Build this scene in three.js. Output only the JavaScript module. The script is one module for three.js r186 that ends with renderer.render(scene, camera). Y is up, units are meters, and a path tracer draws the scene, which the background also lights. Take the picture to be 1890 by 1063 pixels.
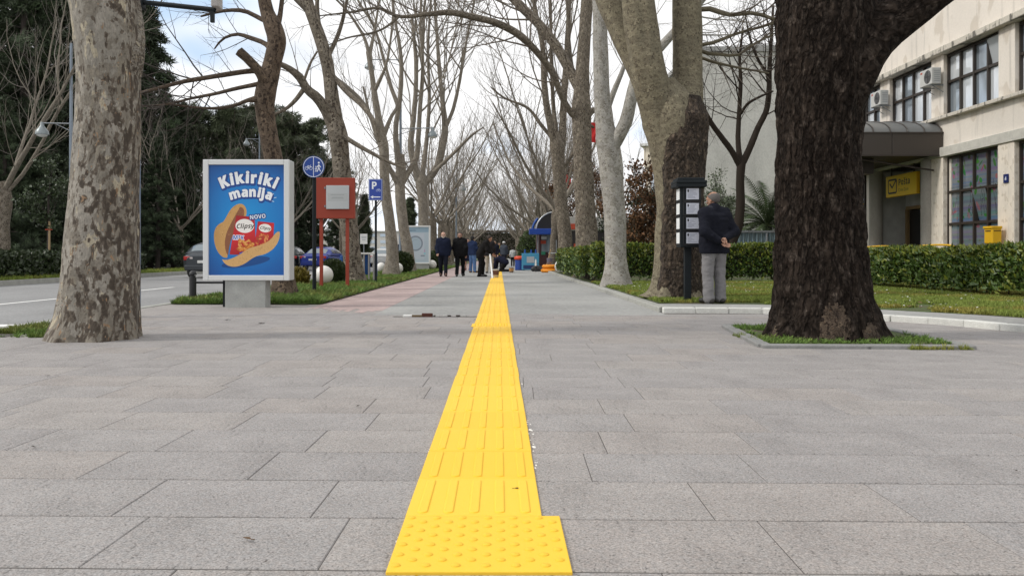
import * as THREE from 'three';
import { mergeGeometries } from 'three/addons/utils/BufferGeometryUtils.js';
import { RoundedBoxGeometry } from 'three/addons/geometries/RoundedBoxGeometry.js';

// ---------------------------------------------------------------- camera, sky, sun, exposure
const scene = new THREE.Scene();
const PW = 1890, PH = 1063, FOCAL = 1534, VX = 921, VY = 471, EYE = 0.85;   // lens in pixels of the photograph, vanishing point, eye height
const camera = new THREE.PerspectiveCamera(2 * Math.atan(PH / 2 / FOCAL) * 180 / Math.PI, PW / PH, 0.05, 4000);
camera.position.set(0, EYE, 0);
camera.setViewOffset(PW, PH, PW / 2 - VX, PH / 2 - VY, PW, PH);               // a shifted lens: uprights stay upright
const renderer = new THREE.WebGLRenderer({ antialias: true });
renderer.toneMapping = THREE.LinearToneMapping;
renderer.toneMappingExposure = 1.0;
renderer.shadowMap.enabled = true;
renderer.shadowMap.type = THREE.PCFSoftShadowMap;

// seeded randomness and tiling value noise
function rng(seed) { let s = seed >>> 0; return () => { s = (s + 0x6d2b79f5) | 0; let t = Math.imul(s ^ (s >>> 15), 1 | s); t = (t + Math.imul(t ^ (t >>> 7), 61 | t)) ^ t; return ((t ^ (t >>> 14)) >>> 0) / 4294967296; }; }
const NT = new Float32Array(65536); { const r = rng(77); for (let i = 0; i < 65536; i++) NT[i] = r(); }
const fade = (t) => t * t * (3 - 2 * t), lerp = (a, b, t) => a + (b - a) * t, clamp = (x, a = 0, b = 1) => Math.min(b, Math.max(a, x));
const step = (a, b, x) => fade(clamp((x - a) / (b - a)));
function vn(x, y, px = 256, py = 256, s = 0) {                               // value noise repeating every px, py cells
  const ix = Math.floor(x), iy = Math.floor(y), fx = fade(x - ix), fy = fade(y - iy);
  const x0 = ((ix % px) + px) % px, x1 = (x0 + 1) % px, y0 = ((iy % py) + py) % py, y1 = (y0 + 1) % py;
  const g = (a, b) => NT[((a * 73 + b * 179 + s * 4211) ^ ((a * 31 + s) * (b * 17 + 7))) & 65535];
  return lerp(lerp(g(x0, y0), g(x1, y0), fx), lerp(g(x0, y1), g(x1, y1), fx), fy);
}
function fbm(u, v, fx, fy, oct = 4, s = 0) { let a = 0.5, t = 0, w = 0; for (let i = 0; i < oct; i++) { t += a * vn(u * fx, v * fy, fx, fy, s + i * 13); w += a; a *= 0.5; fx *= 2; fy *= 2; } return t / w; }
function n3(x, y, z, s = 0) { const k = Math.floor(z), f = fade(z - k); return lerp(vn(x, y, 256, 256, s + (k & 255) * 7), vn(x, y, 256, 256, s + ((k + 1) & 255) * 7), f); }
function fbm3(x, y, z, oct = 4, s = 0) { let a = 0.5, t = 0, w = 0; for (let i = 0; i < oct; i++) { t += a * n3(x, y, z, s + i * 31); w += a; a *= 0.5; x *= 2.03; y *= 2.03; z *= 2.03; } return t / w; }

// sky: broken bright cloud with a little blue
{
  const W = 1024, H = 512, d = new Float32Array(W * H * 4);
  for (let r = 0; r < H; r++) for (let c = 0; c < W; c++) {
    const up = ((r + 0.5) / H - 0.5) * Math.PI, a = ((c + 0.5) / W - 0.5) * 2 * Math.PI;
    const x = Math.cos(a) * Math.cos(up), y = Math.sin(up), z = Math.sin(a) * Math.cos(up), i = (r * W + c) * 4;
    const h = Math.max(y, 0) + 0.16, k = 1.5 / h;
    const q = fbm3(x * k + 40.4, z * k + 33.2, y * 2.2 + 9, 5, 3), g = fbm3(x * k * 1.9 + 11, z * k * 1.9 + 71, y * 3 + 4, 4, 9);
    const cloud = step(0.24, 0.42, q), hz = step(0.25, 0.0, y);
    const white = lerp(1.03, 1.22, step(0.3, 0.7, g));
    const blue = [0.60, 0.78, 1.02], wc = [white, white * 1.0, white * 1.005];
    const m = Math.max(cloud, hz * 0.75);
    for (let j = 0; j < 3; j++) d[i + j] = y < 0 ? [0.35, 0.34, 0.32][j] : lerp(blue[j] * lerp(1, 1.12, hz), wc[j], m);
    d[i + 3] = 1;
  }
  const sky = new THREE.DataTexture(d, W, H, THREE.RGBAFormat, THREE.FloatType);
  sky.mapping = THREE.EquirectangularReflectionMapping; sky.magFilter = sky.minFilter = THREE.LinearFilter; sky.needsUpdate = true;
  scene.background = sky; scene.environment = sky;
}
const sun = new THREE.DirectionalLight(new THREE.Color(1.0, 0.95, 0.87), 2.0);
sun.position.set(-36, 33, 7); sun.target.position.set(0, 0, -12); sun.position.add(sun.target.position);
sun.castShadow = true; sun.shadow.radius = 15; sun.shadow.mapSize.set(4096, 4096);
Object.assign(sun.shadow.camera, { left: -60, right: 60, top: 60, bottom: -60, near: 1, far: 160 });
sun.name = 'sun'; scene.add(sun); scene.add(sun.target); sun.target.name = 'sun_target';


// ---------------------------------------------------------------- helpers
const V = (x, y, z) => new THREE.Vector3(x, y, z);
const at = (x, y, z) => V((x - VX) * z / FOCAL, EYE - (y - VY) * z / FOCAL, -z);    // where a point seen at x, y stands when it is z metres away
const col = (r, g, b) => new THREE.Color().setRGB(r, g, b);
const names = {};
function numbered(n) { const k = names[n] = (names[n] ?? -1) + 1; return k ? `${n}_${String(k).padStart(3, '0')}` : n; }
function tag(o, label, category, group, kind) { if (label) o.userData.label = label; if (category) o.userData.category = category; if (group) o.userData.group = group; if (kind) o.userData.kind = kind; return o; }
function thing(name, label, category, p = V(0, 0, 0), turn = 0, group) {
  const o = new THREE.Group(); o.name = numbered(name); o.position.copy(p); o.rotation.y = turn; scene.add(o);
  return tag(o, label, category, group);
}
function sub(name, parent, p, turn = 0) { const o = new THREE.Group(); o.name = name; if (p) o.position.copy(p); o.rotation.y = turn; parent.add(o); return o; }
function part(name, geo, mat, parent, p) {
  const m = new THREE.Mesh(geo, mat); m.name = parent === scene ? numbered(name) : name; m.castShadow = m.receiveShadow = true;
  if (p) m.position.copy(p); parent.add(m); return m;
}
function struct(name, geo, mat, p) { const m = part(name, geo, mat, scene, p); m.userData.kind = 'structure'; return m; }
function stuff(name, geo, mat, matrices, parent, label) {
  const m = new THREE.InstancedMesh(geo, mat, matrices.length); matrices.forEach((t, i) => m.setMatrixAt(i, t));
  m.name = parent === scene ? numbered(name) : name; m.castShadow = m.receiveShadow = true; m.userData.kind = 'stuff'; if (label) m.userData.label = label; parent.add(m); return m;
}
function copy(src, label, p, turn, scale, group) {
  const o = src.clone(); o.name = numbered(src.name.replace(/_\d{3}$/, '')); o.userData = { ...src.userData, label };
  if (group) o.userData.group = group; if (p) o.position.copy(p); if (turn !== undefined) o.rotation.y = turn; if (scale) o.scale.setScalar(scale); scene.add(o); return o;
}
function std(c, rough = 0.8, metal = 0, extra = {}) { return new THREE.MeshStandardMaterial({ color: c, roughness: rough, metalness: metal, ...extra }); }

class MB {                                                                   // collects triangles
  constructor() { this.p = []; this.n = []; this.t = []; this.i = []; this.c = null; }
  v(p, n, u, w, c) { this.p.push(p.x, p.y, p.z); this.n.push(n.x, n.y, n.z); this.t.push(u, w); if (c) (this.c ??= []).push(c[0], c[1], c[2]); return this.p.length / 3 - 1; }
  quad(a, b, c, d, us = 1, vs = 1, cl) {                                       // a b c d counter-clockwise
    const n = b.clone().sub(a).cross(d.clone().sub(a)).normalize(), w = a.distanceTo(b) * us, h = a.distanceTo(d) * vs;
    const k = this.v(a, n, 0, 0, cl); this.v(b, n, w, 0, cl); this.v(c, n, w, h, cl); this.v(d, n, 0, h, cl); this.i.push(k, k + 1, k + 2, k, k + 2, k + 3);
  }
  tri(a, b, c, cl) { const n = b.clone().sub(a).cross(c.clone().sub(a)).normalize(), k = this.v(a, n, 0, 0, cl); this.v(b, n, 1, 0, cl); this.v(c, n, .5, 1, cl); this.i.push(k, k + 1, k + 2); }
  grid(nu, nv, f, flip = false, close = false) {                             // f(i/nu, j/nv) -> {p, u, v, c}
    const base = this.p.length / 3, P = [];
    for (let j = 0; j <= nv; j++) for (let i = 0; i <= nu; i++) P.push(f(i / nu, j / nv));
    const id = (i, j) => j * (nu + 1) + i;
    for (let j = 0; j <= nv; j++) for (let i = 0; i <= nu; i++) {
      const l = P[id(i ? i - 1 : close ? nu - 1 : 0, j)].p, r = P[id(i < nu ? i + 1 : close ? 1 : nu, j)].p, b = P[id(i, Math.max(0, j - 1))].p, t = P[id(i, Math.min(nv, j + 1))].p;
      const n = r.clone().sub(l).cross(t.clone().sub(b)).normalize(); if (flip) n.negate();
      const q = P[id(i, j)]; this.v(q.p, n, q.u ?? i / nu, q.v ?? j / nv, q.c);
    }
    for (let j = 0; j < nv; j++) for (let i = 0; i < nu; i++) { const a = base + id(i, j), b = a + 1, c = a + nu + 2, d = a + nu + 1; flip ? this.i.push(a, c, b, a, d, c) : this.i.push(a, b, c, a, c, d); }
  }
  tube(pts, rad, sides, o = {}) {                                            // a tapering tube along points; o.disp(angle, length, index) pushes the skin out; o.tile = [metres round, metres along]
    const n = pts.length, base = this.p.length / 3, T = [], tile = o.tile ?? [1, 1];
    for (let i = 0; i < n; i++) T.push(pts[Math.min(n - 1, i + 1)].clone().sub(pts[Math.max(0, i - 1)]).normalize());
    let side = Math.abs(T[0].y) > 0.9 ? V(1, 0, 0) : V(0, 1, 0); side.sub(T[0].clone().multiplyScalar(side.dot(T[0]))).normalize();
    const turns = Math.max(1, Math.round(2 * Math.PI * (rad[0] + rad[n - 1]) / 2 / tile[0])); let len = o.v0 ?? 0; const rows = [];
    for (let i = 0; i < n; i++) {
      if (i) { len += pts[i].distanceTo(pts[i - 1]); side.sub(T[i].clone().multiplyScalar(side.dot(T[i]))).normalize(); }
      const other = T[i].clone().cross(side), row = [];
      for (let k = 0; k <= sides; k++) {
        const a = (k % sides) / sides * 2 * Math.PI, d = side.clone().multiplyScalar(Math.cos(a)).addScaledVector(other, Math.sin(a));
        row.push({ p: pts[i].clone().addScaledVector(d, rad[i] + (o.disp ? o.disp(a, len, i, rad[i]) : 0)), u: k / sides * (o.fullU ? 1 : turns), v: o.fullU ? (o.vMap ? o.vMap(pts[i]) : len / tile[1]) : len / tile[1], d });
      }
      rows.push(row);
    }
    for (let i = 0; i < n; i++) for (let k = 0; k <= sides; k++) {
      let nn = rows[i][k].d;
      if (o.disp) { const l = rows[i][(k + sides - 1) % sides].p, r = rows[i][(k + 1) % sides].p, b = rows[Math.max(0, i - 1)][k].p, t = rows[Math.min(n - 1, i + 1)][k].p; nn = r.clone().sub(l).cross(t.clone().sub(b)).normalize(); if (nn.dot(rows[i][k].d) < 0) nn.negate(); }
      this.v(rows[i][k].p, nn, rows[i][k].u, rows[i][k].v, o.color);
    }
    for (let i = 0; i < n - 1; i++) for (let k = 0; k < sides; k++) { const a = base + i * (sides + 1) + k, b = a + 1, c = a + sides + 2, d = a + sides + 1; this.i.push(a, b, c, a, c, d); }
    if (o.cap) { const e = this.v(pts[n - 1].clone().addScaledVector(T[n - 1], rad[n - 1] * (o.cap === true ? 0.25 : o.cap)), T[n - 1], 0.5, 0.5, o.color), b = base + (n - 1) * (sides + 1); for (let k = 0; k < sides; k++) this.i.push(b + k, b + k + 1, e); }
    return rows;
  }
  geo() {
    const g = new THREE.BufferGeometry();
    g.setAttribute('position', new THREE.Float32BufferAttribute(this.p, 3)); g.setAttribute('normal', new THREE.Float32BufferAttribute(this.n, 3)); g.setAttribute('uv', new THREE.Float32BufferAttribute(this.t, 2));
    if (this.c) g.setAttribute('color', new THREE.Float32BufferAttribute(this.c, 3));
    g.setIndex(this.i); return g;
  }
}
function merge(list) { return mergeGeometries(list.map((g) => { const k = g.index ? g.toNonIndexed() : g.clone(); for (const a of Object.keys(k.attributes)) if (!['position', 'normal', 'uv'].includes(a)) k.deleteAttribute(a); return k; })); }
function uvBox(g, s = 1) {                                                     // box-projected uv in metres
  const p = g.attributes.position, n = g.attributes.normal, t = g.attributes.uv;
  for (let i = 0; i < p.count; i++) { const ax = Math.abs(n.getX(i)), ay = Math.abs(n.getY(i)), az = Math.abs(n.getZ(i)); const x = p.getX(i), y = p.getY(i), z = p.getZ(i);
    if (ax >= ay && ax >= az) t.setXY(i, z * s, y * s); else if (ay >= az) t.setXY(i, x * s, z * s); else t.setXY(i, x * s, y * s); }
  return g;
}
const box = (w, h, d, x = 0, y = 0, z = 0) => uvBox(new THREE.BoxGeometry(w, h, d).translate(x, y, z));
const rbox = (w, h, d, r = 0.01, x = 0, y = 0, z = 0, seg = 2) => uvBox(new RoundedBoxGeometry(w, h, d, seg, Math.min(r, w / 2.01, h / 2.01, d / 2.01)).translate(x, y, z));
const cyl = (r0, r1, h, x = 0, y = 0, z = 0, seg = 20) => new THREE.CylinderGeometry(r1, r0, h, seg).translate(x, y + h / 2, z);
const ball = (r, x = 0, y = 0, z = 0, w = 20, h = 14) => new THREE.SphereGeometry(r, w, h).translate(x, y, z);
function spline(pts, stepLen) {                                              // pts: [Vector3, radius][] -> evenly sampled points and radii
  const c = new THREE.CatmullRomCurve3(pts.map((q) => q[0]), false, 'centripetal'), n = Math.max(3, Math.round(c.getLength() / stepLen)), P = [], R = [];
  const L = [0]; for (let i = 1; i < pts.length; i++) L.push(L[i - 1] + pts[i][0].distanceTo(pts[i - 1][0]));
  for (let i = 0; i <= n; i++) { const t = c.getUtoTmapping(i / n), f = t * (pts.length - 1), k = Math.min(pts.length - 2, Math.floor(f)); P.push(c.getPoint(t)); R.push(lerp(pts[k][1], pts[k + 1][1], fade(f - k) * 0.5 + (f - k) * 0.5)); }
  return [P, R];
}
const wire = (mb, pts, r, sides = 8) => { const [P, R] = spline(pts.map((p) => [p, r]), 0.08); mb.tube(P, R, sides, { cap: true }); };
function rod(a, b, r, sides = 10) { const m = new MB(); m.tube([a, b], [r, r], sides, { cap: true }); return m.geo(); }

function texture(W, H, f, srgb = true) {                                       // f(u, v, x, y) -> [r, g, b] linear 0..1
  const d = new Uint8Array(W * H * 4), enc = (x) => { x = clamp(x); return srgb ? (x <= 0.0031308 ? x * 12.92 : 1.055 * Math.pow(x, 1 / 2.4) - 0.055) * 255 : x * 255; };
  for (let y = 0; y < H; y++) for (let x = 0; x < W; x++) { const q = f(x / W, y / H, x, y), i = (y * W + x) * 4; d[i] = enc(q[0]); d[i + 1] = enc(q[1]); d[i + 2] = enc(q[2]); d[i + 3] = 255; }
  const t = new THREE.DataTexture(d, W, H); t.wrapS = t.wrapT = THREE.RepeatWrapping; t.magFilter = THREE.LinearFilter; t.minFilter = THREE.LinearMipmapLinearFilter; t.generateMipmaps = true;
  t.colorSpace = srgb ? THREE.SRGBColorSpace : THREE.NoColorSpace; t.needsUpdate = true; return t;
}
function canvas(W, H, draw) { const c = document.createElement('canvas'); c.width = W; c.height = H; draw(c.getContext('2d'), W, H); const t = new THREE.CanvasTexture(c); t.colorSpace = THREE.SRGBColorSpace; t.anisotropy = 8; return t; }
const scaled = (t, u, v = u) => { const k = t.clone(); k.repeat.set(u, v); k.needsUpdate = true; return k; };

// ---------------------------------------------------------------- materials
const rT = rng(5);
const graniteMap = texture(1024, 1024, (u, v, x, y) => {                       // flamed granite, one metre a side
  const g = vn(u * 256, v * 256, 256, 256, 1), h = vn(u * 170, v * 170, 170, 170, 2), l = fbm(u, v, 5, 5, 4, 5), w = rT();
  let k = 0.262 + (g - 0.5) * 0.17 + (w - 0.5) * 0.10 + (l - 0.5) * 0.07; if (h > 0.86) k *= 0.55; if (h < 0.10) k *= 1.28;
  const s = vn(u * 90, v * 90, 90, 90, 7) - 0.5; return [k * (1.045 + s * 0.05), k * 0.985, k * (0.955 - s * 0.03)];
});
const graniteBump = texture(512, 512, (u, v) => { const k = vn(u * 128, v * 128, 128, 128, 1) * 0.6 + vn(u * 256, v * 256, 256, 256, 2) * 0.4; return [k, k, k]; }, false);
const pathMap = texture(1024, 1024, (u, v) => { const l = fbm(u, v, 4, 3, 5, 15), g = vn(u * 256, v * 256, 256, 256, 3); const r = 1 - 0.15 * (Math.abs((v * 20) % 1 - 0.5) > 0.47 ? 1 : 0) * step(0.3, 0.6, fbm(u, v, 9, 20, 2, 33)); const k = (0.30 + (l - 0.5) * 0.20 + (g - 0.5) * 0.09) * r; return [k * 1.0, k * 1.0, k * 0.965]; });
const asphaltMap = texture(1024, 1024, (u, v) => { const l = fbm(u, v, 6, 3, 4, 21), g = vn(u * 256, v * 256, 256, 256, 9), k = 0.235 + (l - 0.5) * 0.10 + (g - 0.5) * 0.09; return [k, k * 1.0, k * 1.0]; });
const redMap = texture(512, 512, (u, v) => { const l = fbm(u, v, 5, 5, 5, 25), g = vn(u * 128, v * 128, 128, 128, 9), k = 0.9 + (l - 0.5) * 0.55 + (g - 0.5) * 0.25; return [0.41 * k, 0.315 * k, 0.30 * k]; });
const soilMap = texture(512, 512, (u, v) => { const l = fbm(u, v, 6, 6, 5, 45), g = vn(u * 128, v * 128, 128, 128, 19), m = step(0.35, 0.6, l), k = 0.7 + g * 0.6; return [lerp(0.075, 0.060, m) * k, lerp(0.062, 0.095, m) * k, lerp(0.035, 0.020, m) * k]; });
const mouldMap = texture(512, 512, (u, v) => { const l = fbm(u, v, 9, 9, 5, 501), s = fbm(u, v, 30, 6, 3, 503), m = step(0.50, 0.62, l * 0.6 + s * 0.4), f = 0.9 + vn(u * 128, v * 128, 128, 128, 3) * 0.2; return [lerp(0.56, 0.16, m) * f, lerp(0.52, 0.15, m) * f, lerp(0.45, 0.13, m) * f]; });
const stuccoMap = texture(1024, 1024, (u, v) => {
  const l = fbm(u, v, 5, 4, 5, 61), s = fbm(u, v, 40, 4, 3, 63), f = vn(u * 200, v * 200, 200, 200, 3); let k = 0.96 + (l - 0.5) * 0.20 + (f - 0.5) * 0.06; if (s > 0.63) k *= 1 - (s - 0.63) * 0.9;
  const st = step(0.64, 0.72, fbm(u, v, 12, 7, 4, 67)); return [0.77 * k * (1 - st * 0.16), 0.71 * k * (1 - st * 0.18), 0.635 * k * (1 - st * 0.21)];
});
const concreteMap = texture(512, 512, (u, v) => { const l = fbm(u, v, 6, 6, 5, 71), f = vn(u * 128, v * 128, 128, 128, 3), k = 1 + (l - 0.5) * 0.35 + (f - 0.5) * 0.2; return [0.36 * k, 0.36 * k, 0.345 * k]; });
const fineBump = texture(512, 512, (u, v) => { const k = fbm(u, v, 64, 64, 3, 81); return [k, k, k]; }, false);

// plane-tree bark: plates of grey, olive and cream with brown flakes left on them
function planeBark(W, H, o) {
  const R = o.ratio ?? 1;                                                     // cells per side follow the real size of the sheet
  return texture(W, H, (u, v) => {
    const wx = (fbm(u, v, o.f, o.f * R, 3, o.s + 1) - 0.5) * 0.035, wy = (fbm(u, v, o.f, o.f * R, 3, o.s + 2) - 0.5) * 0.025, a = u + wx, b = v + wy;
    const grain = vn(u * 220, v * 90 * R, 220, Math.round(90 * R), o.s), big = fbm(a, b, o.f, o.f * R, 4, o.s + 3), mid = fbm(a, b, o.f * 2, o.f * 2 * R, 4, o.s + 4), sm = fbm(a, b, o.f * 6, Math.round(o.f * 4 * R), 4, o.s + 5), cr = fbm(a, b, o.f * 3, Math.round(o.f * 2 * R), 4, o.s + 6);
    const d = o.dense(u, v); let c = o.base;
    const mixc = (p, q, t) => [lerp(p[0], q[0], t), lerp(p[1], q[1], t), lerp(p[2], q[2], t)];
    c = mixc(c, o.second, step(0.48, 0.56, big));
    c = mixc(c, o.cream, step(0.0, 0.02, cr - 0.66 + d * 0.03));
    c = mixc(c, o.olive, step(0.0, 0.05, mid - 0.60 + d * 0.13) * 0.85);
    c = mixc(c, o.flake, step(0.0, 0.03, sm - 0.68 + d * 0.17));
    c = mixc(c, o.dark, step(0.0, 0.04, sm - 0.79 + d * 0.17));
    const fl = vn(a * o.f * 14, b * o.f * 9 * R, Math.round(o.f * 14), Math.round(o.f * 9 * R), o.s + 8);
    if (d > 0.3) { if (fl > 0.86) c = mixc(c, cr > 0.55 ? o.tan : o.second, 0.8); else if (fl < 0.14) c = mixc(c, o.dark, 0.55); }
    const k = 0.80 + grain * 0.28 + (fbm(u, v, o.f * 8, Math.round(o.f * 8 * R), 3, o.s + 9) - 0.5) * 0.35; return [c[0] * k, c[1] * k, c[2] * k];
  });
}
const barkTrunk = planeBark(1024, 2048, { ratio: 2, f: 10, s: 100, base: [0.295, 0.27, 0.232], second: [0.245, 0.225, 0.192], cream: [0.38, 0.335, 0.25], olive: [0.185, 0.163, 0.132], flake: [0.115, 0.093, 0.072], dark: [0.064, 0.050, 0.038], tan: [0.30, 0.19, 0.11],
  dense: (u, v) => clamp(1.15 - v * 1.35 + (vn(u * 5, v * 6, 5, 6, 9) - 0.5) * 0.6 + 0.65 * Math.cos((u - 0.02) * 6.283), 0, 1.45) });  // flakes thicken low down; on the right side they also carry painted shade
const barkOlive = planeBark(1024, 1024, { ratio: 1, f: 9, s: 140, base: [0.205, 0.180, 0.122], second: [0.18, 0.158, 0.108], cream: [0.25, 0.22, 0.15], olive: [0.15, 0.128, 0.088], flake: [0.115, 0.095, 0.065], dark: [0.07, 0.056, 0.038], tan: [0.20, 0.16, 0.10], dense: () => 0.32 });
const barkPale = planeBark(1024, 1024, { ratio: 1, f: 7, s: 180, base: [0.36, 0.345, 0.315], second: [0.31, 0.295, 0.27], cream: [0.40, 0.38, 0.335], olive: [0.24, 0.225, 0.195], flake: [0.18, 0.16, 0.13], dark: [0.10, 0.085, 0.07], tan: [0.3, 0.25, 0.18], dense: () => 0.10 });
const barkBrown = planeBark(1024, 1024, { ratio: 1, f: 6, s: 220, base: [0.215, 0.185, 0.148], second: [0.18, 0.155, 0.122], cream: [0.28, 0.245, 0.19], olive: [0.14, 0.118, 0.09], flake: [0.075, 0.058, 0.043], dark: [0.045, 0.034, 0.026], tan: [0.17, 0.12, 0.075], dense: () => 0.55 });
const barkRough = texture(1024, 1024, (u, v) => {                              // fissured dark bark, about 1.2 m a side
  const wx = (fbm(u, v, 12, 8, 3, 300) - 0.5) * 0.05, a = u + wx, f = Math.abs(fbm(a, v, 14, 7, 3, 301) - 0.5) * 2, g = Math.abs(fbm(a, v, 30, 14, 3, 304) - 0.5) * 2, l = fbm(u, v, 4, 4, 4, 306), p = fbm(a, v, 24, 16, 3, 309);
  const k = clamp(0.22 + f * 0.8 + g * 0.9) * (0.6 + l * 0.7), t = step(0.55, 0.78, p) * 1.0, hi = vn(u * 90, v * 50, 90, 50, 7); let c = [lerp(0.040, 0.098, t) * k, lerp(0.0325, 0.084, t) * k, lerp(0.0275, 0.073, t) * k]; if (hi > 0.88) c = [c[0] * 1.9, c[1] * 1.9, c[2] * 1.9]; return c;
});
const barkRoughBump = texture(1024, 1024, (u, v) => { const wx = (fbm(u, v, 12, 8, 3, 300) - 0.5) * 0.05, a = u + wx, k = clamp(Math.abs(fbm(a, v, 14, 7, 3, 301) - 0.5) * 3 + Math.abs(fbm(a, v, 30, 14, 3, 304) - 0.5) * 2); return [k, k, k]; }, false);
const flakeBump = texture(1024, 1024, (u, v) => { const k = step(0.45, 0.55, fbm(u, v, 30, 22, 3, 320)) * 0.5 + fbm(u, v, 90, 60, 2, 322) * 0.5; return [k, k, k]; }, false);
const M = {
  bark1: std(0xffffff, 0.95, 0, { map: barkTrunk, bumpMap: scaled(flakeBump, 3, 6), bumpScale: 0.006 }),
  barkOlive: std(0xffffff, 0.95, 0, { map: barkOlive, bumpMap: flakeBump, bumpScale: 0.006 }),
  barkPale: std(0xffffff, 0.92, 0, { map: barkPale, bumpMap: flakeBump, bumpScale: 0.004 }),
  barkBrown: std(0xffffff, 0.95, 0, { map: barkBrown, bumpMap: flakeBump, bumpScale: 0.006 }),
  barkRough: new THREE.MeshPhysicalMaterial({ color: col(.80, .74, .70), roughness: 1, specularIntensity: 0.2, map: barkRough, bumpMap: barkRoughBump, bumpScale: 0.03 }),
  twig: std(col(0.135, 0.11, 0.088), 0.95), twigPale: std(col(0.26, 0.235, 0.20), 0.95), twigDark: std(col(0.05, 0.04, 0.035), 0.95), twigGrey: std(col(0.205, 0.182, 0.160), 0.95), barkFar: std(col(.70, .645, .58), 0.95, 0, { map: barkPale }),
  asphalt: std(0xffffff, 0.92, 0, { map: scaled(asphaltMap, 1 / 6) }), path: std(0xffffff, 0.85, 0, { map: scaled(pathMap, 1 / 9, 1 / 9) }), red: std(0xffffff, 0.9, 0, { map: scaled(redMap, 1 / 3) }),
  soil: std(0xffffff, 1, 0, { map: scaled(soilMap, 1 / 1.6) }), stucco: std(0xffffff, 0.92, 0, { map: scaled(stuccoMap, 1 / 7), bumpMap: fineBump, bumpScale: 0.002 }), concrete: std(0xffffff, 0.9, 0, { map: scaled(concreteMap, 1 / 1.5), bumpMap: fineBump, bumpScale: 0.002 }),
  white: std(col(0.70, 0.70, 0.68), 0.6), whitePaint: std(col(0.78, 0.78, 0.76), 0.7), black: std(col(0.018, 0.018, 0.02), 0.55), darkMetal: new THREE.MeshPhysicalMaterial({ color: col(0.010, 0.014, 0.017), roughness: 0.6, specularIntensity: 0.5 }), greyMetal: std(col(0.26, 0.28, 0.30), 0.45, 0.5), alu: std(col(0.55, 0.57, 0.58), 0.35, 0.6),
  frame: std(col(0.035, 0.026, 0.02), 0.5), blue: std(col(0.012, 0.075, 0.33), 0.5), yellow: std(col(0.75, 0.43, 0.008), 0.55), orange: std(col(0.80, 0.28, 0.01), 0.6), redPaint: std(col(0.42, 0.055, 0.022), 0.6), glass: std(col(0.46, 0.50, 0.54), 0.05, 0.8),
  wood: std(col(0.42, 0.29, 0.16), 0.8), kerbStone: std(col(0.94, 0.94, 0.9), 0.9, 0, { map: scaled(concreteMap, 1 / 1.1), bumpMap: fineBump, bumpScale: 0.003 }),
  leafDark: std(0xffffff, 0.6, 0, {}), grass: std(0xffffff, 0.75, 0, {}),
};

// ---------------------------------------------------------------- ground, roads, paving
function sheet(name, x0, x1, z0, z1, y, mat, nx = 1, nz = 1) {                // flat rectangle, z measured away from the camera
  const m = new MB(); m.grid(nx, nz, (a, b) => { const x = lerp(x0, x1, a), z = lerp(z0, z1, b); return { p: V(x, y, -z), u: x, v: z }; });
  return struct(name, m.geo(), mat);
}
sheet('ground', -1500, 1500, -400, 2600, -0.30, std(col(0.10, 0.105, 0.075), 1));
const ROADX = -5.86, FARX = -14.9;
sheet('road', FARX, ROADX, -30, 330, -0.075, M.asphalt);
{ // white lane dashes
  const g = new MB(); for (let z = -4; z < 130; z += 6.2) g.quad(V(-9.44, -0.071, -z), V(-9.31, -0.071, -z), V(-9.31, -0.071, -z - 3.1), V(-9.44, -0.071, -z - 3.1)); struct('lane_marking', g.geo(), M.whitePaint);
  const h = new MB(); for (const [z0, z1] of [[7.0, 8.5], [9.6, 10.35], [10.75, 11.05]]) h.quad(V(-6.75, -0.071, -z0), V(-6.3, -0.071, -z0), V(-6.3, -0.071, -z1), V(-6.75, -0.071, -z1)); struct('edge_marking', h.geo(), M.whitePaint);
}
sheet('second_road', -27, -17.2, -30, 330, -0.075, M.asphalt);
sheet('median', -17.0, FARX - 0.16, -30, 330, 0.07, M.soil);
sheet('park_ground', -120, -27.2, -40, 330, 0.05, M.soil);
{ const g = new MB(); const slab = (x0, x1, y, a, b) => { g.quad(V(x0, y, -a), V(x1, y, -a), V(x1, y, -b), V(x0, y, -b)); g.quad(V(x1, -0.3, -a), V(x1, -0.3, -b), V(x1, y, -b), V(x1, y, -a)); g.quad(V(x0, -0.3, -b), V(x0, -0.3, -a), V(x0, y, -a), V(x0, y, -b)); };
  slab(FARX - 0.16, FARX, 0.085, -30, 330); slab(-17.2, -17.0, 0.085, -30, 330); slab(-27.2, -27, 0.085, -30, 330); struct('median_kerb', g.geo(), M.kerbStone); }

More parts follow.
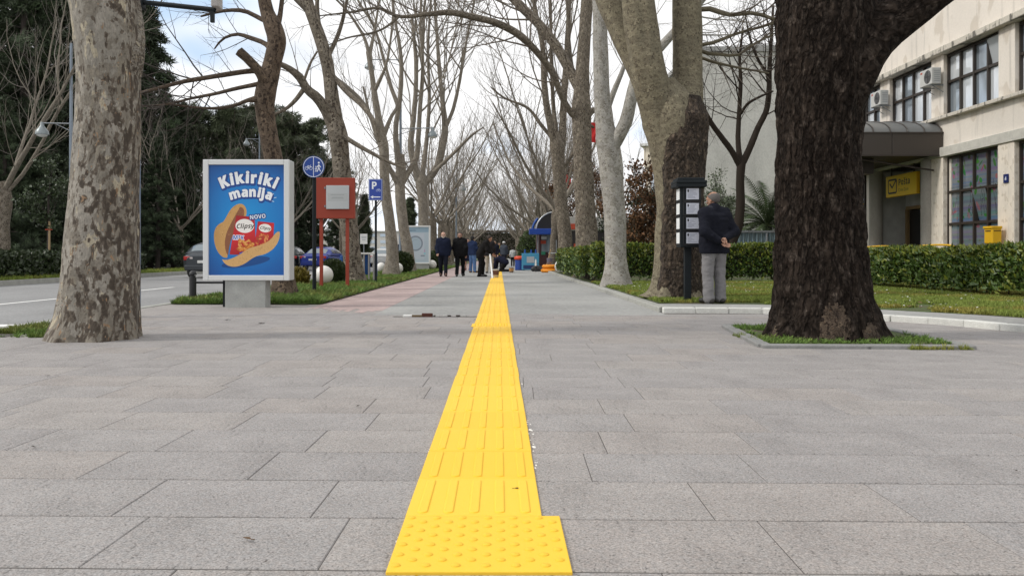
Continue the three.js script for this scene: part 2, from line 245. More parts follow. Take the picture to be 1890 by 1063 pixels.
const pavement = new THREE.Group(); pavement.name = 'pavement'; pavement.userData.kind = 'structure'; scene.add(pavement);
{
  const m = new MB(); m.grid(1, 1, (a, b) => { const x = lerp(ROADX + 0.02, 9.5, a), z = lerp(-4, 12.4, b); return { p: V(x, -0.0026, -z), u: x, v: z }; });
  part('jointing_sand', m.geo(), std(col(0.075, 0.068, 0.062), 1), pavement);
  const P = 0.446, L = 0.655, gap = 0.0022, gapZ = 0.009, r = rng(11), geos = [], mats = [];
  for (let k = 0; k < 6; k++) {                                                // a slab with arrised edges; each variant shows another cut of the stone
    const w = L - gap, d = P - gapZ, e = 0.003, g = new MB(), ox = r() * 1, oz = r() * 1, top = (x, z) => V(x, 0, z);
    const A = [[-w / 2 + e, d / 2 - e], [w / 2 - e, d / 2 - e], [w / 2 - e, -d / 2 + e], [-w / 2 + e, -d / 2 + e]], B = [[-w / 2, d / 2], [w / 2, d / 2], [w / 2, -d / 2], [-w / 2, -d / 2]];
    g.quad(...A.map(([x, z]) => top(x, z)));
    for (let i = 0; i < 4; i++) { const j = (i + 1) % 4; g.quad(V(B[i][0], -e, B[i][1]), V(B[j][0], -e, B[j][1]), top(...A[j]), top(...A[i])); g.quad(V(B[i][0], -0.04, B[i][1]), V(B[j][0], -0.04, B[j][1]), V(B[j][0], -e, B[j][1]), V(B[i][0], -e, B[i][1])); }
    for (let i = 0; i < g.t.length / 2; i++) { g.t[2 * i] = g.p[3 * i] + ox; g.t[2 * i + 1] = g.p[3 * i + 2] + oz; }
    geos.push(g.geo());
  }
  for (const [a, b, c] of [[1, 1, 1], [1.035, 1.02, 1.0], [0.955, 0.955, 0.96], [1.015, 0.99, 0.965], [0.985, 0.985, 0.99]]) mats.push(new THREE.MeshStandardMaterial({ color: col(a, b, c), map: graniteMap, bumpMap: graniteBump, bumpScale: 0.002, roughness: 0.88 }));
  const inner = new THREE.Group(); inner.rotation.y = -0.021;
  let n = 0; const rest = []; const turn = new THREE.Matrix4().makeRotationY(-0.021), origin = V(-0.08, 0, -2.683);
  for (let k = -14; k < 21; k++) {
    const zc = 2.683 + (k + 0.5) * P, see0 = 0.60 * zc + 0.4, see1 = 0.632 * zc + 0.4, half0 = 6, half1 = 9.3, off = r() * L;
    for (let x = Math.floor(Math.max(-half0, ROADX + 0.3) / L) * L + off; x < Math.min(half1, zc > 9 ? 16 - zc * 0.9 : 20); x += L) {
      const q = V(x + 0.08, 0, -(zc - 2.683)).applyMatrix4(turn).add(origin); if (q.x - L / 2 < ROADX + 0.16) continue;
      const y = (r() - 0.5) * 0.0008, tx = (r() - 0.5) * 0.002, tz = (r() - 0.5) * 0.0008, gi = Math.floor(r() * 6), mi = Math.floor(r() * 5);
      if (n < 300 && zc > 1.9 && q.x > -see0 && q.x < see1) { const s = part('slab', geos[gi], mats[mi], pavement, V(q.x, y, q.z)); s.rotation.set(tx, -0.021, tz); n++; }
      else { const g = geos[gi].clone(); g.rotateY(-0.021); g.translate(q.x, y, q.z); rest.push(g); }
    }
  }
  if (rest.length) { const m = part('farther_slabs', merge(rest), mats[0], pavement); m.userData.kind = 'stuff'; }
  const far = new MB(); far.grid(1, 1, (a, b) => { const x = lerp(ROADX + 0.16, 2.4, a), z = lerp(11.85, 14.4, b); return { p: V(x, -0.0015, -z), u: x, v: z }; }); part('apron', far.geo(), mats[1], pavement);
}
sheet('footpath', -1.79, 2.40, 11.8, 330, 0.0, M.path);
{ // the red cycle path, ragged where it begins
  const g = new MB(), r = rng(8), n = 24; for (let i = 0; i < n; i++) { const a = lerp(-3.06, -1.794, i / n), b = lerp(-3.06, -1.794, (i + 1) / n), z = 12.0 + (1 - i / n) * 0.9 + r() * 0.9; const k = g.p.length / 3; for (const [x, zz] of [[a, z], [b, z], [b, 330], [a, 330]]) g.v(V(x, 0.001, -zz), V(0, 1, 0), x, zz); g.i.push(k, k + 1, k + 2, k, k + 2, k + 3); }
  struct('bike_path', g.geo(), M.red);
}
// kerb stones at the road, grey
const roadKerb = new THREE.Group(); roadKerb.name = 'road_kerb'; roadKerb.userData.kind = 'structure'; scene.add(roadKerb);
{ const g = rbox(0.15, 0.22, 0.79, 0.012), far = []; for (let i = 0; i < 120; i++) { const z = 1 + i * 0.8; if (i < 50) part('kerb_stone', g, M.kerbStone, roadKerb, V(ROADX + 0.076, -0.1 + (i % 3) * 0.001, -z)); else far.push(g.clone().translate(ROADX + 0.076, -0.1, -z)); } part('farther_stones', merge(far), M.kerbStone, roadKerb).userData.kind = 'stuff'; }

// kerb round the lawn on the right
const KP = new THREE.CatmullRomCurve3([V(2.42, 0, -12.28), V(3.0, 0, -12.25), V(3.93, 0, -12.07), V(4.45, 0, -11.55), V(4.94, 0, -10.85), V(5.42, 0, -10.2), V(5.85, 0, -9.1), V(6.35, 0, -7.5), V(6.9, 0, -5), V(7.3, 0, -1)], false, 'centripetal');
const LK = KP.getLength();
const lawnKerb = new THREE.Group(); lawnKerb.name = 'lawn_kerb'; lawnKerb.userData.kind = 'structure'; scene.add(lawnKerb);
{
  const g = rbox(0.471, 0.25, 0.15, 0.014), n = Math.floor(LK / 0.475);
  for (let i = 0; i < n; i++) { const u = (i + 0.5) / n, p = KP.getPointAt(u), t = KP.getTangentAt(u); const s = part('kerb_stone', g, std(col(1.75 - (i % 3) * 0.1, 1.75 - (i % 3) * 0.1, 1.72 - (i % 3) * 0.1), 0.85, 0, { map: concreteMap, bumpMap: fineBump, bumpScale: 0.004 }), lawnKerb, V(p.x, -0.045, p.z)); s.rotation.set((i % 5 - 2) * 0.004, Math.atan2(-t.z, t.x), 0); }
  const h = rbox(0.17, 0.25, 0.98, 0.02), far = []; for (let i = 0; i < 130; i++) { const z = 12.9 + i; if (i < 30) { const s = part('kerb_stone', h, M.kerbStone, lawnKerb, V(2.47 + 0.006 * (i % 3), -0.045, -z)); } else far.push(h.clone().translate(2.47, -0.045, -z)); }
  part('farther_stones', merge(far), M.kerbStone, lawnKerb).userData.kind = 'stuff';
}
function polygon(name, pts, y, mat) {
  const s = new THREE.Shape(pts.map(([x, z]) => new THREE.Vector2(x, z))), g = new THREE.ShapeGeometry(s), p = g.attributes.position, t = g.attributes.uv, n = g.attributes.normal;
  for (let i = 0; i < p.count; i++) { const x = p.getX(i), z = p.getY(i); t.setXY(i, x, z); p.setXYZ(i, x, y, -z); n.setXYZ(i, 0, 1, 0); } return struct(name, g, mat);
}
const off = (d) => Array.from({ length: 31 }, (_, i) => { const u = i / 30, p = KP.getPointAt(u), t = KP.getTangentAt(u); return [p.x - t.z * -d * -1, -(p.z + t.x * -d)]; });
const inner = Array.from({ length: 31 }, (_, i) => { const u = i / 30, p = KP.getPointAt(u), t = KP.getTangentAt(u), n = V(t.z, 0, -t.x); return [p, n]; });   // n points to the lawn
const ringAt = (d) => inner.map(([p, n]) => [p.x + n.x * d, -(p.z + n.z * d)]);
polygon('lawn_path', [...ringAt(0.07), ...ringAt(0.95).reverse()], 0.078, M.path);
const LAWN = [[2.56, 330], [2.56, 13.35], ...ringAt(0.93).filter(([x, z]) => x > 2.6), [60, 0], [60, 330]];
polygon('lawn', LAWN, 0.082, M.soil);
polygon('verge', [[ROADX + 0.16, 14.55], [-4.6, 14.3], [-3.3, 14.15], [-3.06, 15.0], [-3.06, 330], [ROADX + 0.16, 330]], 0.02, M.soil);

// grass
const hash01 = (x, z) => fbm(x / 16, z / 16, 16, 16, 3, 401);
function tuft(seed, n, h, lean, tone = [0.175, 0.225, 0.036]) { const m = new MB(), r = rng(seed); for (let i = 0; i < n; i++) { const a = r() * 6.28, d = r() * 0.03, w = 0.003 + r() * 0.003, hh = h * (0.5 + r() * 0.7), l = lean * r(), x = Math.cos(a) * d, z = Math.sin(a) * d, b = r() * 6.28, tip = V(x + Math.cos(b) * l, hh, z + Math.sin(b) * l), mid = V(x + Math.cos(b) * l * 0.35, hh * 0.6, z + Math.sin(b) * l * 0.35), s = V(-Math.sin(b) * w, 0, Math.cos(b) * w), g = 0.7 + r() * 0.6, c = [tone[0] * g, tone[1] * g, tone[2] * g]; m.tri(V(x, 0, z).sub(s), V(x, 0, z).add(s), mid, c); m.tri(mid.clone().sub(s), V(x, 0, z).add(s), tip, c); } return m.geo(); }
M.grass = std(0xffffff, 0.75, 0, { vertexColors: true, side: THREE.DoubleSide });
const tuftA = tuft(3, 9, 0.045, 0.035), tuftB = tuft(4, 12, 0.13, 0.08), tuftC = tuft(6, 13, 0.085, 0.07, [0.115, 0.195, 0.034]);
function grass(name, geo, n, pick, y, lo = 0.6, hi = 1.4, seed = 9) {
  const r = rng(seed), out = [], e = new THREE.Euler(), q = new THREE.Quaternion();
  for (let i = 0; i < n; i++) { const p = pick(r); if (!p) continue; const s = lerp(lo, hi, r()); out.push(new THREE.Matrix4().compose(V(p[0], y, -p[1]), q.setFromEuler(e.set((r() - .5) * .3, r() * 6.28, (r() - .5) * .3)), V(s, s * (0.7 + r() * 0.6), s))); }
  const m = stuff(name, geo, M.grass, out, scene); const c = new THREE.Color(), rr = rng(seed + 1); for (let i = 0; i < out.length; i++) { const e2 = out[i].elements, l = hash01(e2[12] * 1.5, e2[14] * 1.5), k = 0.75 + rr() * 0.45, dry = step(0.5, 0.75, l); m.setColorAt(i, c.setRGB(k * lerp(1, 1.45, dry), k * lerp(1, 1.0, dry), k * lerp(1, 1.2, dry))); }
  return m;
}
const kerbDist = (x, z) => { let b = 9; for (const [p] of inner) b = Math.min(b, Math.hypot(p.x - x, -p.z - z)); return b; };
const inLawn = (x, z) => x > 2.62 && z < 24 && (z > 13.4 || (x > 4.2 && kerbDist(x, z) > 1.0 && x > lerp(5.6, 3.2, (z - 9) / 4.4)));
grass('lawn_grass', tuftA, 120000, (r) => { const x = lerp(2.6, 12, r()), z = 8 + Math.pow(r(), 1.2) * 15.5; return inLawn(x, z) && hash01(x * 1.1 + 3, z * 1.1) > 0.28 ? [x, z] : null; }, 0.08, 0.7, 1.5, 31);
grass('verge_grass', tuftC, 26000, (r) => { const z = 14.3 + Math.pow(r(), 1.7) * 46, x = lerp(ROADX + 0.2, -3.08, r()); return hash01(x * 1.7, z * 1.7) > 0.33 && !(z < 14.6 && x < -4.2 && r() < 0.5) ? [x, z] : null; }, 0.015, 0.45, 1.35, 41);
grass('median_grass', tuftB, 9000, (r) => [lerp(-16.9, FARX - 0.2, r()), 14 + r() * 60], 0.065, 0.5, 1.2, 43);
grass('edge_grass', tuftC, 900, (r) => { const k = Math.floor(r() * 2); return k ? [lerp(-5.2, -4.55, Math.sqrt(r())), lerp(8.55, 9.9, r())] : [lerp(-5.5, -5.1, r()), lerp(9.0, 9.9, r())]; }, -0.01, 0.4, 0.9, 45);
{ // last year's leaves in the grass
  const g = new MB(), r = rng(52), out = []; g.tri(V(-.03, 0, 0), V(.03, .004, .012), V(.005, .012, -.04)); g.tri(V(-.03, 0, 0), V(.0, .01, .04), V(.03, .004, .012)); for (let i = 0; i < 1500; i++) { const l = r() < .45, x = l ? lerp(-5.6, -3.1, r()) : lerp(2.6, 11, r()), z = l ? lerp(14.4, 34, r()) : lerp(8, 23, r()); if (l || inLawn(x, z)) if (fbm(x / 7, z / 7, 7, 7, 3, 88) > 0.5) out.push(new THREE.Matrix4().compose(V(x, l ? .06 : .11, -z), new THREE.Quaternion().setFromEuler(new THREE.Euler((r() - .5) * .8, r() * 6, (r() - .5) * .8)), V(1, 1, 1).multiplyScalar(0.6 + r() * 0.9))); }
  stuff('fallen_leaves', g.geo(), std(col(.13, .075, .035), .9, 0, { side: THREE.DoubleSide }), out, scene);
}
{ // daisies
  const g = merge([new THREE.CylinderGeometry(0.012, 0.010, 0.004, 7).translate(0, 0.05, 0)]), r = rng(51), out = []; for (let i = 0; i < 900; i++) { const x = lerp(2.7, 11, r()), z = lerp(9, 22.5, r()); if (inLawn(x, z) && fbm(x / 9, z / 9, 9, 9, 3, 77) > 0.5) out.push(new THREE.Matrix4().compose(V(x, 0.085, -z), new THREE.Quaternion().setFromEuler(new THREE.Euler((r() - .5) * .6, 0, (r() - .5) * .6)), V(1, 1, 1).multiplyScalar(0.7 + r() * 0.7))); }
  stuff('daisies', g, std(col(0.75, 0.75, 0.70), 0.7), out, scene);
}

// tree pit on the right with its raised stone border
M.pitStone = M.concrete.clone(); M.pitStone.color.setRGB(0.62, 0.62, 0.63);
const pitKerb = thing('tree_pit_border', 'low grey stone border round the dark trunked tree', 'tree pit');
{
  const C = [V(2.44, 0, -7.62), V(4.27, 0, -7.52), V(4.38, 0, -9.75), V(2.68, 0, -9.8)];
  for (let i = 0; i < 4; i++) { const a = C[i], b = C[(i + 1) % 4], L = a.distanceTo(b), n = i % 2 ? 2 : 2; for (let k = 0; k < n; k++) { const p = a.clone().lerp(b, (k + 0.5) / n); const s = part('border_stone', rbox(L / n - 0.004 + (i % 2 ? -0.13 : 0.13) / n, 0.14, 0.12, 0.012), M.pitStone, pitKerb, V(p.x, -0.035 + 0.002 * k, p.z)); s.rotation.y = Math.atan2(-(b.z - a.z), b.x - a.x); } }
  polygon('pit_soil', [[2.5, 7.66], [4.24, 7.58], [4.32, 9.7], [2.72, 9.74]], 0.02, M.soil);
  grass('pit_grass', tuftC, 2300, (r) => { const z = lerp(7.7, 9.65, r()), x = lerp(2.5 + (z - 7.7) * 0.1, 4.24 + (z - 7.6) * 0.03, r()); return hash01(x * 2 + 4, z * 2) > 0.44 ? [x, z] : null; }, 0.018, 0.25, 0.62, 61);
  grass('crack_weeds', tuftB, 60, (r) => { const k = r(); return k < 0.4 ? [2.42 + r() * 0.05 + 0.05, 7.9 + r() * 0.9] : [lerp(3.7, 4.3, r()), 7.45 + r() * 0.03]; }, -0.005, 0.25, 0.5, 65);
}

// tactile guiding strip
const strip = thing('tactile_strip', 'long yellow tactile guiding strip with raised bars down the pavement', 'tactile paving');
{
  const P = 0.446, W = 0.442, x0 = -0.302;
  const mats = [[0.83, 0.515, 0.030], [0.82, 0.505, 0.026], [0.84, 0.53, 0.036]].map(([a, b, c]) => std(col(a, b, c), 0.62, 0, { bumpMap: fineBump, bumpScale: 0.0006 }));
  const plate = (w, d) => rbox(w, 0.012, d, 0.003, 0, 0.002, 0, 2);
  const stadium = (l, w) => { const s = new THREE.Shape(), a = l / 2 - w / 2; s.moveTo(-w / 2, -a); s.lineTo(-w / 2, a); s.absarc(0, a, w / 2, Math.PI, 0, true); s.lineTo(w / 2, -a); s.absarc(0, -a, w / 2, 0, -Math.PI, true); return new THREE.ExtrudeGeometry(s, { depth: 0.0025, bevelEnabled: true, bevelThickness: 0.003, bevelSize: 0.005, bevelSegments: 2, curveSegments: 5 }).rotateX(-Math.PI / 2); };
  const bars = []; for (let i = 0; i < 5; i++) bars.push(stadium(0.385, 0.023).translate(-W / 2 + 0.052 + i * 0.0845, 0.007, 0));
  const tile = merge([plate(W, P - 0.003), ...bars]);
  const domes = (w, d, pitch, y) => { const l = []; let j = 0; for (let z = -d / 2 + 0.024; z < d / 2 - 0.01; z += pitch / 2, j++) for (let x = -w / 2 + 0.022 + (j % 2) * pitch / 2; x < w / 2 - 0.008; x += pitch) l.push(new THREE.SphereGeometry(0.0135, 12, 5, 0, 6.2832, 0, Math.PI / 2).scale(1, 0.42, 1).translate(x, y, z)); return l; };
  const r = rng(71);
  for (let i = 0; i < 90; i++) {
    const z = 2.687 + (i + 0.5) * P; if (i === 16) { part('dotted_tile', merge([plate(W + 0.03, P * 0.9), ...domes(W, P * 0.9, 0.07, 0.008)]), mats[0], strip, V(x0 + W / 2 - 0.012, 0.0005, -z)); continue; }
    const t = part('tactile_tile', tile, mats[Math.floor(r() * 3)], strip, V(x0 + W / 2 + (r() - .5) * 0.004, (r() - .5) * 0.0015, -z)); t.rotation.y = (r() - .5) * 0.004;
  }
  part('dotted_tile', merge([plate(0.498, 0.476), ...domes(0.498, 0.476, 0.0815, 0.008)]), mats[0], strip, V(x0 + 0.249, 0.001, -2.446));
  // pale mortar smears squeezed out beside the tiles
  const m = new MB(), rr = rng(73); for (const [x, z, s] of [[0.146, 3.95, .05], [0.15, 3.72, .06], [0.146, 3.35, .03], [0.146, 5.5, .03], [-0.306, 3.6, .02], [-0.306, 2.5, .02], [0.145, 4.2, .04]]) for (let k = 0; k < 4; k++) { const cx = x + (rr() - .3) * s * 0.5, cz = z + (rr() - .5) * s * 4, a = s * (0.10 + rr() * 0.2), n = 7, c = V(cx, 0.0045, -cz); const ring = Array.from({ length: n }, (_, i) => { const t = i / n * 6.283, q = a * (0.6 + rr() * 0.7); return V(cx + Math.cos(t) * q * 0.6, 0.001, -cz + Math.sin(t) * q * 1.5); }); for (let i = 0; i < n; i++) m.tri(c, ring[(i + 1) % n], ring[i]); }
  part('mortar', m.geo(), std(col(0.72, 0.70, 0.66), 1), strip).userData.kind = 'stuff';
}

// ---------------------------------------------------------------- trees
function perturb(d, k, r) { return d.add(V((r() - .5) * k, (r() - .5) * k, (r() - .5) * k)).normalize(); }
function aside(d, ang, r) { const a = Math.abs(d.y) > .9 ? V(1, 0, 0) : V(0, 1, 0), s = a.cross(d).normalize(), t = d.clone().cross(s), f = r() * 6.283; return d.clone().multiplyScalar(Math.cos(ang)).addScaledVector(s, Math.sin(ang) * Math.cos(f)).addScaledVector(t, Math.sin(ang) * Math.sin(f)).normalize(); }
// o: up[], wig, n[], ang, ratio, max, split (levels below this go to the limb mesh), tile
function grow(limbs, twigs, p, d, len, r, lvl, o, R) {
  const n = Math.max(3, Math.ceil(len / [0.55, 0.4, 0.3, 0.22][Math.min(3, lvl)])), P = [p.clone()], A = [r], D = [d.clone()];
  d = d.clone(); p = p.clone();
  for (let i = 1; i <= n; i++) { perturb(d, o.wig * (lvl ? 1 : 0.6), R); d.y += (o.up[lvl] ?? 0) / n; d.normalize(); p.addScaledVector(d, len / n); P.push(p.clone()); A.push(r * lerp(1, lvl >= o.max ? 0.35 : 0.28, i / n)); D.push(d.clone()); }
  (lvl < o.split ? limbs : twigs).tube(P, A, lvl === 0 ? 9 : lvl === 1 ? 6 : lvl === 2 ? 4 : 3, { tile: [1, 1], cap: lvl < 2 });
  sprout(limbs, twigs, P, A, D, len, lvl + 1, o, R, o.from ?? 0.25);
}
function sprout(limbs, twigs, P, A, D, len, lvl, o, R, from) {
  if (lvl > o.max) return;
  const n = P.length - 1, m = Math.round((o.n[lvl] ?? 4) * Math.min(1.6, 0.6 + len / 6));
  for (let k = 0; k < m; k++) {
    const t = lerp(from, 1, (k + R()) / m), i = Math.min(n, Math.max(1, Math.round(t * n))), l = Math.max(0.25, len * (o.ratio[lvl] ?? 0.5) * lerp(1.1, 0.6, t) * (0.6 + R() * 0.8));
    grow(limbs, twigs, P[i], aside(D[i], o.ang * (0.6 + R() * 0.8), R), Math.min(l, o.most?.[lvl] ?? 99), Math.min(A[i] * 0.75, Math.max(o.rmin ?? 0.004, l * (o.thick ?? 0.011))), lvl, o, R);
  }
}
const flare = (y, h, k, a, ph, lobes = 5) => Math.exp(-y / h) * k * (0.55 + 0.45 * Math.cos(a * lobes + ph + Math.sin(a * 2 + ph)));
// a hand-set tree: trunk and limbs are given as [x, y, width or radius] read at the tree's distance, with their own offsets in depth
function tree(spec) {
  const { z, name, label, category = 'tree', group, mat, twig, seed, o } = spec, R = rng(seed), t = thing(name, label, category, spec.base, 0, group), B = spec.base.clone();
  const P3 = ([x, y, r, dz = 0]) => [at(x, y, z + dz).sub(B), r * (z + dz) / FOCAL];
  const [P, A] = spline(spec.trunk.map(P3), spec.stepLen ?? 0.12), tm = new MB();
  const rows = tm.tube(P, A, spec.sides ?? 28, { disp: spec.disp ?? ((a, l, i, r) => flare(l, 0.28, r * 0.5, a, seed) + (fbm3(Math.cos(a) * r * 3 + seed, l * 1.2, Math.sin(a) * r * 3, 3, 5) - 0.5) * r * 0.30), tile: spec.tile ?? [1, 1], fullU: spec.fullU, vMap: spec.vMap, cap: true });
  part('trunk', tm.geo(), mat, t);
  const tw = new MB();
  for (const L of spec.limbs) {
    const lm = new MB(), pts = L.pts.map(P3), [Q, C] = spline(pts, 0.18), D = Q.map((q, i) => Q[Math.min(Q.length - 1, i + 1)].clone().sub(Q[Math.max(0, i - 1)]).normalize());
    lm.tube(Q, C, L.sides ?? 12, { disp: (a, l, i, r) => (fbm3(Math.cos(a) * r * 6 + seed + 3, l * 2.2, Math.sin(a) * r * 6, 3, 7) - 0.5) * r * 0.35, tile: spec.tile ?? [1, 1], cap: true });
    let len = 0; for (let i = 1; i < Q.length; i++) len += Q[i].distanceTo(Q[i - 1]);
    if (!L.bare) sprout(lm, tw, Q, C, D, L.len ?? len, L.lvl ?? 1, { ...o, ...(L.o ?? {}) }, R, L.from ?? 0.3);
    part(L.name ?? 'limb', lm.geo(), L.mat ?? mat, t);
  }
  for (const [x, y, dz, dx, dy, ddz, len, r] of spec.shoots ?? []) { const lm = new MB(); grow(lm, tw, at(x, y, z + dz).sub(B), V(dx, dy, ddz).normalize(), len, r, 0, o, R); part('limb', lm.geo(), mat, t); }
  if (tw.p.length) part('twigs', tw.geo(), twig, t).userData.kind = 'stuff';
  spec.extra?.(t, B, P3);
  for (const [x, y, rx, ry] of spec.worn ?? []) {                              // a ragged place where the bark has come off the root
    const m = new MB(), seen = (p) => { const q = p.clone().add(B), d = -q.z; return [(q.x * FOCAL / d + VX - x) / rx, ((EYE - q.y) * FOCAL / d + VY - y) / ry, d]; };
    for (let i = 0; i < rows.length - 1; i++) for (let k = 0; k < rows[0].length - 1; k++) { const q = [rows[i][k], rows[i][k + 1], rows[i + 1][k + 1], rows[i + 1][k]], c = seen(q[0].p); if (q[0].d.z < 0.2 || Math.hypot(c[0], c[1]) > 0.75 + 0.7 * fbm3(q[0].p.x * 14, q[0].p.y * 9, q[0].p.z * 14, 3, 41)) continue; const a = q.map((e) => e.p.clone().addScaledVector(e.d, 0.004)), b = m.p.length / 3; a.forEach((p, j) => m.v(p, q[j].d, q[j].p.x * 1.3, q[j].p.y * 1.3)); m.i.push(b, b + 1, b + 2, b, b + 2, b + 3); }
    if (m.p.length) part('worn_root', m.geo(), std(col(0.46, 0.385, 0.345), 1, 0, { map: barkBrown, bumpMap: flakeBump, bumpScale: 0.012 }), t);
  }
  return t;
}
const fine = { up: [0.3, 0.35, 0.3, 0.2], wig: 0.24, n: [0, 7, 6, 4], ang: 0.85, ratio: [0, 0.5, 0.5, 0.5], max: 3, split: 2, thick: 0.010 };
const fan = { up: [0.5, 1.3, 0.9, 0.6], wig: 0.16, n: [0, 6, 4, 4], ang: 0.7, ratio: [0, 0.7, 0.5, 0.45], max: 3, split: 2, thick: 0.0062 };

// the big mottled plane on the left
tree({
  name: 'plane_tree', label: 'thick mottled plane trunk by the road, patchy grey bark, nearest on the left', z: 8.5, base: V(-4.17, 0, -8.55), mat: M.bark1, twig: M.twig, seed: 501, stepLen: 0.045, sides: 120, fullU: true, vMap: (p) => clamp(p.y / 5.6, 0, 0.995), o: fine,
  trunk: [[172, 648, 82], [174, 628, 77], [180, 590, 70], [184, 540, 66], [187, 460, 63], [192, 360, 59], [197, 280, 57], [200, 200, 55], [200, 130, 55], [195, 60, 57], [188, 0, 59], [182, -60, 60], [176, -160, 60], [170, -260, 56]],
  disp: (a, l, i, r) => flare(l, 0.16, 0.085, a, 1.3, 6) + 0.05 * Math.exp(-l / 0.9) * Math.cos(a * 7 + 1) * 0.5 + (fbm3(Math.cos(a) * 1.3 + 5, l * 0.9, Math.sin(a) * 1.3, 4, 5) - 0.5) * 0.075 + (fbm3(Math.cos(a) * 7, l * 6, Math.sin(a) * 7, 3, 15) - 0.5) * 0.018,
  limbs: [
    { pts: [[206, 190, 30], [226, 130, 33, .0], [236, 72, 29, .1], [230, 0, 26, .2], [225, -90, 26, .3], [290, -260, 24, .6]], sides: 26, bare: true },
    { pts: [[170, -240, 50], [120, -420, 36, -.4], [60, -640, 26, -.8]], sides: 14 }, { pts: [[172, -240, 50], [240, -440, 34, .6], [300, -700, 24, 1.4]], sides: 14 },
  ],
});
// the dark one on the right
tree({
  name: 'plane_tree', label: 'massive dark trunk with rough blackish bark standing in the stone bordered grass pit', z: 8.45, base: V(3.30, 0, -8.6), mat: M.barkRough, twig: M.twigDark, seed: 611, worn: [[1538, 606, 26, 34], [1420, 622, 12, 26], [1608, 624, 14, 22]], stepLen: 0.03, sides: 180, tile: [1.1, 1.15], o: fine,
  trunk: [[1525, 645, 112], [1524, 625, 106], [1523, 590, 96], [1520, 540, 88], [1516, 460, 81], [1512, 360, 77], [1511, 260, 77], [1514, 180, 82], [1520, 110, 88], [1524, 40, 90], [1522, -20, 86], [1508, -120, 78], [1490, -260, 68]],
  disp: (a, l, i, r) => { const f = Math.abs(fbm3(Math.cos(a) * 5.5, l * 3.2, Math.sin(a) * 5.5, 4, 21) - 0.5), g = Math.abs(fbm3(Math.cos(a) * 13, l * 8, Math.sin(a) * 13, 3, 27) - 0.5); return flare(l, 0.20, 0.15, a, 0.4, 7) + (fbm3(Math.cos(a) * 1.2 + 2, l * 0.8, Math.sin(a) * 1.2, 3, 9) - 0.5) * 0.12 + f * 0.11 + g * 0.05 - 0.03; },
  limbs: [
    { pts: [[1512, 270, 36], [1528, 215, 58], [1560, 130, 62, -.05], [1608, 64, 51, -.1], [1662, 26, 42, -.15], [1730, -22, 36, -.2], [1820, -90, 31, -.2], [1960, -190, 26, -.2]], sides: 40, bare: true },
    { pts: [[1490, -230, 60], [1430, -430, 40, -.4], [1380, -640, 28, -.8]], sides: 14 }, { pts: [[1492, -230, 60], [1560, -430, 40, .5], [1620, -680, 26, 1]], sides: 14 },
  ],
});
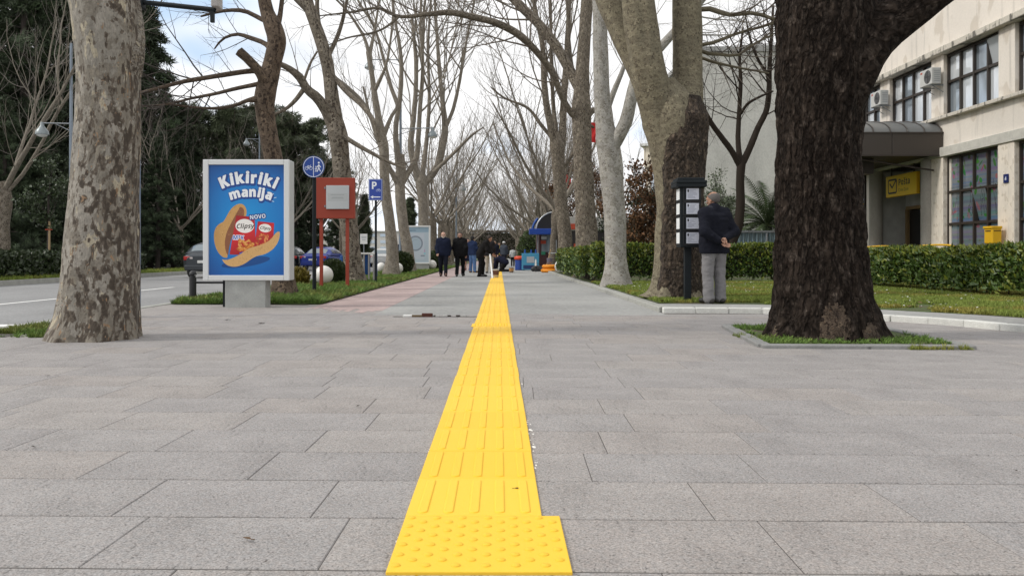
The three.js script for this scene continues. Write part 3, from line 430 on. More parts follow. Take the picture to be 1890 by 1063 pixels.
// the forked olive one behind the notice post; its lower right side keeps a thick rough bark
tree({
  name: 'plane_tree', label: 'big plane forking into three olive stems behind the notice post', z: 14.7, base: V(3.12, 0.08, -14.75), mat: M.barkOlive, twig: M.twig, seed: 702, stepLen: 0.07, sides: 72, tile: [1.1, 1.1], o: fine,
  trunk: [[1246, 560, 46], [1248, 550, 44], [1250, 520, 40], [1250, 450, 38], [1251, 380, 38], [1250, 320, 40], [1246, 270, 46], [1240, 225, 50], [1236, 190, 44], [1225, 150, 20]],
  limbs: [
    { pts: [[1228, 250, 34], [1212, 190, 32, -.1], [1196, 120, 31, -.2], [1186, 60, 31, -.2], [1178, 0, 30, -.2], [1160, -140, 27, -.3], [1120, -400, 20, -.8]], sides: 40, from: 0.6 },
    { pts: [[1206, 190, 24, -.1], [1180, 130, 21, .1], [1150, 60, 22, .3], [1124, 0, 22, .5], [1080, -110, 20, .9], [1000, -300, 15, 1.5]], sides: 32, from: 0.55 },
    { pts: [[1272, 20, 5, .3], [1310, 16, 5, .2], [1345, 27, 4.6, .1], [1392, 24, 4, 0], [1432, 36, 3, 0], [1480, 50, 2, 0]], sides: 10, lvl: 2, len: 3, o: { n: [0, 0, 10, 5] } }, { pts: [[1276, 84, 4, .3], [1312, 80, 3.6, .2], [1360, 62, 3, .1], [1425, 44, 2.2, 0], [1470, 30, 1.4, 0]], sides: 8, lvl: 2, len: 3, o: { n: [0, 0, 9, 5] } }, { pts: [[1276, 86, 4.4, .4], [1305, 98, 3.8, .4], [1330, 100, 3.4, .3], [1362, 102, 3, .3], [1385, 85, 2.4, .2], [1430, 62, 1.6, .2]], sides: 8, lvl: 2, len: 2.5, o: { n: [0, 0, 8, 4] } }, { pts: [[1276, 98, 3.4, .6], [1310, 112, 3, .6], [1350, 122, 2.6, .6], [1420, 135, 1.6, .6]], sides: 8, lvl: 2, len: 2.5, o: { n: [0, 0, 8, 4] } },
    { pts: [[1256, 250, 36], [1266, 195, 31, .1], [1270, 140, 27, .2], [1270, 80, 26, .2], [1268, 0, 26, .2], [1268, -150, 24, .3], [1280, -420, 18, .5]], sides: 40, from: 0.6 },
  ],
  extra: (t, B) => {
    const m = new MB(), z = 14.7, axis = [[1252, 556, 45], [1252, 520, 41.5], [1252, 450, 39.5], [1253, 380, 39.5], [1254, 320, 41.5], [1256, 270, 44], [1262, 222, 40], [1266, 180, 33]].map(([x, y, r]) => [at(x, y, z).sub(B), r * z / FOCAL]);
    const [P, A] = spline(axis, 0.05);
    m.grid(70, P.length - 1, (u, v) => { const i = Math.round(v * (P.length - 1)), y = v, edge = (fbm(v, 0.3, 24, 3, 4, 8) - 0.5) * 0.45, a0 = -1.42 + edge - Math.max(0, 0.25 - y) * 1.6, a = lerp(a0, 2.0, u), e = Math.min(1, u * 8, (1 - u) * 8, (1 - v) * 10); const rr = A[i] + 0.060 * e - 0.03 * (1 - e) + (Math.abs(fbm3(Math.cos(a) * 6, P[i].y * 4, Math.sin(a) * 6, 4, 33) - 0.5) * 0.12) * e;
      return { p: V(P[i].x - 0.02 + Math.sin(a + 0.35) * rr, P[i].y, P[i].z + Math.cos(a + 0.35) * rr), u: a * A[i] / 1.1, v: P[i].y / 1.1 }; });
    part('rough_bark', m.geo(), std(col(1.75, 1.55, 1.3), 1, 0, { map: barkRough, bumpMap: barkRoughBump, bumpScale: 0.03 }), t);
  },
});
// the pale one
tree({
  name: 'plane_tree', label: 'pale whitish plane with two upright stems beside the lawn kerb', z: 20.5, base: V(2.9, 0.08, -20.55), mat: M.barkPale, twig: M.twigPale, seed: 805, stepLen: 0.09, sides: 48, tile: [1.2, 1.2], o: fine,
  trunk: [[1137, 533, 25], [1137, 522, 23], [1137, 480, 20.5], [1135, 400, 20], [1131, 340, 20], [1127, 300, 22], [1121, 265, 22], [1116, 225, 18], [1112, 180, 15.5], [1110, 120, 14], [1108, 60, 13], [1107, 0, 13], [1106, -100, 12], [1104, -260, 9]],
  limbs: [{ pts: [[1122, 285, 12], [1138, 258, 13, -.1], [1155, 225, 12.5, -.2], [1166, 180, 11.5, -.3], [1180, 130, 10, -.4], [1215, 92, 8, -.4], [1262, 40, 7, -.5], [1330, -40, 5, -.6]], sides: 20, from: 0.6 },
    { pts: [[1118, 215, 5, .2], [1132, 172, 5, .4], [1152, 122, 4, .5], [1165, 60, 3.4, .7], [1172, -40, 2.5, 1]], sides: 12 },
    { pts: [[1106, -240, 9], [1060, -420, 6, .5], [1020, -600, 4, 1]], sides: 10 }, { pts: [[1106, -200, 9], [1170, -400, 6, -.5], [1210, -600, 4, -1]], sides: 10 }],
});
// the rest of the right row
tree({
  name: 'plane_tree', label: 'brown plane behind the hedge corner with a long limb arching over the pavement', z: 29, base: V(3.02, 0.08, -29.05), mat: M.barkBrown, twig: M.twig, seed: 907, stepLen: 0.12, sides: 36, tile: [1.2, 1.2], o: fine,
  trunk: [[1086, 515, 24], [1085, 500, 21.5], [1083, 440, 19.5], [1080, 380, 18], [1077, 300, 16.5], [1074, 240, 17], [1074, 205, 18], [1074, 160, 14], [1076, 120, 12.5], [1080, 60, 11.5], [1084, 0, 11], [1086, -100, 9.5], [1084, -260, 7]],
  limbs: [
    { pts: [[1070, 222, 7], [1052, 205, 6.5, -.2], [1038, 180, 6, -.4], [1018, 132, 6, -.8], [990, 95, 6.5, -1.2], [955, 62, 7, -1.6], [918, 43, 6.6, -2], [880, 33, 6, -2.4], [830, 23, 5.4, -2.8], [790, 26, 4.6, -3], [735, 30, 3.2, -3.2], [700, 15, 2.6, -3.4], [650, 22, 2, -3.6], [580, 30, 1, -3.8]], sides: 14, from: 0.15, lvl: 2, len: 5, o: { n: [0, 0, 26, 5], up: [0, 0, 0.5, 0.2] } },
    { pts: [[1070, 165, 10], [1052, 130, 9.5, .2], [1026, 85, 9, .3], [1000, 50, 9, .4], [965, 15, 8.4, .5], [930, -20, 8, .6], [860, -90, 6, .8]], sides: 16, from: 0.25 },
    { pts: [[736, 30, 2.6, -3.2], [715, 48, 2.4, -3.3], [695, 58, 2, -3.4], [640, 70, 1.4, -3.5], [600, 85, .8, -3.6]], sides: 8, lvl: 2, len: 2.5, o: { n: [0, 0, 12, 5] } },
    { pts: [[1082, 215, 7], [1092, 205, 6.5, .2], [1096, 203, 6, .3]], sides: 12, bare: true, name: 'branch_stub' },
    { pts: [[1096, 235, 2.4, .3], [1075, 222, 3.0, .1], [1058, 216, 3.2, 0]], sides: 8, bare: true },
    { pts: [[1072, 170, 4, .2], [1058, 130, 3.4, .4], [1050, 70, 2.8, .6], [1046, 0, 2.2, .8]], sides: 8 },
    { pts: [[1084, -230, 7], [1040, -420, 4, .5]], sides: 8 }, { pts: [[1085, -230, 7], [1150, -420, 4, .5]], sides: 8 },
  ],
});
tree({
  name: 'plane_tree', label: 'brown plane growing in front of the kiosk with the arched roof', z: 38, base: V(3.05, 0.05, -38.05), mat: M.barkBrown, twig: M.twig, seed: 1003, stepLen: 0.15, sides: 28, tile: [1.2, 1.2], o: fan,
  trunk: [[1045, 505, 17], [1044, 492, 15], [1042, 440, 13], [1038, 390, 12], [1033, 340, 11.5], [1030, 300, 12], [1028, 270, 13], [1024, 245, 8]],
  limbs: [{ pts: [[1032, 300, 9], [1038, 250, 7.5, .2], [1040, 200, 6.5, .3], [1045, 120, 5.5, .4], [1050, 20, 4.5, .5], [1052, -100, 3, .6]], sides: 12, from: 0.2 }, { pts: [[1028, 280, 9], [1015, 225, 7, -.2], [1006, 170, 6, -.4], [1002, 90, 5, -.5], [985, 0, 4, -.6], [975, -100, 3, -.6]], sides: 12, from: 0.2 },
    { pts: [[1030, 272, 5], [1022, 200, 4, .4], [1018, 110, 3.4, .8], [1016, 0, 2.6, 1.1]], sides: 8, from: 0.2 }, { pts: [[1034, 320, 4], [1060, 280, 3, -.2], [1078, 250, 2, -.3]], sides: 8, from: .4 }, { pts: [[1026, 262, 4], [1000, 232, 3.4, 0], [975, 200, 2.6, 0], [930, 180, 2, 0], [905, 160, 1, 0]], sides: 8, from: .3 }],
});

// left row
tree({
  name: 'plane_tree', label: 'dark brown leaning plane rising behind the blue advertising panel', z: 16.7, base: V(-4.32, 0, -16.75), mat: std(col(0.62, 0.52, 0.46), .95, 0, { map: barkBrown, bumpMap: flakeBump, bumpScale: .01 }), twig: M.twigDark, seed: 1105, stepLen: 0.08, sides: 44, tile: [1.1, 1.1], o: { ...fine, up: [0.1, 0.15, 0.2, 0.2] },
  trunk: [[525, 558, 26], [524, 545, 22], [522, 510, 19], [518, 430, 17.5], [510, 350, 17], [505, 300, 17], [495, 250, 16], [488, 205, 17], [488, 178, 19], [494, 150, 18], [504, 110, 16], [510, 75, 17], [504, 50, 16], [492, 20, 12], [482, -30, 11], [470, -120, 10], [450, -260, 7]],
  limbs: [
    { pts: [[489, 150, 11, -.1], [478, 132, 9.5, -.2], [462, 115, 8.5, -.3], [446, 98, 8.5, -.4], [440, 94, 9, -.4]], sides: 16, bare: true, name: 'cut_stub' },
    { pts: [[487, 186, 8], [472, 183, 7, -.1], [466, 182, 4, -.15], [430, 195, 3.4, -.3], [395, 200, 2.8, -.5], [340, 196, 2.2, -.8], [300, 190, 1, -1]], sides: 10, from: .4, lvl: 2, len: 2, o: { n: [0, 0, 8, 4] } },
    { pts: [[497, 130, 6], [460, 131, 5, -.2], [400, 140, 4.6, -.5], [340, 150, 4.2, -.8], [290, 163, 3.4, -1.2], [255, 172, 2.4, -1.4]], sides: 10, from: .3, lvl: 2, len: 3, o: { n: [0, 0, 14, 5] } },
    { pts: [[494, 150, 5], [475, 155, 4.4, -.1], [440, 162, 3.8, .1], [400, 172, 3.2, .3], [350, 182, 2.6, .5], [310, 192, 2.2, .6], [262, 196, 1.4, .7]], sides: 10, from: .3, lvl: 2, len: 3, o: { n: [0, 0, 14, 5] } },
    { pts: [[506, 96, 6], [488, 80, 4.8, .2], [462, 70, 4.2, .4], [435, 63, 3.2, .6], [410, 72, 2.4, .7], [395, 90, 1.4, .8]], sides: 10, from: .4, lvl: 2, len: 2, o: { n: [0, 0, 10, 5] } },
    { pts: [[500, 40, 7], [482, 35, 4.6, .2], [450, 20, 4, .3], [410, 20, 3.2, .4], [370, 30, 2, .5]], sides: 10, from: .4, lvl: 2, len: 2, o: { n: [0, 0, 12, 5] } },
    { pts: [[508, 55, 8], [516, 30, 5, .1], [520, 0, 4.4, .2], [530, -60, 3.4, .3]], sides: 10, from: .4 },
    { pts: [[470, -100, 9], [420, -200, 6, -.4], [360, -320, 4, -.6]], sides: 8 }, { pts: [[452, -240, 7], [500, -380, 4, .6]], sides: 8 },
  ],
});
tree({
  name: 'plane_tree', label: 'tall grey brown plane curving up behind the red framed board', z: 25, base: V(-4.42, 0, -25.05), mat: M.barkBrown, twig: M.twig, seed: 1205, stepLen: 0.1, sides: 40, tile: [1.2, 1.2], o: fine,
  trunk: [[656, 538, 25], [654, 526, 21], [650, 490, 18], [645, 430, 16.5], [638, 380, 16], [632, 330, 16], [628, 290, 17], [624, 255, 18], [616, 215, 15], [611, 170, 12.5], [604, 120, 12], [594, 80, 11.5], [580, 40, 11], [566, 0, 11], [545, -90, 10], [520, -220, 8]],
  limbs: [
    { pts: [[616, 235, 13], [602, 205, 10, -.2], [585, 180, 9.5, -.4], [566, 165, 8.5, -.6], [553, 143, 8, -.8], [535, 128, 6, -1], [516, 118, 5, -1.2], [490, 112, 3, -1.4]], sides: 14, from: .4, lvl: 2, len: 3, o: { n: [0, 0, 10, 5] } },
    { pts: [[614, 140, 5], [640, 170, 4.6, -.3], [668, 195, 4.6, -.6], [690, 225, 4.4, -.9], [700, 262, 3.4, -1]], sides: 10, bare: true },
    { pts: [[624, 245, 5], [650, 262, 4.6, -.3], [685, 282, 3.8, -.6], [720, 300, 3, -.8], [745, 310, 1.4, -1]], sides: 10, from: .3, lvl: 2, len: 3, o: { n: [0, 0, 12, 5] } },
    { pts: [[560, 165, 5, -.6], [540, 190, 4, -.6], [520, 205, 3.2, -.7], [490, 215, 1.6, -.8]], sides: 8, lvl: 2, len: 2, o: { n: [0, 0, 8, 4] } },
    { pts: [[572, 20, 9], [550, 0, 7, -.1], [510, -40, 5, -.2], [460, -100, 3, -.4]], sides: 10, from: .3 },
    { pts: [[602, 110, 5, .2], [625, 60, 4, .4], [640, 0, 3.2, .6], [655, -90, 2, .8]], sides: 8, from: .3 }, { pts: [[590, 70, 5, .2], [585, 0, 4, .6], [600, -90, 3, 1]], sides: 8, from: .3 },
    { pts: [[560, 150, 3, -.6], [573, 115, 2.4, -.5], [585, 95, 1.8, -.4]], sides: 8, lvl: 2, len: 2, o: { n: [0, 0, 6, 4] } },
  ],
});
tree({
  name: 'plane_tree', label: 'slim pale brown plane just right of the parking sign, gnarled at its foot', z: 33, base: V(-4.35, 0, -33.05), mat: M.barkFar, twig: M.twigGrey, seed: 1305, stepLen: 0.12, sides: 32, tile: [1.2, 1.2], o: fan,
  trunk: [[722, 520, 18], [722, 505, 15], [724, 470, 11], [720, 420, 10], [713, 370, 9.5], [709, 320, 9], [708, 270, 9.5], [703, 245, 8], [696, 205, 6], [690, 165, 5], [684, 125, 4.6], [680, 95, 5]],
  limbs: [
    { pts: [[708, 250, 5], [722, 215, 3.4, .2], [733, 195, 3, .3], [722, 160, 3, .4], [708, 110, 2.8, .5], [690, 50, 2.4, .6], [660, 0, 2, .7], [630, -60, 1.4, .8]], sides: 10, from: .5 },
    { pts: [[706, 262, 5], [690, 230, 4, -.2], [670, 190, 3.6, -.4], [640, 160, 3.4, -.6], [615, 140, 2.6, -.8]], sides: 10, from: .3 },
    { pts: [[681, 100, 4], [672, 70, 2.6, 0], [640, 20, 2.2, 0], [600, -20, 1.6, 0]], sides: 8, from: .2 }, { pts: [[682, 100, 4], [690, 60, 2.4, .3], [700, 0, 2, .4], [712, -80, 1.4, .5]], sides: 8, from: .2 }, { pts: [[690, 170, 4], [712, 120, 2.2, -.3], [722, 60, 2, -.5], [728, -30, 1.4, -.7]], sides: 8, from: .2 },
  ],
});
tree({
  name: 'plane_tree', label: 'forked pale plane leaning left of the grey washing machine panel', z: 40, base: V(-4.6, 0, -40.05), mat: M.barkFar, twig: M.twigGrey, seed: 1405, stepLen: 0.14, sides: 28, tile: [1.2, 1.2], o: fan,
  trunk: [[757, 512, 15], [756, 500, 13], [752, 460, 11], [745, 420, 10], [740, 380, 9], [738, 345, 9], [740, 310, 9], [740, 285, 6]],
  limbs: [{ pts: [[740, 340, 7], [752, 320, 5.5, .2], [768, 290, 5, .4], [772, 250, 4.6, .4], [775, 200, 4, .5], [780, 130, 3.4, .6], [776, 40, 2.6, .7], [780, -60, 1.6, .8]], sides: 10, from: .3 }, { pts: [[738, 330, 7], [734, 290, 5.6, -.2], [730, 240, 5, -.3], [738, 180, 4.4, -.4], [740, 110, 3.6, -.5], [728, 30, 2.6, -.5], [716, -60, 1.6, -.6]], sides: 10, from: .3 }, { pts: [[736, 345, 5], [722, 318, 4, -.3], [712, 300, 3, -.5], [690, 240, 2.6, -.6], [670, 160, 2, -.8]], sides: 8, from: .3 }],
});
tree({
  name: 'plane_tree', label: 'dark trunked plane spreading in a fan above the washing machine panel', z: 50, base: V(-4.6, 0, -50.05), mat: M.barkFar, twig: M.twigGrey, seed: 1505, stepLen: 0.16, sides: 28, tile: [1.2, 1.2], o: fan,
  trunk: [[782, 498, 13], [782, 488, 11], [782, 440, 10], [781, 390, 9.5], [779, 350, 10], [777, 332, 11], [775, 318, 8]],
  limbs: [{ pts: [[780, 340, 8], [795, 325, 7, .2], [808, 305, 6.4, .3], [816, 275, 6, .3], [821, 245, 6, .3], [818, 200, 5, .3], [812, 140, 4, .3], [806, 60, 3, .3], [800, -40, 2, .3]], sides: 12, from: .25 }, { pts: [[776, 340, 8], [766, 310, 6.4, -.2], [758, 270, 5.6, -.3], [764, 210, 4.8, -.3], [768, 130, 4, -.3], [760, 30, 2.6, -.3]], sides: 10, from: .25 },
    { pts: [[820, 240, 4, .3], [835, 205, 3.4, .6], [848, 150, 3, .8], [860, 80, 2.4, 1], [880, -20, 1.6, 1.2]], sides: 8, from: .2 }, { pts: [[778, 330, 5], [786, 270, 4, .5], [792, 190, 3.2, .8], [790, 90, 2.4, 1], [796, -20, 1.6, 1.2]], sides: 8, from: .2 }, { pts: [[800, 318, 4, -.3], [840, 280, 3, -.6], [870, 250, 2.4, -.8], [892, 235, 1.2, -1]], sides: 8, from: .3 }],
});

// more planes down the avenue: three built, the others copied
function avenueTree(seed, label, p, group, h = 1) {
  const R = rng(seed), t = thing('plane_tree', label, 'tree', p, 0, group), tm = new MB(), tw = new MB(), H = 3.0 + R() * 0.8, lean = (R() - .5) * 0.5;
  const [P, A] = spline([[V(0, -0.1, 0), 0.34], [V(0.02, 0.3, 0), 0.29], [V(lean * .3, H * .5, 0), 0.25], [V(lean, H * .9, 0.05), 0.27], [V(lean, H + .25, 0.05), 0.16]], 0.2);
  tm.tube(P, A, 18, { disp: (a, l, i, r) => flare(l, 0.25, r * 0.5, a, seed) + (fbm3(Math.cos(a) + seed, l * 1.3, Math.sin(a), 3, 5) - 0.5) * 0.14, cap: true }); part('trunk', tm.geo(), M.barkBrown, t);
  const n = 5; for (let k = 0; k < n; k++) { const lm = new MB(), a = k / n * 6.283 + R(), tilt = 0.5 + R() * 0.45; grow(lm, tw, V(lean, H * 0.92 + R() * 0.2, 0.05), V(Math.cos(a) * Math.sin(tilt), Math.cos(tilt), Math.sin(a) * Math.sin(tilt)), 6.5 + R() * 4, 0.075 + R() * 0.045, 0, { up: [0.9, 1.0, 0.8, 0.5], wig: 0.30, n: [0, 6, 5, 4], ang: 0.7, ratio: [0, 0.5, 0.45, 0.4], max: 3, split: 2, thick: 0.0060, rmin: 0.005, from: 0.12 }, R); part('limb', lm.geo(), M.barkFar, t); }
  part('twigs', tw.geo(), M.twigGrey, t).userData.kind = 'stuff'; return t;
}
const GA = 'bare plane trees along the avenue';
const ord = ['first', 'second', 'third', 'fourth', 'fifth', 'sixth', 'seventh', 'eighth', 'ninth', 'tenth', 'eleventh', 'twelfth', 'thirteenth', 'fourteenth', 'fifteenth'];
const av = [avenueTree(31, 'bare brown plane, first in the right row past the arched kiosk', V(3.1, 0, -47), GA), avenueTree(57, 'bare brown plane, first in the left row past the washing machine panel', V(-4.6, 0, -59), GA), avenueTree(93, 'bare roadside plane beyond the median, standing alone among the park conifers', V(-31, 0, -78), GA)];
{
  const R = rng(2024);
  for (let i = 1; i < 13; i++) copy(av[i % 3], `bare brown plane, ${ord[i]} in the right row past the arched kiosk`, V(3.1 + (R() - .5) * .5, 0, -47 - i * 7.6), R() * 6.28, 0.85 + R() * 0.3);
  for (let i = 1; i < 12; i++) copy(av[(i + 1) % 3], `bare brown plane, ${ord[i]} in the left row past the washing machine panel`, V(-4.6 + (R() - .5) * .5, 0, -59 - i * 8), R() * 6.28, 0.85 + R() * 0.3);
  for (let i = 0; i < 4; i++) copy(av[i % 3], `bare roadside plane on the median, ${ord[i]} beyond the blue car`, V(-16 + (R() - .5), 0, -62 - i * 11), R() * 6.28, 0.8 + R() * 0.3);
  for (let i = 0; i < 8; i++) copy(av[(i + 2) % 3], `bare plane of the second right row, ${ord[i]} behind the kiosks`, V(9.5 + (R() - .5) * 3, 0, -64 - i * 10), R() * 6.28, 0.8 + R() * 0.3);
  for (let i = 0; i < 9; i++) copy(av[(i + 1) % 3], `bare plane closing the avenue, ${ord[i]} across its far end`, V(-12 + i * 3.2, 0, -165 - R() * 26), R() * 6.28, 1.0 + R() * 0.3);
}

// ---------------------------------------------------------------- buildings
function windowUnit(parent, name, p, w, h, cols, rows, o = {}) {                // lies in the plane facing -x (turn the parent to face elsewhere): width along z
  const g = sub(name, parent, p), f = o.bar ?? 0.075, d = 0.12, bars = [];
  for (let i = 0; i <= cols; i++) bars.push(box(d, h + f, f, 0, h / 2, (i / cols - 0.5) * w + (i === 0 ? -f * .01 : 0)));
  const ys = o.ys ?? Array.from({ length: rows + 1 }, (_, j) => j / rows);
  for (const y of ys) bars.push(box(d - 0.012, f, w - 0.004, 0, y * h, 0));
  part('frame', merge(bars), M.frame, g);
  for (let j = 0; j < ys.length - 1; j++) for (let i = 0; i < cols; i++) {
    const y0 = ys[j] * h, y1 = ys[j + 1] * h, m = new MB(), ww = w / cols - f * 0.6, hh = y1 - y0 - f * 0.6, c = V(0.02, (y0 + y1) / 2, (( i + 0.5) / cols - 0.5) * w);
    const u0 = i / cols, u1 = (i + 1) / cols, v0 = ys[j], v1 = ys[j + 1];
    const k = m.v(V(0, -hh / 2, -ww / 2), V(-1, 0, 0), u0, v0); m.v(V(0, -hh / 2, ww / 2), V(-1, 0, 0), u1, v0); m.v(V(0, hh / 2, ww / 2), V(-1, 0, 0), u1, v1); m.v(V(0, hh / 2, -ww / 2), V(-1, 0, 0), u0, v1); m.i.push(k, k + 1, k + 2, k, k + 2, k + 3);
    const e = part('pane', m.geo(), (o.glass ?? [M.glass])[(i + j * 3 + (o.s ?? 0)) % (o.glass ?? [M.glass]).length], g, c); e.rotation.y = ((i * 7 + j * 5) % 5 - 2) * 0.006; if (o.open && o.open.some(([a, b]) => a === i && b === j)) { e.rotation.z = 0.24; e.position.x -= 0.02; }
  }
  return g;
}
const printed = canvas(1024, 1024, (c, W, H) => {                              // film with plant prints and faint bands on the ground floor panes
  const g = c.createLinearGradient(0, 0, 0, H); c.fillStyle = '#a8afb4'; c.fillRect(0, 0, W, H); const R = rng(12);
  for (let i = 0; i < 60; i++) { c.fillStyle = `rgba(${90 + R() * 110 | 0},${100 + R() * 105 | 0},${125 + R() * 95 | 0},0.25)`; c.fillRect(0, R() * H, W, 8 + R() * 30); }
  c.strokeStyle = '#4d4a48'; for (let i = 0; i < 14; i++) { let x = R() * W, y = H * .55; c.lineWidth = 5; c.beginPath(); c.moveTo(x, y); for (let k = 0; k < 6; k++) { x += (R() - .4) * 60; y -= R() * 90; c.lineTo(x, y); } c.stroke(); }
  for (let i = 0; i < 55; i++) { const x = R() * W, y = Math.pow(R(), 1.2) * H * 0.62; c.fillStyle = R() < 0.68 ? `rgba(${60 + R() * 60 | 0},${130 + R() * 60 | 0},${50 + R() * 30 | 0},.75)` : `rgba(${190 + R() * 50 | 0},${90 + R() * 60 | 0},${110 + R() * 50 | 0},.7)`; c.beginPath(); c.ellipse(x, y, 16 + R() * 34, 9 + R() * 15, R() * 3, 0, 6.3); c.fill(); }
  for (let i = 0; i < 50; i++) { c.fillStyle = `rgba(${150 + R() * 80 | 0},${60 + R() * 70 | 0},${70 + R() * 60 | 0},.5)`; c.fillRect(R() * W, H * (.72 + R() * .28), 10 + R() * 60, 4 + R() * 18); }
});
const FX = 14;                                                                 // the post office facade stands on x = 14 and runs away from us
const printGlass = std(col(0.62, 0.64, 0.68), 0.08, 0.35, { map: printed }), blueGlass = std(col(0.40, 0.46, 0.52), 0.05, 0.6), paleGlass = std(col(0.74, 0.78, 0.82), 0.06, 0.35);  // paleGlass: brightness of reflected sky put into the pane colour
{
  const b = thing('post_office_building', 'cream rendered two storey office block with dark framed windows, on the right', 'building', V(FX, 0.08, 0));
  const yS = 3.85, yB = 5.02, yT = 6.98, z0 = 17, z1 = 36.5, seg = 3.6, R = rng(66);   // heads of the ground floor windows, sills and heads of the upper ones
  const wall = [];
  wall.push(box(0.34, yB - yS - 0.30, z1 - z0, 0.17, (yB + yS + 0.30) / 2, -(z0 + z1) / 2), box(0.34, 5.5, z1 - z0, 0.17, yT + 0.28 + 2.75, -(z0 + z1) / 2), box(12, 12.6, 0.3, 6.4, 6.3, -z0 + .16), box(12, 12.6, 0.3, 6.4, 6.3, -z1 - .16), box(0.3, 12.6, z1 - z0, 12.5, 6.3, -(z0 + z1) / 2), box(12.4, 0.3, z1 - z0, 6.4, 12.68, -(z0 + z1) / 2), box(0.34, 0.35, z1 - z0, 0.17, 0.17, -(z0 + z1) / 2), box(11.5, .2, z1 - z0 - .4, 6.4, 4.4, -(z0 + z1) / 2));
  part('wall', merge(wall), M.stucco, b);
  part('back_partition', box(0.1, 8, z1 - z0 - 0.6, 5, 4.05, -(z0 + z1) / 2), M.concrete, b);
  part('ledge', merge([rbox(0.20, 0.30, z1 - z0, 0.02, -0.03, yS + 0.15, -(z0 + z1) / 2)]), std(col(1.5, 1.45, 1.36), 0.9, 0, { map: concreteMap, bumpMap: fineBump, bumpScale: .003 }), b);
  part('window_sill', rbox(0.26, 0.11, z1 - z0, 0.02, -0.06, yB + 0.055, -(z0 + z1) / 2), std(0xffffff, .95, 0, { map: scaled(mouldMap, .5) }), b);
  part('cornice', rbox(0.34, 0.20, z1 - z0, 0.03, -0.10, yT + 0.18, -(z0 + z1) / 2), std(0xffffff, 0.95, 0, { map: scaled(mouldMap, .35), bumpMap: fineBump, bumpScale: .004 }), b);
  const pier = rbox(0.40, yS - 0.003, 0.74, 0.02, 0.12, yS / 2, 0), upper = rbox(0.36, yT - yB + .08, 0.74, 0.02, 0.12, (yT + yB) / 2 + .04, 0);
  for (let i = -1; i < 4; i++) {
    const zp = 22.8 + seg * i, zc = zp + seg / 2; part('upper_pier', upper, M.stucco, b, V(0, 0, -zp));
    windowUnit(b, 'window', V(0.12, yB + 0.12, -zc), 2.84, yT - yB - 0.10, 4, 2, { ys: [0, 0.56, 1], glass: [blueGlass, paleGlass, paleGlass, blueGlass, paleGlass], s: i + 3, open: i === 0 ? [[3, 1]] : [] });
    if (i !== 2) part('pier', pier, std(col(1.1, 1.08, 1.04), .9, 0, { map: stuccoMap }), b, V(0, 0, -zp));
    if (i !== 1 && i !== 2) windowUnit(b, 'window', V(0.12, 0.36, -zc), 2.84, yS - 0.40, 4, 4, { ys: [0, 0.10, 0.40, 0.69, 1], glass: [printGlass], open: i === 0 ? [[2, 2]] : [] });
  }
  // entrance recessed between two round columns
  for (const z of [26.95, 30.7]) part('column', new THREE.CylinderGeometry(0.235, 0.235, yS - 0.004, 28).translate(0, yS / 2, 0), std(col(0.88, 0.82, 0.76), 0.9, 0, { map: concreteMap, bumpMap: fineBump, bumpScale: .002 }), b, V(-0.05, 0, -z));
  part('pier', rbox(0.40, yS - 0.003, 0.5, 0.02, 0.30, yS / 2, -31.6), M.stucco, b); part('pier', rbox(.4, yS - .003, .6, .02, .3, yS / 2, -26.2), M.stucco, b);
  const en = sub('entrance', b, V(0.9, 0, -28.85)); part('side_wall', merge([box(1.3, yS, 0.12, -.2, yS / 2, -1.9), box(1.3, yS, 0.12, -.2, yS / 2, 1.9), box(0.12, 1.3, 3.7, 0.2, 3.2, 0)]), M.concrete, en);
  part('glazing', box(0.06, 2.4, 1.2, 0.2, 1.2, 1.2), std(col(.05, .055, .06), .1, .2), en); part('door_frame', merge([box(0.12, 2.46, 0.09, 0.16, 1.23, -1.75), box(0.12, 2.46, 0.09, 0.16, 1.23, 0.55), box(0.12, 0.12, 2.3, .16, 2.5, -.6)]), std(col(0.22, 0.15, 0.07), .5), en);
  part('door', merge([box(0.05, 2.4, 1.08, 0.25, 1.2, -1.15), box(0.05, 2.4, 1.08, 0.25, 1.2, -0.05)]), std(col(0.008, 0.008, 0.009), 0.35), en); part('door_handle', cyl(0.015, 0.015, 0.5, 0.20, 0.9, -0.55), M.alu, en);
  const wb = windowUnit(b, 'banner_window', V(0.12, 0.36, -33.3), 2.7, yS - 0.4, 4, 4, { ys: [0, 0.10, 0.42, 0.72, 1], glass: [std(0xffffff, 0.2, 0, { map: canvas(512, 512, (c) => { c.fillStyle = '#9aa3b4'; c.fillRect(0, 0, 512, 512); c.fillStyle = '#e0a020'; c.fillRect(0, 150, 512, 362); c.fillStyle = '#50380c'; c.font = 'bold 190px sans-serif'; c.fillText('@', 250, 330); c.font = 'bold 90px sans-serif'; c.fillText('VM', 270, 450); }) })] });
  // deep canopy on the near side of the entrance, with a barrel roof of ribbed sheets
  const cn = sub('canopy', b, V(0, 4.0 - .08, -29.0)), L = 3.3, D = 5.7, brown = std(col(0.060, 0.050, 0.043), 0.4, 0.3);
  const panelW = (x0, x1, z) => rbox(Math.abs(x1 - x0) - 0.015, 0.68, 0.05, 0.01, (x0 + x1) / 2, 0.34, z);
  for (const z of [D / 2, -D / 2]) { part('fascia_panel', panelW(-L, -1.62, z), brown, cn); part('fascia_panel', panelW(-1.62, -0.02, z), brown, cn); }
  for (let k = 0; k < 3; k++) part('fascia_panel', rbox(0.05, 0.68, D / 3 - .015, .01, -L, .34, (k - 1) * D / 3), brown, cn);
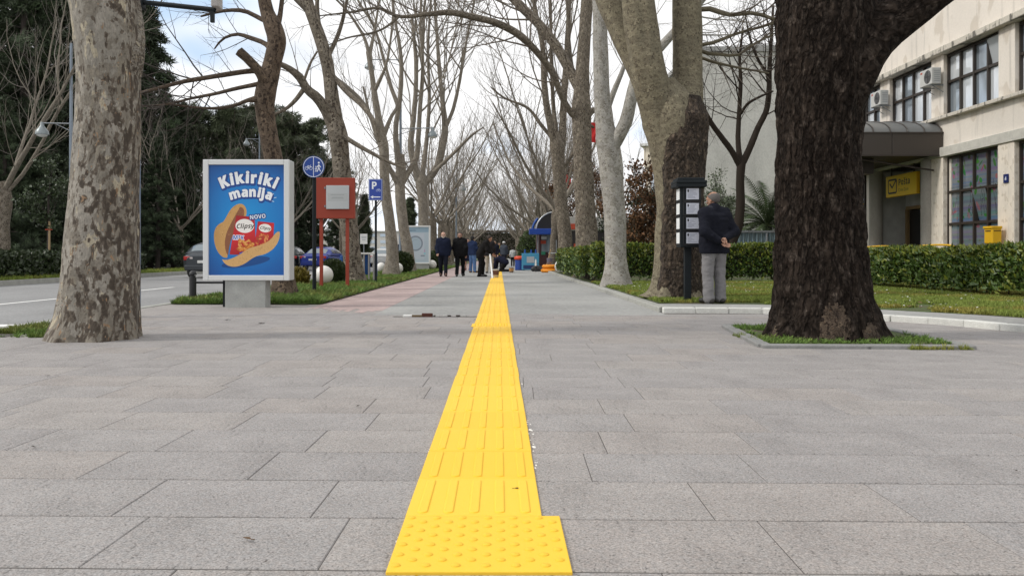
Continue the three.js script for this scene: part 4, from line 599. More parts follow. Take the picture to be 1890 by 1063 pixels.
  part('soffit', box(L - .06, 0.05, D - .08, -L / 2, 0.05, 0), M.frame, cn); part('edge_trim', merge([box(L, 0.045, 0.09, -L / 2, 0.70, D / 2), box(L, 0.045, 0.09, -L / 2, -0.01, D / 2), box(0.09, 0.045, D, -L, 0.705, 0), box(.09, .045, D, -L, -.015, 0)]), M.frame, cn);
  const vault = new MB(); vault.grid(1, 20, (u, v) => { const a = v * Math.PI; return { p: V(lerp(-L + .02, -0.02, u), 0.72 + Math.sin(a) * 0.62, Math.cos(a) * (D / 2 - 0.02)) }; }); part('barrel_roof', vault.geo(), std(col(0.16, 0.165, 0.165), 0.4, 0.1, { side: THREE.DoubleSide }), cn);
  for (let k = 0; k <= 6; k++) { const pts = Array.from({ length: 15 }, (_, i) => { const a = i / 14 * Math.PI; return V(lerp(-L + .03, -0.05, k / 6), 0.725 + Math.sin(a) * 0.635, Math.cos(a) * (D / 2)); }); const m = new MB(); m.tube(pts, pts.map(() => 0.022), 6); part('rib', m.geo(), brown, cn); }
  part('bracket', merge([rod(V(-L + .3, -0.02, D / 2 - .3), V(-0.15, -0.45, D / 2 - .3), 0.03), rod(V(-L + .3, -0.02, -D / 2 + .3), V(-.15, -.45, -D / 2 + .3), .03), box(.5, .5, .5, -L + 1.4, -.22, 1.4)]), M.frame, cn);
}
{ // sign above the entrance
  const t = thing('post_office_sign', 'yellow sign with an envelope mark over the dark entrance doors', 'sign', V(FX - .02, 2.92, -28.75));
  const map = canvas(1024, 352, (c, W, H) => {
    c.fillStyle = '#e6c21e'; c.fillRect(0, 0, W, H); c.strokeStyle = '#1d1a12'; c.lineWidth = 30; c.lineJoin = 'round'; c.beginPath(); c.roundRect(80, 66, 290, 226, 34); c.stroke(); c.lineWidth = 30; c.beginPath(); c.moveTo(130, 124); c.lineTo(218, 202); c.lineTo(372, 62); c.stroke(); c.strokeStyle = '#e6c21e'; c.lineWidth = 16; c.beginPath(); c.moveTo(360, 40); c.lineTo(400, 84); c.stroke();
    c.fillStyle = '#1d1a12'; c.font = 'bold 150px sans-serif'; c.fillText('Pošta', 430, 178); c.font = '74px sans-serif'; c.fillText('Crne Gore', 436, 284);
  });
  const g = new MB(), w = 2.15, h = 0.72; const k = g.v(V(-0.066, 0, -w / 2), V(-1, 0, 0), 0, 0); g.v(V(-0.066, 0, w / 2), V(-1, 0, 0), 1, 0); g.v(V(-0.066, h, w / 2), V(-1, 0, 0), 1, 1); g.v(V(-0.066, h, -w / 2), V(-1, 0, 0), 0, 1); g.i.push(k, k + 1, k + 2, k, k + 2, k + 3);
  part('sign_box', rbox(0.12, h + .03, w + .03, 0.015, 0, h / 2, 0), M.yellow, t); part('sign_face', g.geo(), std(0xffffff, 0.5, 0, { map }), t); part('hanger', merge([box(.04, .3, .04, 0, h + .15, -.8), box(.04, .3, .04, 0, h + .15, .8)]), M.frame, t);
}
{ // letter box, house number, handrails, air conditioners
  const lb = thing('letter_box', 'yellow post box mounted on the pier below the house number plate', 'post box', V(FX - 0.34, 1.40, -22.95));
  part('box', rbox(0.26, 0.46, 0.40, 0.03), M.yellow, lb); part('hood', rbox(0.30, 0.07, 0.43, 0.02, -0.01, 0.215, 0), M.yellow, lb); part('slot', box(0.02, 0.025, 0.24, -0.13, 0.12, 0), M.black, lb); part('post', cyl(0.04, 0.04, 1.0, 0.05, -1.16, 0), M.greyMetal, lb); part('slot_side', box(.2, .02, .012, 0, .12, .2), M.frame, lb);
  const pl = thing('number_plate', 'small dark blue house number plate on the pale pier above the post box', 'house number', V(FX - 0.10, 2.95, -22.75)); part('plate', rbox(0.02, 0.24, 0.22, 0.005), std(col(.012, .02, .12), .4), pl);
  const dg = new MB(); dg.quad(V(-0.0125, -.08, -.08), V(-0.0125, -.08, .08), V(-0.0125, .08, .08), V(-0.0125, .08, -.08)); for (let i = 0; i < 4; i++) { dg.t[2 * i] = [0, 1, 1, 0][i]; dg.t[2 * i + 1] = [0, 0, 1, 1][i]; } part('digit', dg.geo(), std(0xffffff, .5, 0, { map: canvas(64, 64, (c) => { c.fillStyle = '#1c2c66'; c.fillRect(0, 0, 64, 64); c.fillStyle = '#e8ecf4'; c.font = 'bold 58px sans-serif'; c.textAlign = 'center'; c.fillText('4', 32, 53); }) }), pl);
  for (const [i, z0, z1, lab] of [[0, 27.3, 30.2, 'yellow tube handrail in front of the dark entrance doors'], [1, 23.8, 26.4, 'yellow tube handrail below the printed ground floor window']]) { const t = thing('handrail', lab, 'railing', V(FX - 0.9, 0.08, 0)); const m = new MB(); wire(m, [V(0, 0, -z0), V(0, .95, -z0), V(0, 1.02, -z0 - .08), V(0, 1.0, -z1 + .1), V(0, .93, -z1), V(0, 0, -z1)], 0.028); part('top_rail', m.geo(), M.yellow, t); part('post', merge([cyl(.022, .022, .98, 0, 0, -(z0 + z1) / 2)]), M.yellow, t); part('mid_rail', rod(V(0, .5, -z0), V(0, .5, -z1), .018), M.yellow, t); }
  const ac = (label, z, y) => {
    const t = thing('air_conditioner', label, 'air conditioner', V(FX - 0.33, y, -z), 0, undefined); part('case', rbox(0.34, 0.58, 0.82, 0.03), std(col(.50, .50, .48), .6), t);
    part('fan_grille', (() => { const l = []; for (let k = 1; k <= 4; k++) l.push(new THREE.TorusGeometry(0.055 * k, 0.006, 6, 20)); l.push(box(.44, .012, .012), box(.012, .44, .012)); return merge(l).rotateY(-Math.PI / 2).translate(-0.175, 0, 0.14); })(), M.black, t); part('fan', new THREE.CylinderGeometry(0.235, 0.235, .008, 24).rotateZ(Math.PI / 2).translate(-.169, 0, .14), std(col(.12, .12, .12), .6), t);
    part('badge', box(.006, .06, .12, -.172, .2, -.28), M.redPaint, t); part('bracket', merge([box(.5, .03, .03, .05, -.31, -.3), box(.5, .03, .03, .05, -.31, .3), rod(V(-.1, -.31, .3), V(.3, -.55, .3), .012), rod(V(-.1, -.31, -.3), V(.3, -.55, -.3), .012)]), M.greyMetal, t); part('side_grille', merge(Array.from({ length: 6 }, (_, i) => box(.2, .012, .01, .02, -.18 + i * .07, .411))), M.greyMetal, t); return t;
  };
  ac('white air conditioner between two upper windows, nearer the corner', 26.3, 6.46).scale.setScalar(.9); ac('white air conditioner partly behind the dark trunk, above the canopy roof', 29.8, 6.45).scale.setScalar(.9);
}
{ // blank pale block behind the dark little tree
  const b = thing('blank_wall_building', 'tall blank pale grey wall of a big block behind the small dark tree', 'building', V(24, 0, -66)); const wallM = std(col(0.58, 0.57, 0.545), 0.9, 0, { map: scaled(concreteMap, 1 / 6, 1 / 9), bumpMap: fineBump, bumpScale: .002 }); wallM.color.setRGB(1.42, 1.40, 1.36);
  for (let i = 0; i < 5; i++) part('wall_panel', box(4.19, 15.3, 14, -7.9 + i * 4.2, 7.65, (i % 2) * .003), wallM, b); part('parapet', box(21.4, 0.35, 14.3, 0.5, 15.47, 0), std(col(.33, .33, .32), .9), b); part('roof_upstand', box(15, 1.2, 8, 2, 16.2, -1), M.concrete, b);
}
{ // long block with upright fins further off
  const b = thing('finned_building', 'pale building with upright window fins beyond the pale plane', 'building', V(44, 0, -120), -0.35); part('wall', merge([box(44, 3, 12, 0, 15.3, 0), box(43.6, 13.6, 11, 0, 6.8, 0)]), std(col(0.72, .64, .52), .9), b); part('roof_edge', box(45, .35, 13, 0, 17, 0), M.white, b);
  for (let i = 0; i < 30; i++) part('fin', box(0.35, 12, 0.7, -21.3 + i * 1.45, 7.6, 5.6), M.stucco, b); for (let i = 0; i < 29; i++) part('window', box(1.0, 12, .05, -20.58 + i * 1.45, 7.6, 5.52), M.glass, b);
}
{ // pale blocks and hills past the left end
  const mk = (label, x, z, w, h, c, nw, nf) => { const b = thing('far_building', label, 'building', V(x, 0, -z)); part('wall', box(w, h, 12, 0, h / 2, 0), std(col(...c), .9), b); part('roof', box(w + .6, .4, 12.6, 0, h + .2, 0), M.concrete, b); const g = box(w / nw * .5, h / nf * .45, .1); for (let i = 0; i < nw; i++) for (let j = 0; j < nf; j++) part('window', g, blueGlass, b, V((i + .5 - nw / 2) * w / nw, (j + .55) * h / nf, 6.03)); return b; };
  mk('pale low block far off between the left row planes', -40, 230, 26, 7, [.62, .60, .57], 9, 4); mk('far cream block low over the road end', -62, 210, 26, 10, [.6, .55, .48], 8, 3); mk('far grey block beyond the right kiosks', 52, 190, 24, 13, [.5, .48, .46], 8, 4);
}
function kioskParts() { }
{ // kiosk with an arched black roof and blue awning
  const t = thing('arched_kiosk', 'dark kiosk with black arched roof and bright blue awning', 'kiosk', V(3.55, 0, -52.5));
  const s = new THREE.Shape(); s.moveTo(-1.2, 2.36); s.absarc(0, 2.36, 1.2, Math.PI, 0, true); s.lineTo(-1.2, 2.36); const ex = (sh, d, z) => new THREE.ExtrudeGeometry(sh, { depth: d, bevelEnabled: false, curveSegments: 24 }).translate(0, 0, z);
  part('roof', ex(s, 5, -5), std(col(.012, .012, .014), .35), t); const e = new MB(), arc = Array.from({ length: 21 }, (_, i) => { const a = Math.PI - i / 20 * Math.PI; return V(Math.cos(a) * 1.22, 2.36 + Math.sin(a) * 1.22, 0.03); }); e.tube(arc, arc.map(() => 0.045), 8); part('roof_edge', e.geo(), M.alu, t);
  const e2 = new MB(); const arc2 = arc.slice(0, 6).map((p) => p.clone().add(V(-0.20, -0.03, -.5))); e2.tube(arc2, arc2.map(() => .08), 8); part('blue_edge', e2.geo(), M.blue, t);
  part('wall', merge([box(2.2, 2.36, 4.6, .1, 1.18, -2.5)]), std(col(.055, .018, .022), .5), t); part('awning', rbox(1.62, 0.36, 1.1, .03, -.85, 2.32, .5), std(col(.008, .06, .36), .45), t); part('window', box(.8, 1.1, .05, -.45, 1.6, -.16), blueGlass, t);
  part('notice', box(.34, .16, .02, -.7, 1.95, -.13), M.white, t); part('notice', box(.34, .22, .02, -.74, 1.68, -.13), M.redPaint, t); part('notice', box(.26, .2, .02, -.74, .98, -.13), std(col(.03, .2, .12), .6), t);
  part('frame_post', merge([cyl(.04, .04, 2.5, .35, 0, .04), cyl(.04, .04, 2.5, .6, 0, .04), cyl(.04, .04, 2.36, -1.1, 0, .0)]), M.greyMetal, t);
}
{ const t = thing('flat_kiosk', 'low dark kiosk with grey roof band and red signs, behind the brown trunks', 'kiosk', V(5.6, 0, -45)); part('wall', box(4.2, 2.2, 4, 0, 1.1, -2), std(col(.02, .016, .018), .4), t); part('roof_band', rbox(4.4, .75, 4.2, .03, 0, 2.55, -2), std(col(.36, .35, .33), .7), t); for (const [x, y, w, h] of [[-1.5, 2.4, .5, .3], [-1.35, 1.25, .4, .45], [1.0, 0.9, .5, .35]]) part('sign_panel', box(w, h, .04, x, y, .12), M.redPaint, t); part('pillar', box(.75, 2.18, .2, 1.15, 1.09, .04), std(col(.16, .09, .075), .7), t); for (let i = 0; i < 3; i++) part('picture', box(.36, .32, .02, 1.15, .5 + i * .55, .152), std(col(.07, .02, .025), .5), t); }
{ const t = thing('metal_container', 'grey blue corrugated container behind the hedge and the dark little tree', 'container', V(10.6, 0.08, -36)); const m = new MB(); m.grid(160, 1, (u, v) => ({ p: V(lerp(-1.55, 3, u), v * 1.75, 0.03 * Math.sign(Math.sin(u * 150)) + 0.02) })); part('corrugated_wall', m.geo(), std(col(.20, .27, .30), .45, .3), t); part('box_body', box(4.5, 1.74, 2.4, .72, .87, -1.25), M.greyMetal, t); part('roof_edge', box(4.7, .09, 2.6, .72, 1.79, -1.2), M.greyMetal, t); part('corner_post', merge([cyl(.06, .06, 1.75, -1.5, 0, .06), cyl(.05, .05, 1.72, 1.0, 0, .06)]), M.greyMetal, t);
  const f = thing('slat_fence', 'low pale slatted fence in front of the grey container', 'fence', V(10.1, .08, -35.2)); for (let i = 0; i < 14; i++) part('slat', rbox(.16, .92 + (i % 3) * .01, .03, .005, -1.0 + i * .19, .47, 0), std(col(.36 + (i % 3) * .03, .33, .31), .8), f); part('rail', box(2.7, .07, .04, .25, .7, -.036), M.greyMetal, f); }
for (const [lab, x, y, z, h] of [['tall red banner on a mast behind the pale plane', 1097, 226, 46, 1.1], ['lower red banner on a mast beside the brown trunk', 1052, 322, 60, 1.0]]) { const p = at(x, y, z), t = thing('banner_flag', lab, 'flag', V(p.x, 0, p.z)); part('mast', cyl(.05, .035, p.y + .4, -.35, 0, 0), M.alu, t); const m = new MB(); m.grid(10, 24, (u, v) => ({ p: V(-.3 + u * .38, p.y - v * h, Math.sin(u * 4 + v * 7) * .05) })); part('cloth', m.geo(), std(col(.55, .02, .02), .8, 0, { side: THREE.DoubleSide }), t); }

// ---------------------------------------------------------------- leafy things
function leafGeo(w, h) { const m = new MB(); const a = V(-w / 2, h * .4, h * .1), b = V(w / 2, h * .4, h * .1), c = V(0, h, 0), d = V(0, 0, 0); m.tri(d, b, c, [1, 1, 1]); m.tri(d, c, a, [.85, .85, .85]); return m.geo(); }
M.leaf = std(0xffffff, 0.45, 0, { vertexColors: true, side: THREE.DoubleSide }); M.leafMatte = std(0xffffff, 0.8, 0, { vertexColors: true, side: THREE.DoubleSide });
const leafS = leafGeo(0.028, 0.055), leafM = leafGeo(0.05, 0.10), leafL = leafGeo(0.085, 0.12);
function leaves(parent, geo, spots, seed, tone, mat = M.leaf, name = 'foliage', lo = .7, hi = 1.4) {   // spots: [x, y, z, out?]
  const R = rng(seed), q = new THREE.Quaternion(), e = new THREE.Euler(), out = spots.map((s) => { const k = lerp(lo, hi, R()); return new THREE.Matrix4().compose(V(s[0], s[1], s[2]), q.setFromEuler(e.set((R() - .5) * 2.6, R() * 6.28, (R() - .5) * 2.6)), V(k, k, k)); });
  const m = stuff(name, geo, mat, out, parent), c = new THREE.Color(); for (let i = 0; i < out.length; i++) { const t = tone(R, spots[i]); m.setColorAt(i, c.setRGB(...t)); } return m;
}
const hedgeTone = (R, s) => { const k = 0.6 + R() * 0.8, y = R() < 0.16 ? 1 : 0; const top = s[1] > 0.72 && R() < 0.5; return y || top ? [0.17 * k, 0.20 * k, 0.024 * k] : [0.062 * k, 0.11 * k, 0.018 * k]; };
function hedge(label, path, w, h, y0, density, seed, geo = leafM, tone = hedgeTone, group) {     // path: [x, z][]; a clipped hedge whose leaves fill its skin
  const a0 = V(path[0][0], y0, -path[0][1]), t = thing('hedge', label, 'hedge', a0, 0, group), R = rng(seed), spots = [], core = [], stems = [];
  for (let i = 0; i < path.length - 1; i++) {
    const A = V(path[i][0], y0, -path[i][1]), B = V(path[i + 1][0], y0, -path[i + 1][1]), L = A.distanceTo(B), d = B.clone().sub(A).normalize(), s = V(-d.z, 0, d.x), n = Math.round(L * density);
    for (let k = 0; k < n; k++) {
      const f = R() * L, face = R(), bump = (fbm3(A.x + d.x * f * 1.6, f * 1.6, seed, 3, 5) - .5) * .22, open = 0.02 + 0.16 * fbm3(f * 2.3, seed, 3, 2, 9); let y, o;
      if (face < .30) { o = (R() - .5) * w; y = h + bump + (R() - .5) * .07; } else { const sd = face < .75 ? 1 : -1; y = open + Math.pow(R(), 0.85) * (h - open); o = sd * (w / 2 + bump * .7 - Math.pow(R(), 2) * .16); if (y > h - .12) o *= .93; }
      const p = A.clone().addScaledVector(d, f).addScaledVector(s, o).sub(a0); spots.push([p.x, y, p.z]);
    }
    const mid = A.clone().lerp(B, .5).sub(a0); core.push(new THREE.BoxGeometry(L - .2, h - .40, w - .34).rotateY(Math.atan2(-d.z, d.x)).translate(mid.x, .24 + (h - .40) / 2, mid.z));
    for (let f = .15; f < L; f += .4 + R() * .9) { const p = A.clone().addScaledVector(d, f).sub(a0), m = new MB(); m.tube([V(p.x, -.05, p.z), V(p.x + (R() - .5) * .1, .25, p.z + (R() - .5) * .1), V(p.x + (R() - .5) * .3, .6, p.z + (R() - .5) * .3)], [.012, .01, .006], 5); stems.push(m.geo()); }
    for (const [P0, sg] of [[A, -1], [B, 1]]) if ((P0 === A && i === 0) || (P0 === B && i === path.length - 2)) for (let k = 0; k < density * .45 * w; k++) { const p = P0.clone().addScaledVector(s, (R() - .5) * w).addScaledVector(d, sg * (R() - .7) * .12).sub(a0); spots.push([p.x, .2 + R() * (h - .2), p.z]); }
  }
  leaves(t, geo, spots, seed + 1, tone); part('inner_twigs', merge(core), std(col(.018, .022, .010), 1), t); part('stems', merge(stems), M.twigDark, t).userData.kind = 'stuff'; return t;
}
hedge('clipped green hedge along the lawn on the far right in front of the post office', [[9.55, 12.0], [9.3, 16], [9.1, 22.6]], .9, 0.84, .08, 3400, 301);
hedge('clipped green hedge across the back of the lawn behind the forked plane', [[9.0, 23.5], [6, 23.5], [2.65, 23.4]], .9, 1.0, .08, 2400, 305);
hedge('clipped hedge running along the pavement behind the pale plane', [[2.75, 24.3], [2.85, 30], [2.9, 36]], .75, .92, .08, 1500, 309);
hedge('dark low hedge on the median beyond the road, left of the mottled trunk', [[-15.9, 14], [-15.9, 27], [-15.9, 36.5]], .7, .80, .07, 900, 313, leafL, (R) => { const k = .5 + R() * .8; return [.030 * k, .048 * k, .014 * k]; });
hedge('dark low hedge on the median beyond the blue car', [[-15.9, 58], [-15.9, 75]], .7, .8, .07, 500, 317, leafL, (R) => { const k = .5 + R() * .8; return [.04 * k, .058 * k, .016 * k]; });
hedge('brown winter thicket closing the far end of the avenue', [[-10, 158], [10, 158]], 2, 5.2, 0, 420, 319, leafGeo(.12, .5), (R) => { const k = .5 + R() * .9; return [.17 * k, .145 * k, .12 * k]; });
function bush(label, p, r, sy, geo, n, seed, tone, name = 'round_bush', cat = 'bush') {
  const t = thing(name, label, cat, p), R = rng(seed), spots = []; for (let i = 0; i < n; i++) { const a = R() * 6.283, y = R() * 2 - 1, q = Math.sqrt(1 - y * y), k = r * (.80 + Math.pow(R(), .4) * .24 + (fbm3(a * 2, y * 3, seed, 3, 3) - .5) * .2); spots.push([Math.cos(a) * q * k, r * sy * .92 + y * k * sy, Math.sin(a) * q * k]); }
  leaves(t, geo, spots, seed, tone); part('core', new THREE.IcosahedronGeometry(r * .74, 2).scale(1, sy, 1).translate(0, r * sy * .92, 0), std(col(.014, .02, .008), 1), t); part('stem', cyl(.04, .03, r * .5, 0, -.05, 0, 7), M.twigDark, t); return t;
}
const dg = (R) => { const k = .6 + R() * .8; return [.035 * k, .055 * k, .012 * k]; };
bush('round dark green clipped bush beside the white globe lamp', V(-4.72, 0, -23.6), .37, 1.0, leafS, 9000, 331, dg);
bush('loose yellowish shrub behind the leaning dark plane', V(-5.45, 0, -22.6), .25, .95, leafM, 2200, 333, (R) => { const k = .6 + R() * .8; return [.20 * k, .16 * k, .03 * k]; });
bush('round dark bush between the pale brown planes', V(-4.35, 0, -37.2), .5, 1, leafM, 3500, 335, dg); bush('round dark bush right of the washing machine panel', V(-3.75, 0, -47.5), .55, 1, leafM, 3000, 337, dg);
bush('small bright green bush against the base of the dark little tree', V(7.1, .08, -26.5), .35, 1.1, leafS, 3500, 339, (R) => { const k = .6 + R() * .8; return [.12 * k, .16 * k, .02 * k]; });
bush('light green bush at the far right edge of the avenue', V(2.3, 0, -62), .9, 1.5, leafL, 3000, 341, (R) => { const k = .6 + R() * .8; return [.06 * k, .10 * k, .02 * k]; });

function leafTree(label, p, trunk, crowns, n, geo, tone, seed, name, mat = M.leaf, tmat = M.twigDark) {   // trunk: [x, y, z, r][]; crowns: [x, y, z, rx, ry, rz][]
  const t = thing(name, label, 'tree', p), R = rng(seed), tm = new MB(), tw = new MB(); const [P, A] = spline(trunk.map(([x, y, z, r]) => [V(x, y, z), r]), .2); tm.tube(P, A, 10, { cap: true });
  const spots = [], V0 = crowns.reduce((s, c) => s + c[3] * c[4] * c[5], 0);
  for (const c of crowns) {
    const tip = V(c[0], c[1], c[2]); grow(tw, tw, P[Math.floor(P.length * .55)], tip.clone().sub(P[Math.floor(P.length * .55)]).normalize(), tip.distanceTo(P[Math.floor(P.length * .55)]) * 1.1, A[0] * .35, 1, { up: [0, .2, .2, .2], wig: .2, n: [0, 0, 6, 4], ang: .8, ratio: [0, .5, .5, .5], max: 3, split: 0 }, R);
    const clumps = Math.max(6, Math.round(18 * c[3] * c[4] / 2)), per = n * c[3] * c[4] * c[5] / V0 / clumps;
    for (let k = 0; k < clumps; k++) { const a = R() * 6.28, y = R() * 2 - 1, q = Math.sqrt(1 - y * y), f = .45 + R() * .55, o = V(c[0] + Math.cos(a) * q * c[3] * f, c[1] + y * c[4] * f, c[2] + Math.sin(a) * q * c[5] * f), s = .18 * Math.min(c[3], c[4]) + .16; for (let i = 0; i < per; i++) { const g = () => (R() + R() + R() - 1.5) * .9; spots.push([o.x + g() * s * 1.3, o.y + g() * s, o.z + g() * s * 1.3]); } }
  }
  part('trunk', tm.geo(), tmat, t); if (tw.p.length) part('twigs', tw.geo(), tmat, t).userData.kind = 'stuff'; leaves(t, geo, spots, seed + 5, tone, mat, 'crown'); return t;
}
const rust = (R) => { const k = .5 + R() * .9; return R() < .75 ? [.16 * k, .078 * k, .032 * k] : [.07 * k, .05 * k, .03 * k]; };
leafTree('small tree keeping rust brown dead leaves right of the pale plane', V(6.0, .08, -33), [[0, 0, 0, .12], [.1, 1.2, 0, .10], [0, 2.6, 0, .06]], [[-.6, 2.6, 0, 1.2, 1.1, 1], [.7, 2.2, 0, 1.3, 1.2, 1], [.1, 3.7, 0, 1.2, .9, 1], [.2, 1.4, .3, 1.3, .7, 1]], 7000, leafL, rust, 351, 'brown_leaf_tree', M.leafMatte);
leafTree('rust leaved tree above the kiosks between two brown trunks', V(5.4, 0, -56), [[0, 0, 0, .16], [.1, 2.2, 0, .12], [0, 4.6, 0, .06]], [[-.9, 4.5, 0, 1.5, 1.4, 1.2], [.9, 5.4, 0, 1.6, 1.3, 1.2], [0, 6.6, 0, 1.4, 1.0, 1.1]], 7000, leafL, rust, 353, 'brown_leaf_tree', M.leafMatte);
leafTree('dark evergreen shrubs filling the gap behind the pale plane', V(6.9, .08, -38), [[0, 0, 0, .1], [0, 1.4, 0, .08], [0, 2.4, 0, .05]], [[-1.2, 1.6, 0, 1.3, 1.3, 1], [1.0, 1.7, 0, 1.3, 1.2, 1], [0, 2.9, 0, 1.2, 1, 1]], 6500, leafL, (R) => { const k = .5 + R() * .9; return [.030 * k, .045 * k, .016 * k]; }, 355, 'evergreen_shrub');
leafTree('grey green olive like shrub right of the forked plane', V(8.9, .08, -33.5), [[0, 0, 0, .08], [.1, 1.4, 0, .06], [0, 2.6, 0, .04]], [[-.3, 3.0, 0, .6, .9, .6], [.3, 2.5, 0, .65, .8, .6], [0, 3.8, 0, .4, .6, .4]], 2200, leafM, (R) => { const k = .7 + R() * .7; return [.13 * k, .16 * k, .10 * k]; }, 357, 'olive_shrub');
// palms
function palm(label, p, h, n, len, seed) {
  const t = thing('palm_tree', label, 'palm tree', p), R = rng(seed), tm = new MB(); tm.tube(Array.from({ length: 12 }, (_, i) => V(0, i / 11 * h, 0)), Array.from({ length: 12 }, (_, i) => .2 + .03 * (i % 2)), 12, {}); part('trunk', tm.geo(), M.twigDark, t);
  for (let k = 0; k < n; k++) {
    const a = k * 2.4 + R() * .5, el = lerp(1.3, -.1, (k + R()) / n), m = new MB(), P = [], L = len * (.8 + R() * .4); let d = V(Math.cos(a) * Math.cos(el), Math.sin(el), Math.sin(a) * Math.cos(el)), q = V(0, h, 0); for (let i = 0; i <= 14; i++) { P.push(q.clone()); q.addScaledVector(d, L / 14); d.y -= .095; d.normalize(); }
    m.tube(P, P.map((_, i) => .018 * (1 - i / 16)), 4, { color: [.10, .13, .05] }); const sd = V(-Math.sin(a), 0, Math.cos(a)), c0 = .7 + R() * .5;
    for (let i = 2; i <= 14; i++) for (const s of [-1, 1]) for (let j = 0; j < 2; j++) { const o = P[i].clone().addScaledVector(P[Math.max(0, i - 1)].clone().sub(P[i]), j * .5), fwd = P[Math.min(14, i + 1)].clone().sub(P[i - 1]).normalize(), l = .5 * Math.sin((i - 1) / 14 * 2.8 + .15), tip = o.clone().addScaledVector(sd, s * l * .75).addScaledVector(fwd, l * .7).add(V(0, -l * .25, 0)), w = fwd.clone().multiplyScalar(.038); m.tri(o.clone().sub(w), o.clone().add(w), tip, [.050 * c0, .078 * c0, .026 * c0]); }
    part('frond', m.geo(), M.leafMatte, t);
  }
  return t;
}
palm('spreading palm directly behind the dark little tree', V(10.4, .08, -40), 1.6, 58, 2.3, 361); palm('palm left of the big dark trunk above the container', V(12.6, .08, -39), 2.1, 58, 2.5, 363); palm('palm behind the standing man', V(8.8, .08, -38.5), 1.1, 48, 2.1, 365);
// little dark tree
tree({ name: 'small_tree', label: 'small dark tree forking into three limbs before the blank wall', z: 26, base: V(7.2, .08, -26), mat: new THREE.MeshPhysicalMaterial({ color: col(.034, .027, .022), roughness: 1, specularIntensity: .2 }), twig: M.twigDark, seed: 1605, sides: 14, o: { ...fine, n: [0, 9, 7, 5], ang: .95, wig: .34 },
  trunk: [[1344, 470, 11], [1350, 445, 10], [1362, 420, 9], [1367, 380, 8], [1367, 330, 7.5], [1369, 302, 8], [1370, 290, 5]],
  limbs: [{ pts: [[1366, 305, 6], [1352, 280, 5.4, -.1], [1330, 250, 5, -.2], [1312, 225, 4.6, -.3], [1298, 198, 4.2, -.4], [1285, 165, 3.4, -.4], [1268, 130, 2.4, -.5]], sides: 10, from: .4 }, { pts: [[1367, 302, 5.6], [1363, 260, 4.8, .2], [1364, 225, 4.4, .3], [1366, 190, 4, .3], [1368, 150, 3.4, .3], [1366, 110, 2.6, .3], [1372, 50, 1.8, .3]], sides: 10, from: .25 }, { pts: [[1372, 300, 6.4], [1385, 272, 6, .1], [1400, 235, 5.6, .2], [1415, 205, 5.2, .2], [1420, 170, 4.6, .2], [1421, 130, 4, .2], [1424, 80, 3.2, .2], [1428, 10, 2, .2]], sides: 10, from: .3 }, { pts: [[1419, 140, 3.4, .2], [1400, 110, 2.6, .1], [1385, 70, 2, 0], [1375, 20, 1.2, 0]], sides: 8, from: .3 }, { pts: [[1368, 210, 3], [1380, 192, 2.6, -.2], [1400, 180, 2.2, -.3], [1428, 168, 1.4, -.4]], sides: 8, from: .3 }] });

// conifers of the park on the far side
const needle = (() => { const m = new MB(), R = rng(7); for (let i = 0; i < 26; i++) { const a = R() * 6.28, e = (R() - .35) * 1.5, l = .26 + R() * .24, d = V(Math.cos(a) * Math.cos(e), Math.sin(e), Math.sin(a) * Math.cos(e)), s = V(-Math.sin(a), .3, Math.cos(a)).multiplyScalar(.018 + R() * .018), o = V((R() - .5) * .35, (R() - .5) * .2, (R() - .5) * .35), k = .6 + R() * .8; m.tri(o.clone().sub(s), o.clone().add(s), o.clone().addScaledVector(d, l), [k, k, k]); } return m.geo(); })();
function conifer(label, p, h, r, seed, shape, tone, group) {
  const t = thing('conifer', label, 'conifer', p, 0, group), R = rng(seed), tm = new MB(), br = new MB(), spots = [], c0 = shape === 'pine' ? .42 : .10;
  tm.tube([V(0, -.1, 0), V((R() - .5) * .4, h * .5, 0), V((R() - .5) * .3, h * .97, 0)], [.26 * h / 14, .18 * h / 14, .04], 10, { cap: true }); part('trunk', tm.geo(), M.twigDark, t);
  const n = shape === 'pine' ? 52 : 84; for (let k = 0; k < n; k++) {
    const f = (k + R()) / n, y = h * lerp(c0, .98, f), g = (y / h - c0) / (1 - c0), rr = r * (shape === 'pine' ? Math.sqrt(Math.max(.05, 1 - Math.pow(g * 1.5 - .55, 2))) : (1 - g * .93)) * (.55 + R() * .6), a = k * 2.4 + R(), droop = shape === 'pine' ? .25 : -.15 - R() * .25, tip = V(Math.cos(a) * rr, y + droop * rr, Math.sin(a) * rr), o = V(0, y, 0);
    br.tube([o, o.clone().lerp(tip, .5).add(V(0, .08 * rr, 0)), tip], [.05, .03, .01], 4); const m = 8 + Math.round(rr * 9); for (let i = 0; i < m; i++) { const q = .25 + .75 * Math.sqrt(R()), pp = o.clone().lerp(tip, q), w = .22 + q * rr * .22; spots.push([pp.x + (R() - .5) * w * 2, pp.y + (R() - .5) * w * .9, pp.z + (R() - .5) * w * 2]); }
  }
  part('branches', br.geo(), M.twigDark, t).userData.kind = 'stuff'; leaves(t, needle, spots, seed + 3, tone, M.leafMatte, 'needles', .7, 1.35); return t;
}
const cd = (R) => { const k = .5 + R() * 1.0; return [.030 * k, .046 * k, .020 * k]; }, cg = (R) => { const k = .5 + R() * 1.0; return [.055 * k, .070 * k, .034 * k]; };
const GC = 'conifers of the park across the road', cp = (x, z) => at(x, VY, z).setY(0), cons = [conifer('towering dark conifer, leftmost beyond the road', cp(40, 45), 20, 5.2, 371, 'fir', cd, GC), conifer('tall dark conifer just right of the mottled trunk', cp(272, 50), 16.2, 3.4, 373, 'fir', cd, GC), conifer('rounded grey green pine above the right corner of the advertising panel', cp(545, 70), 12.2, 3.6, 375, 'pine', cg, GC)];
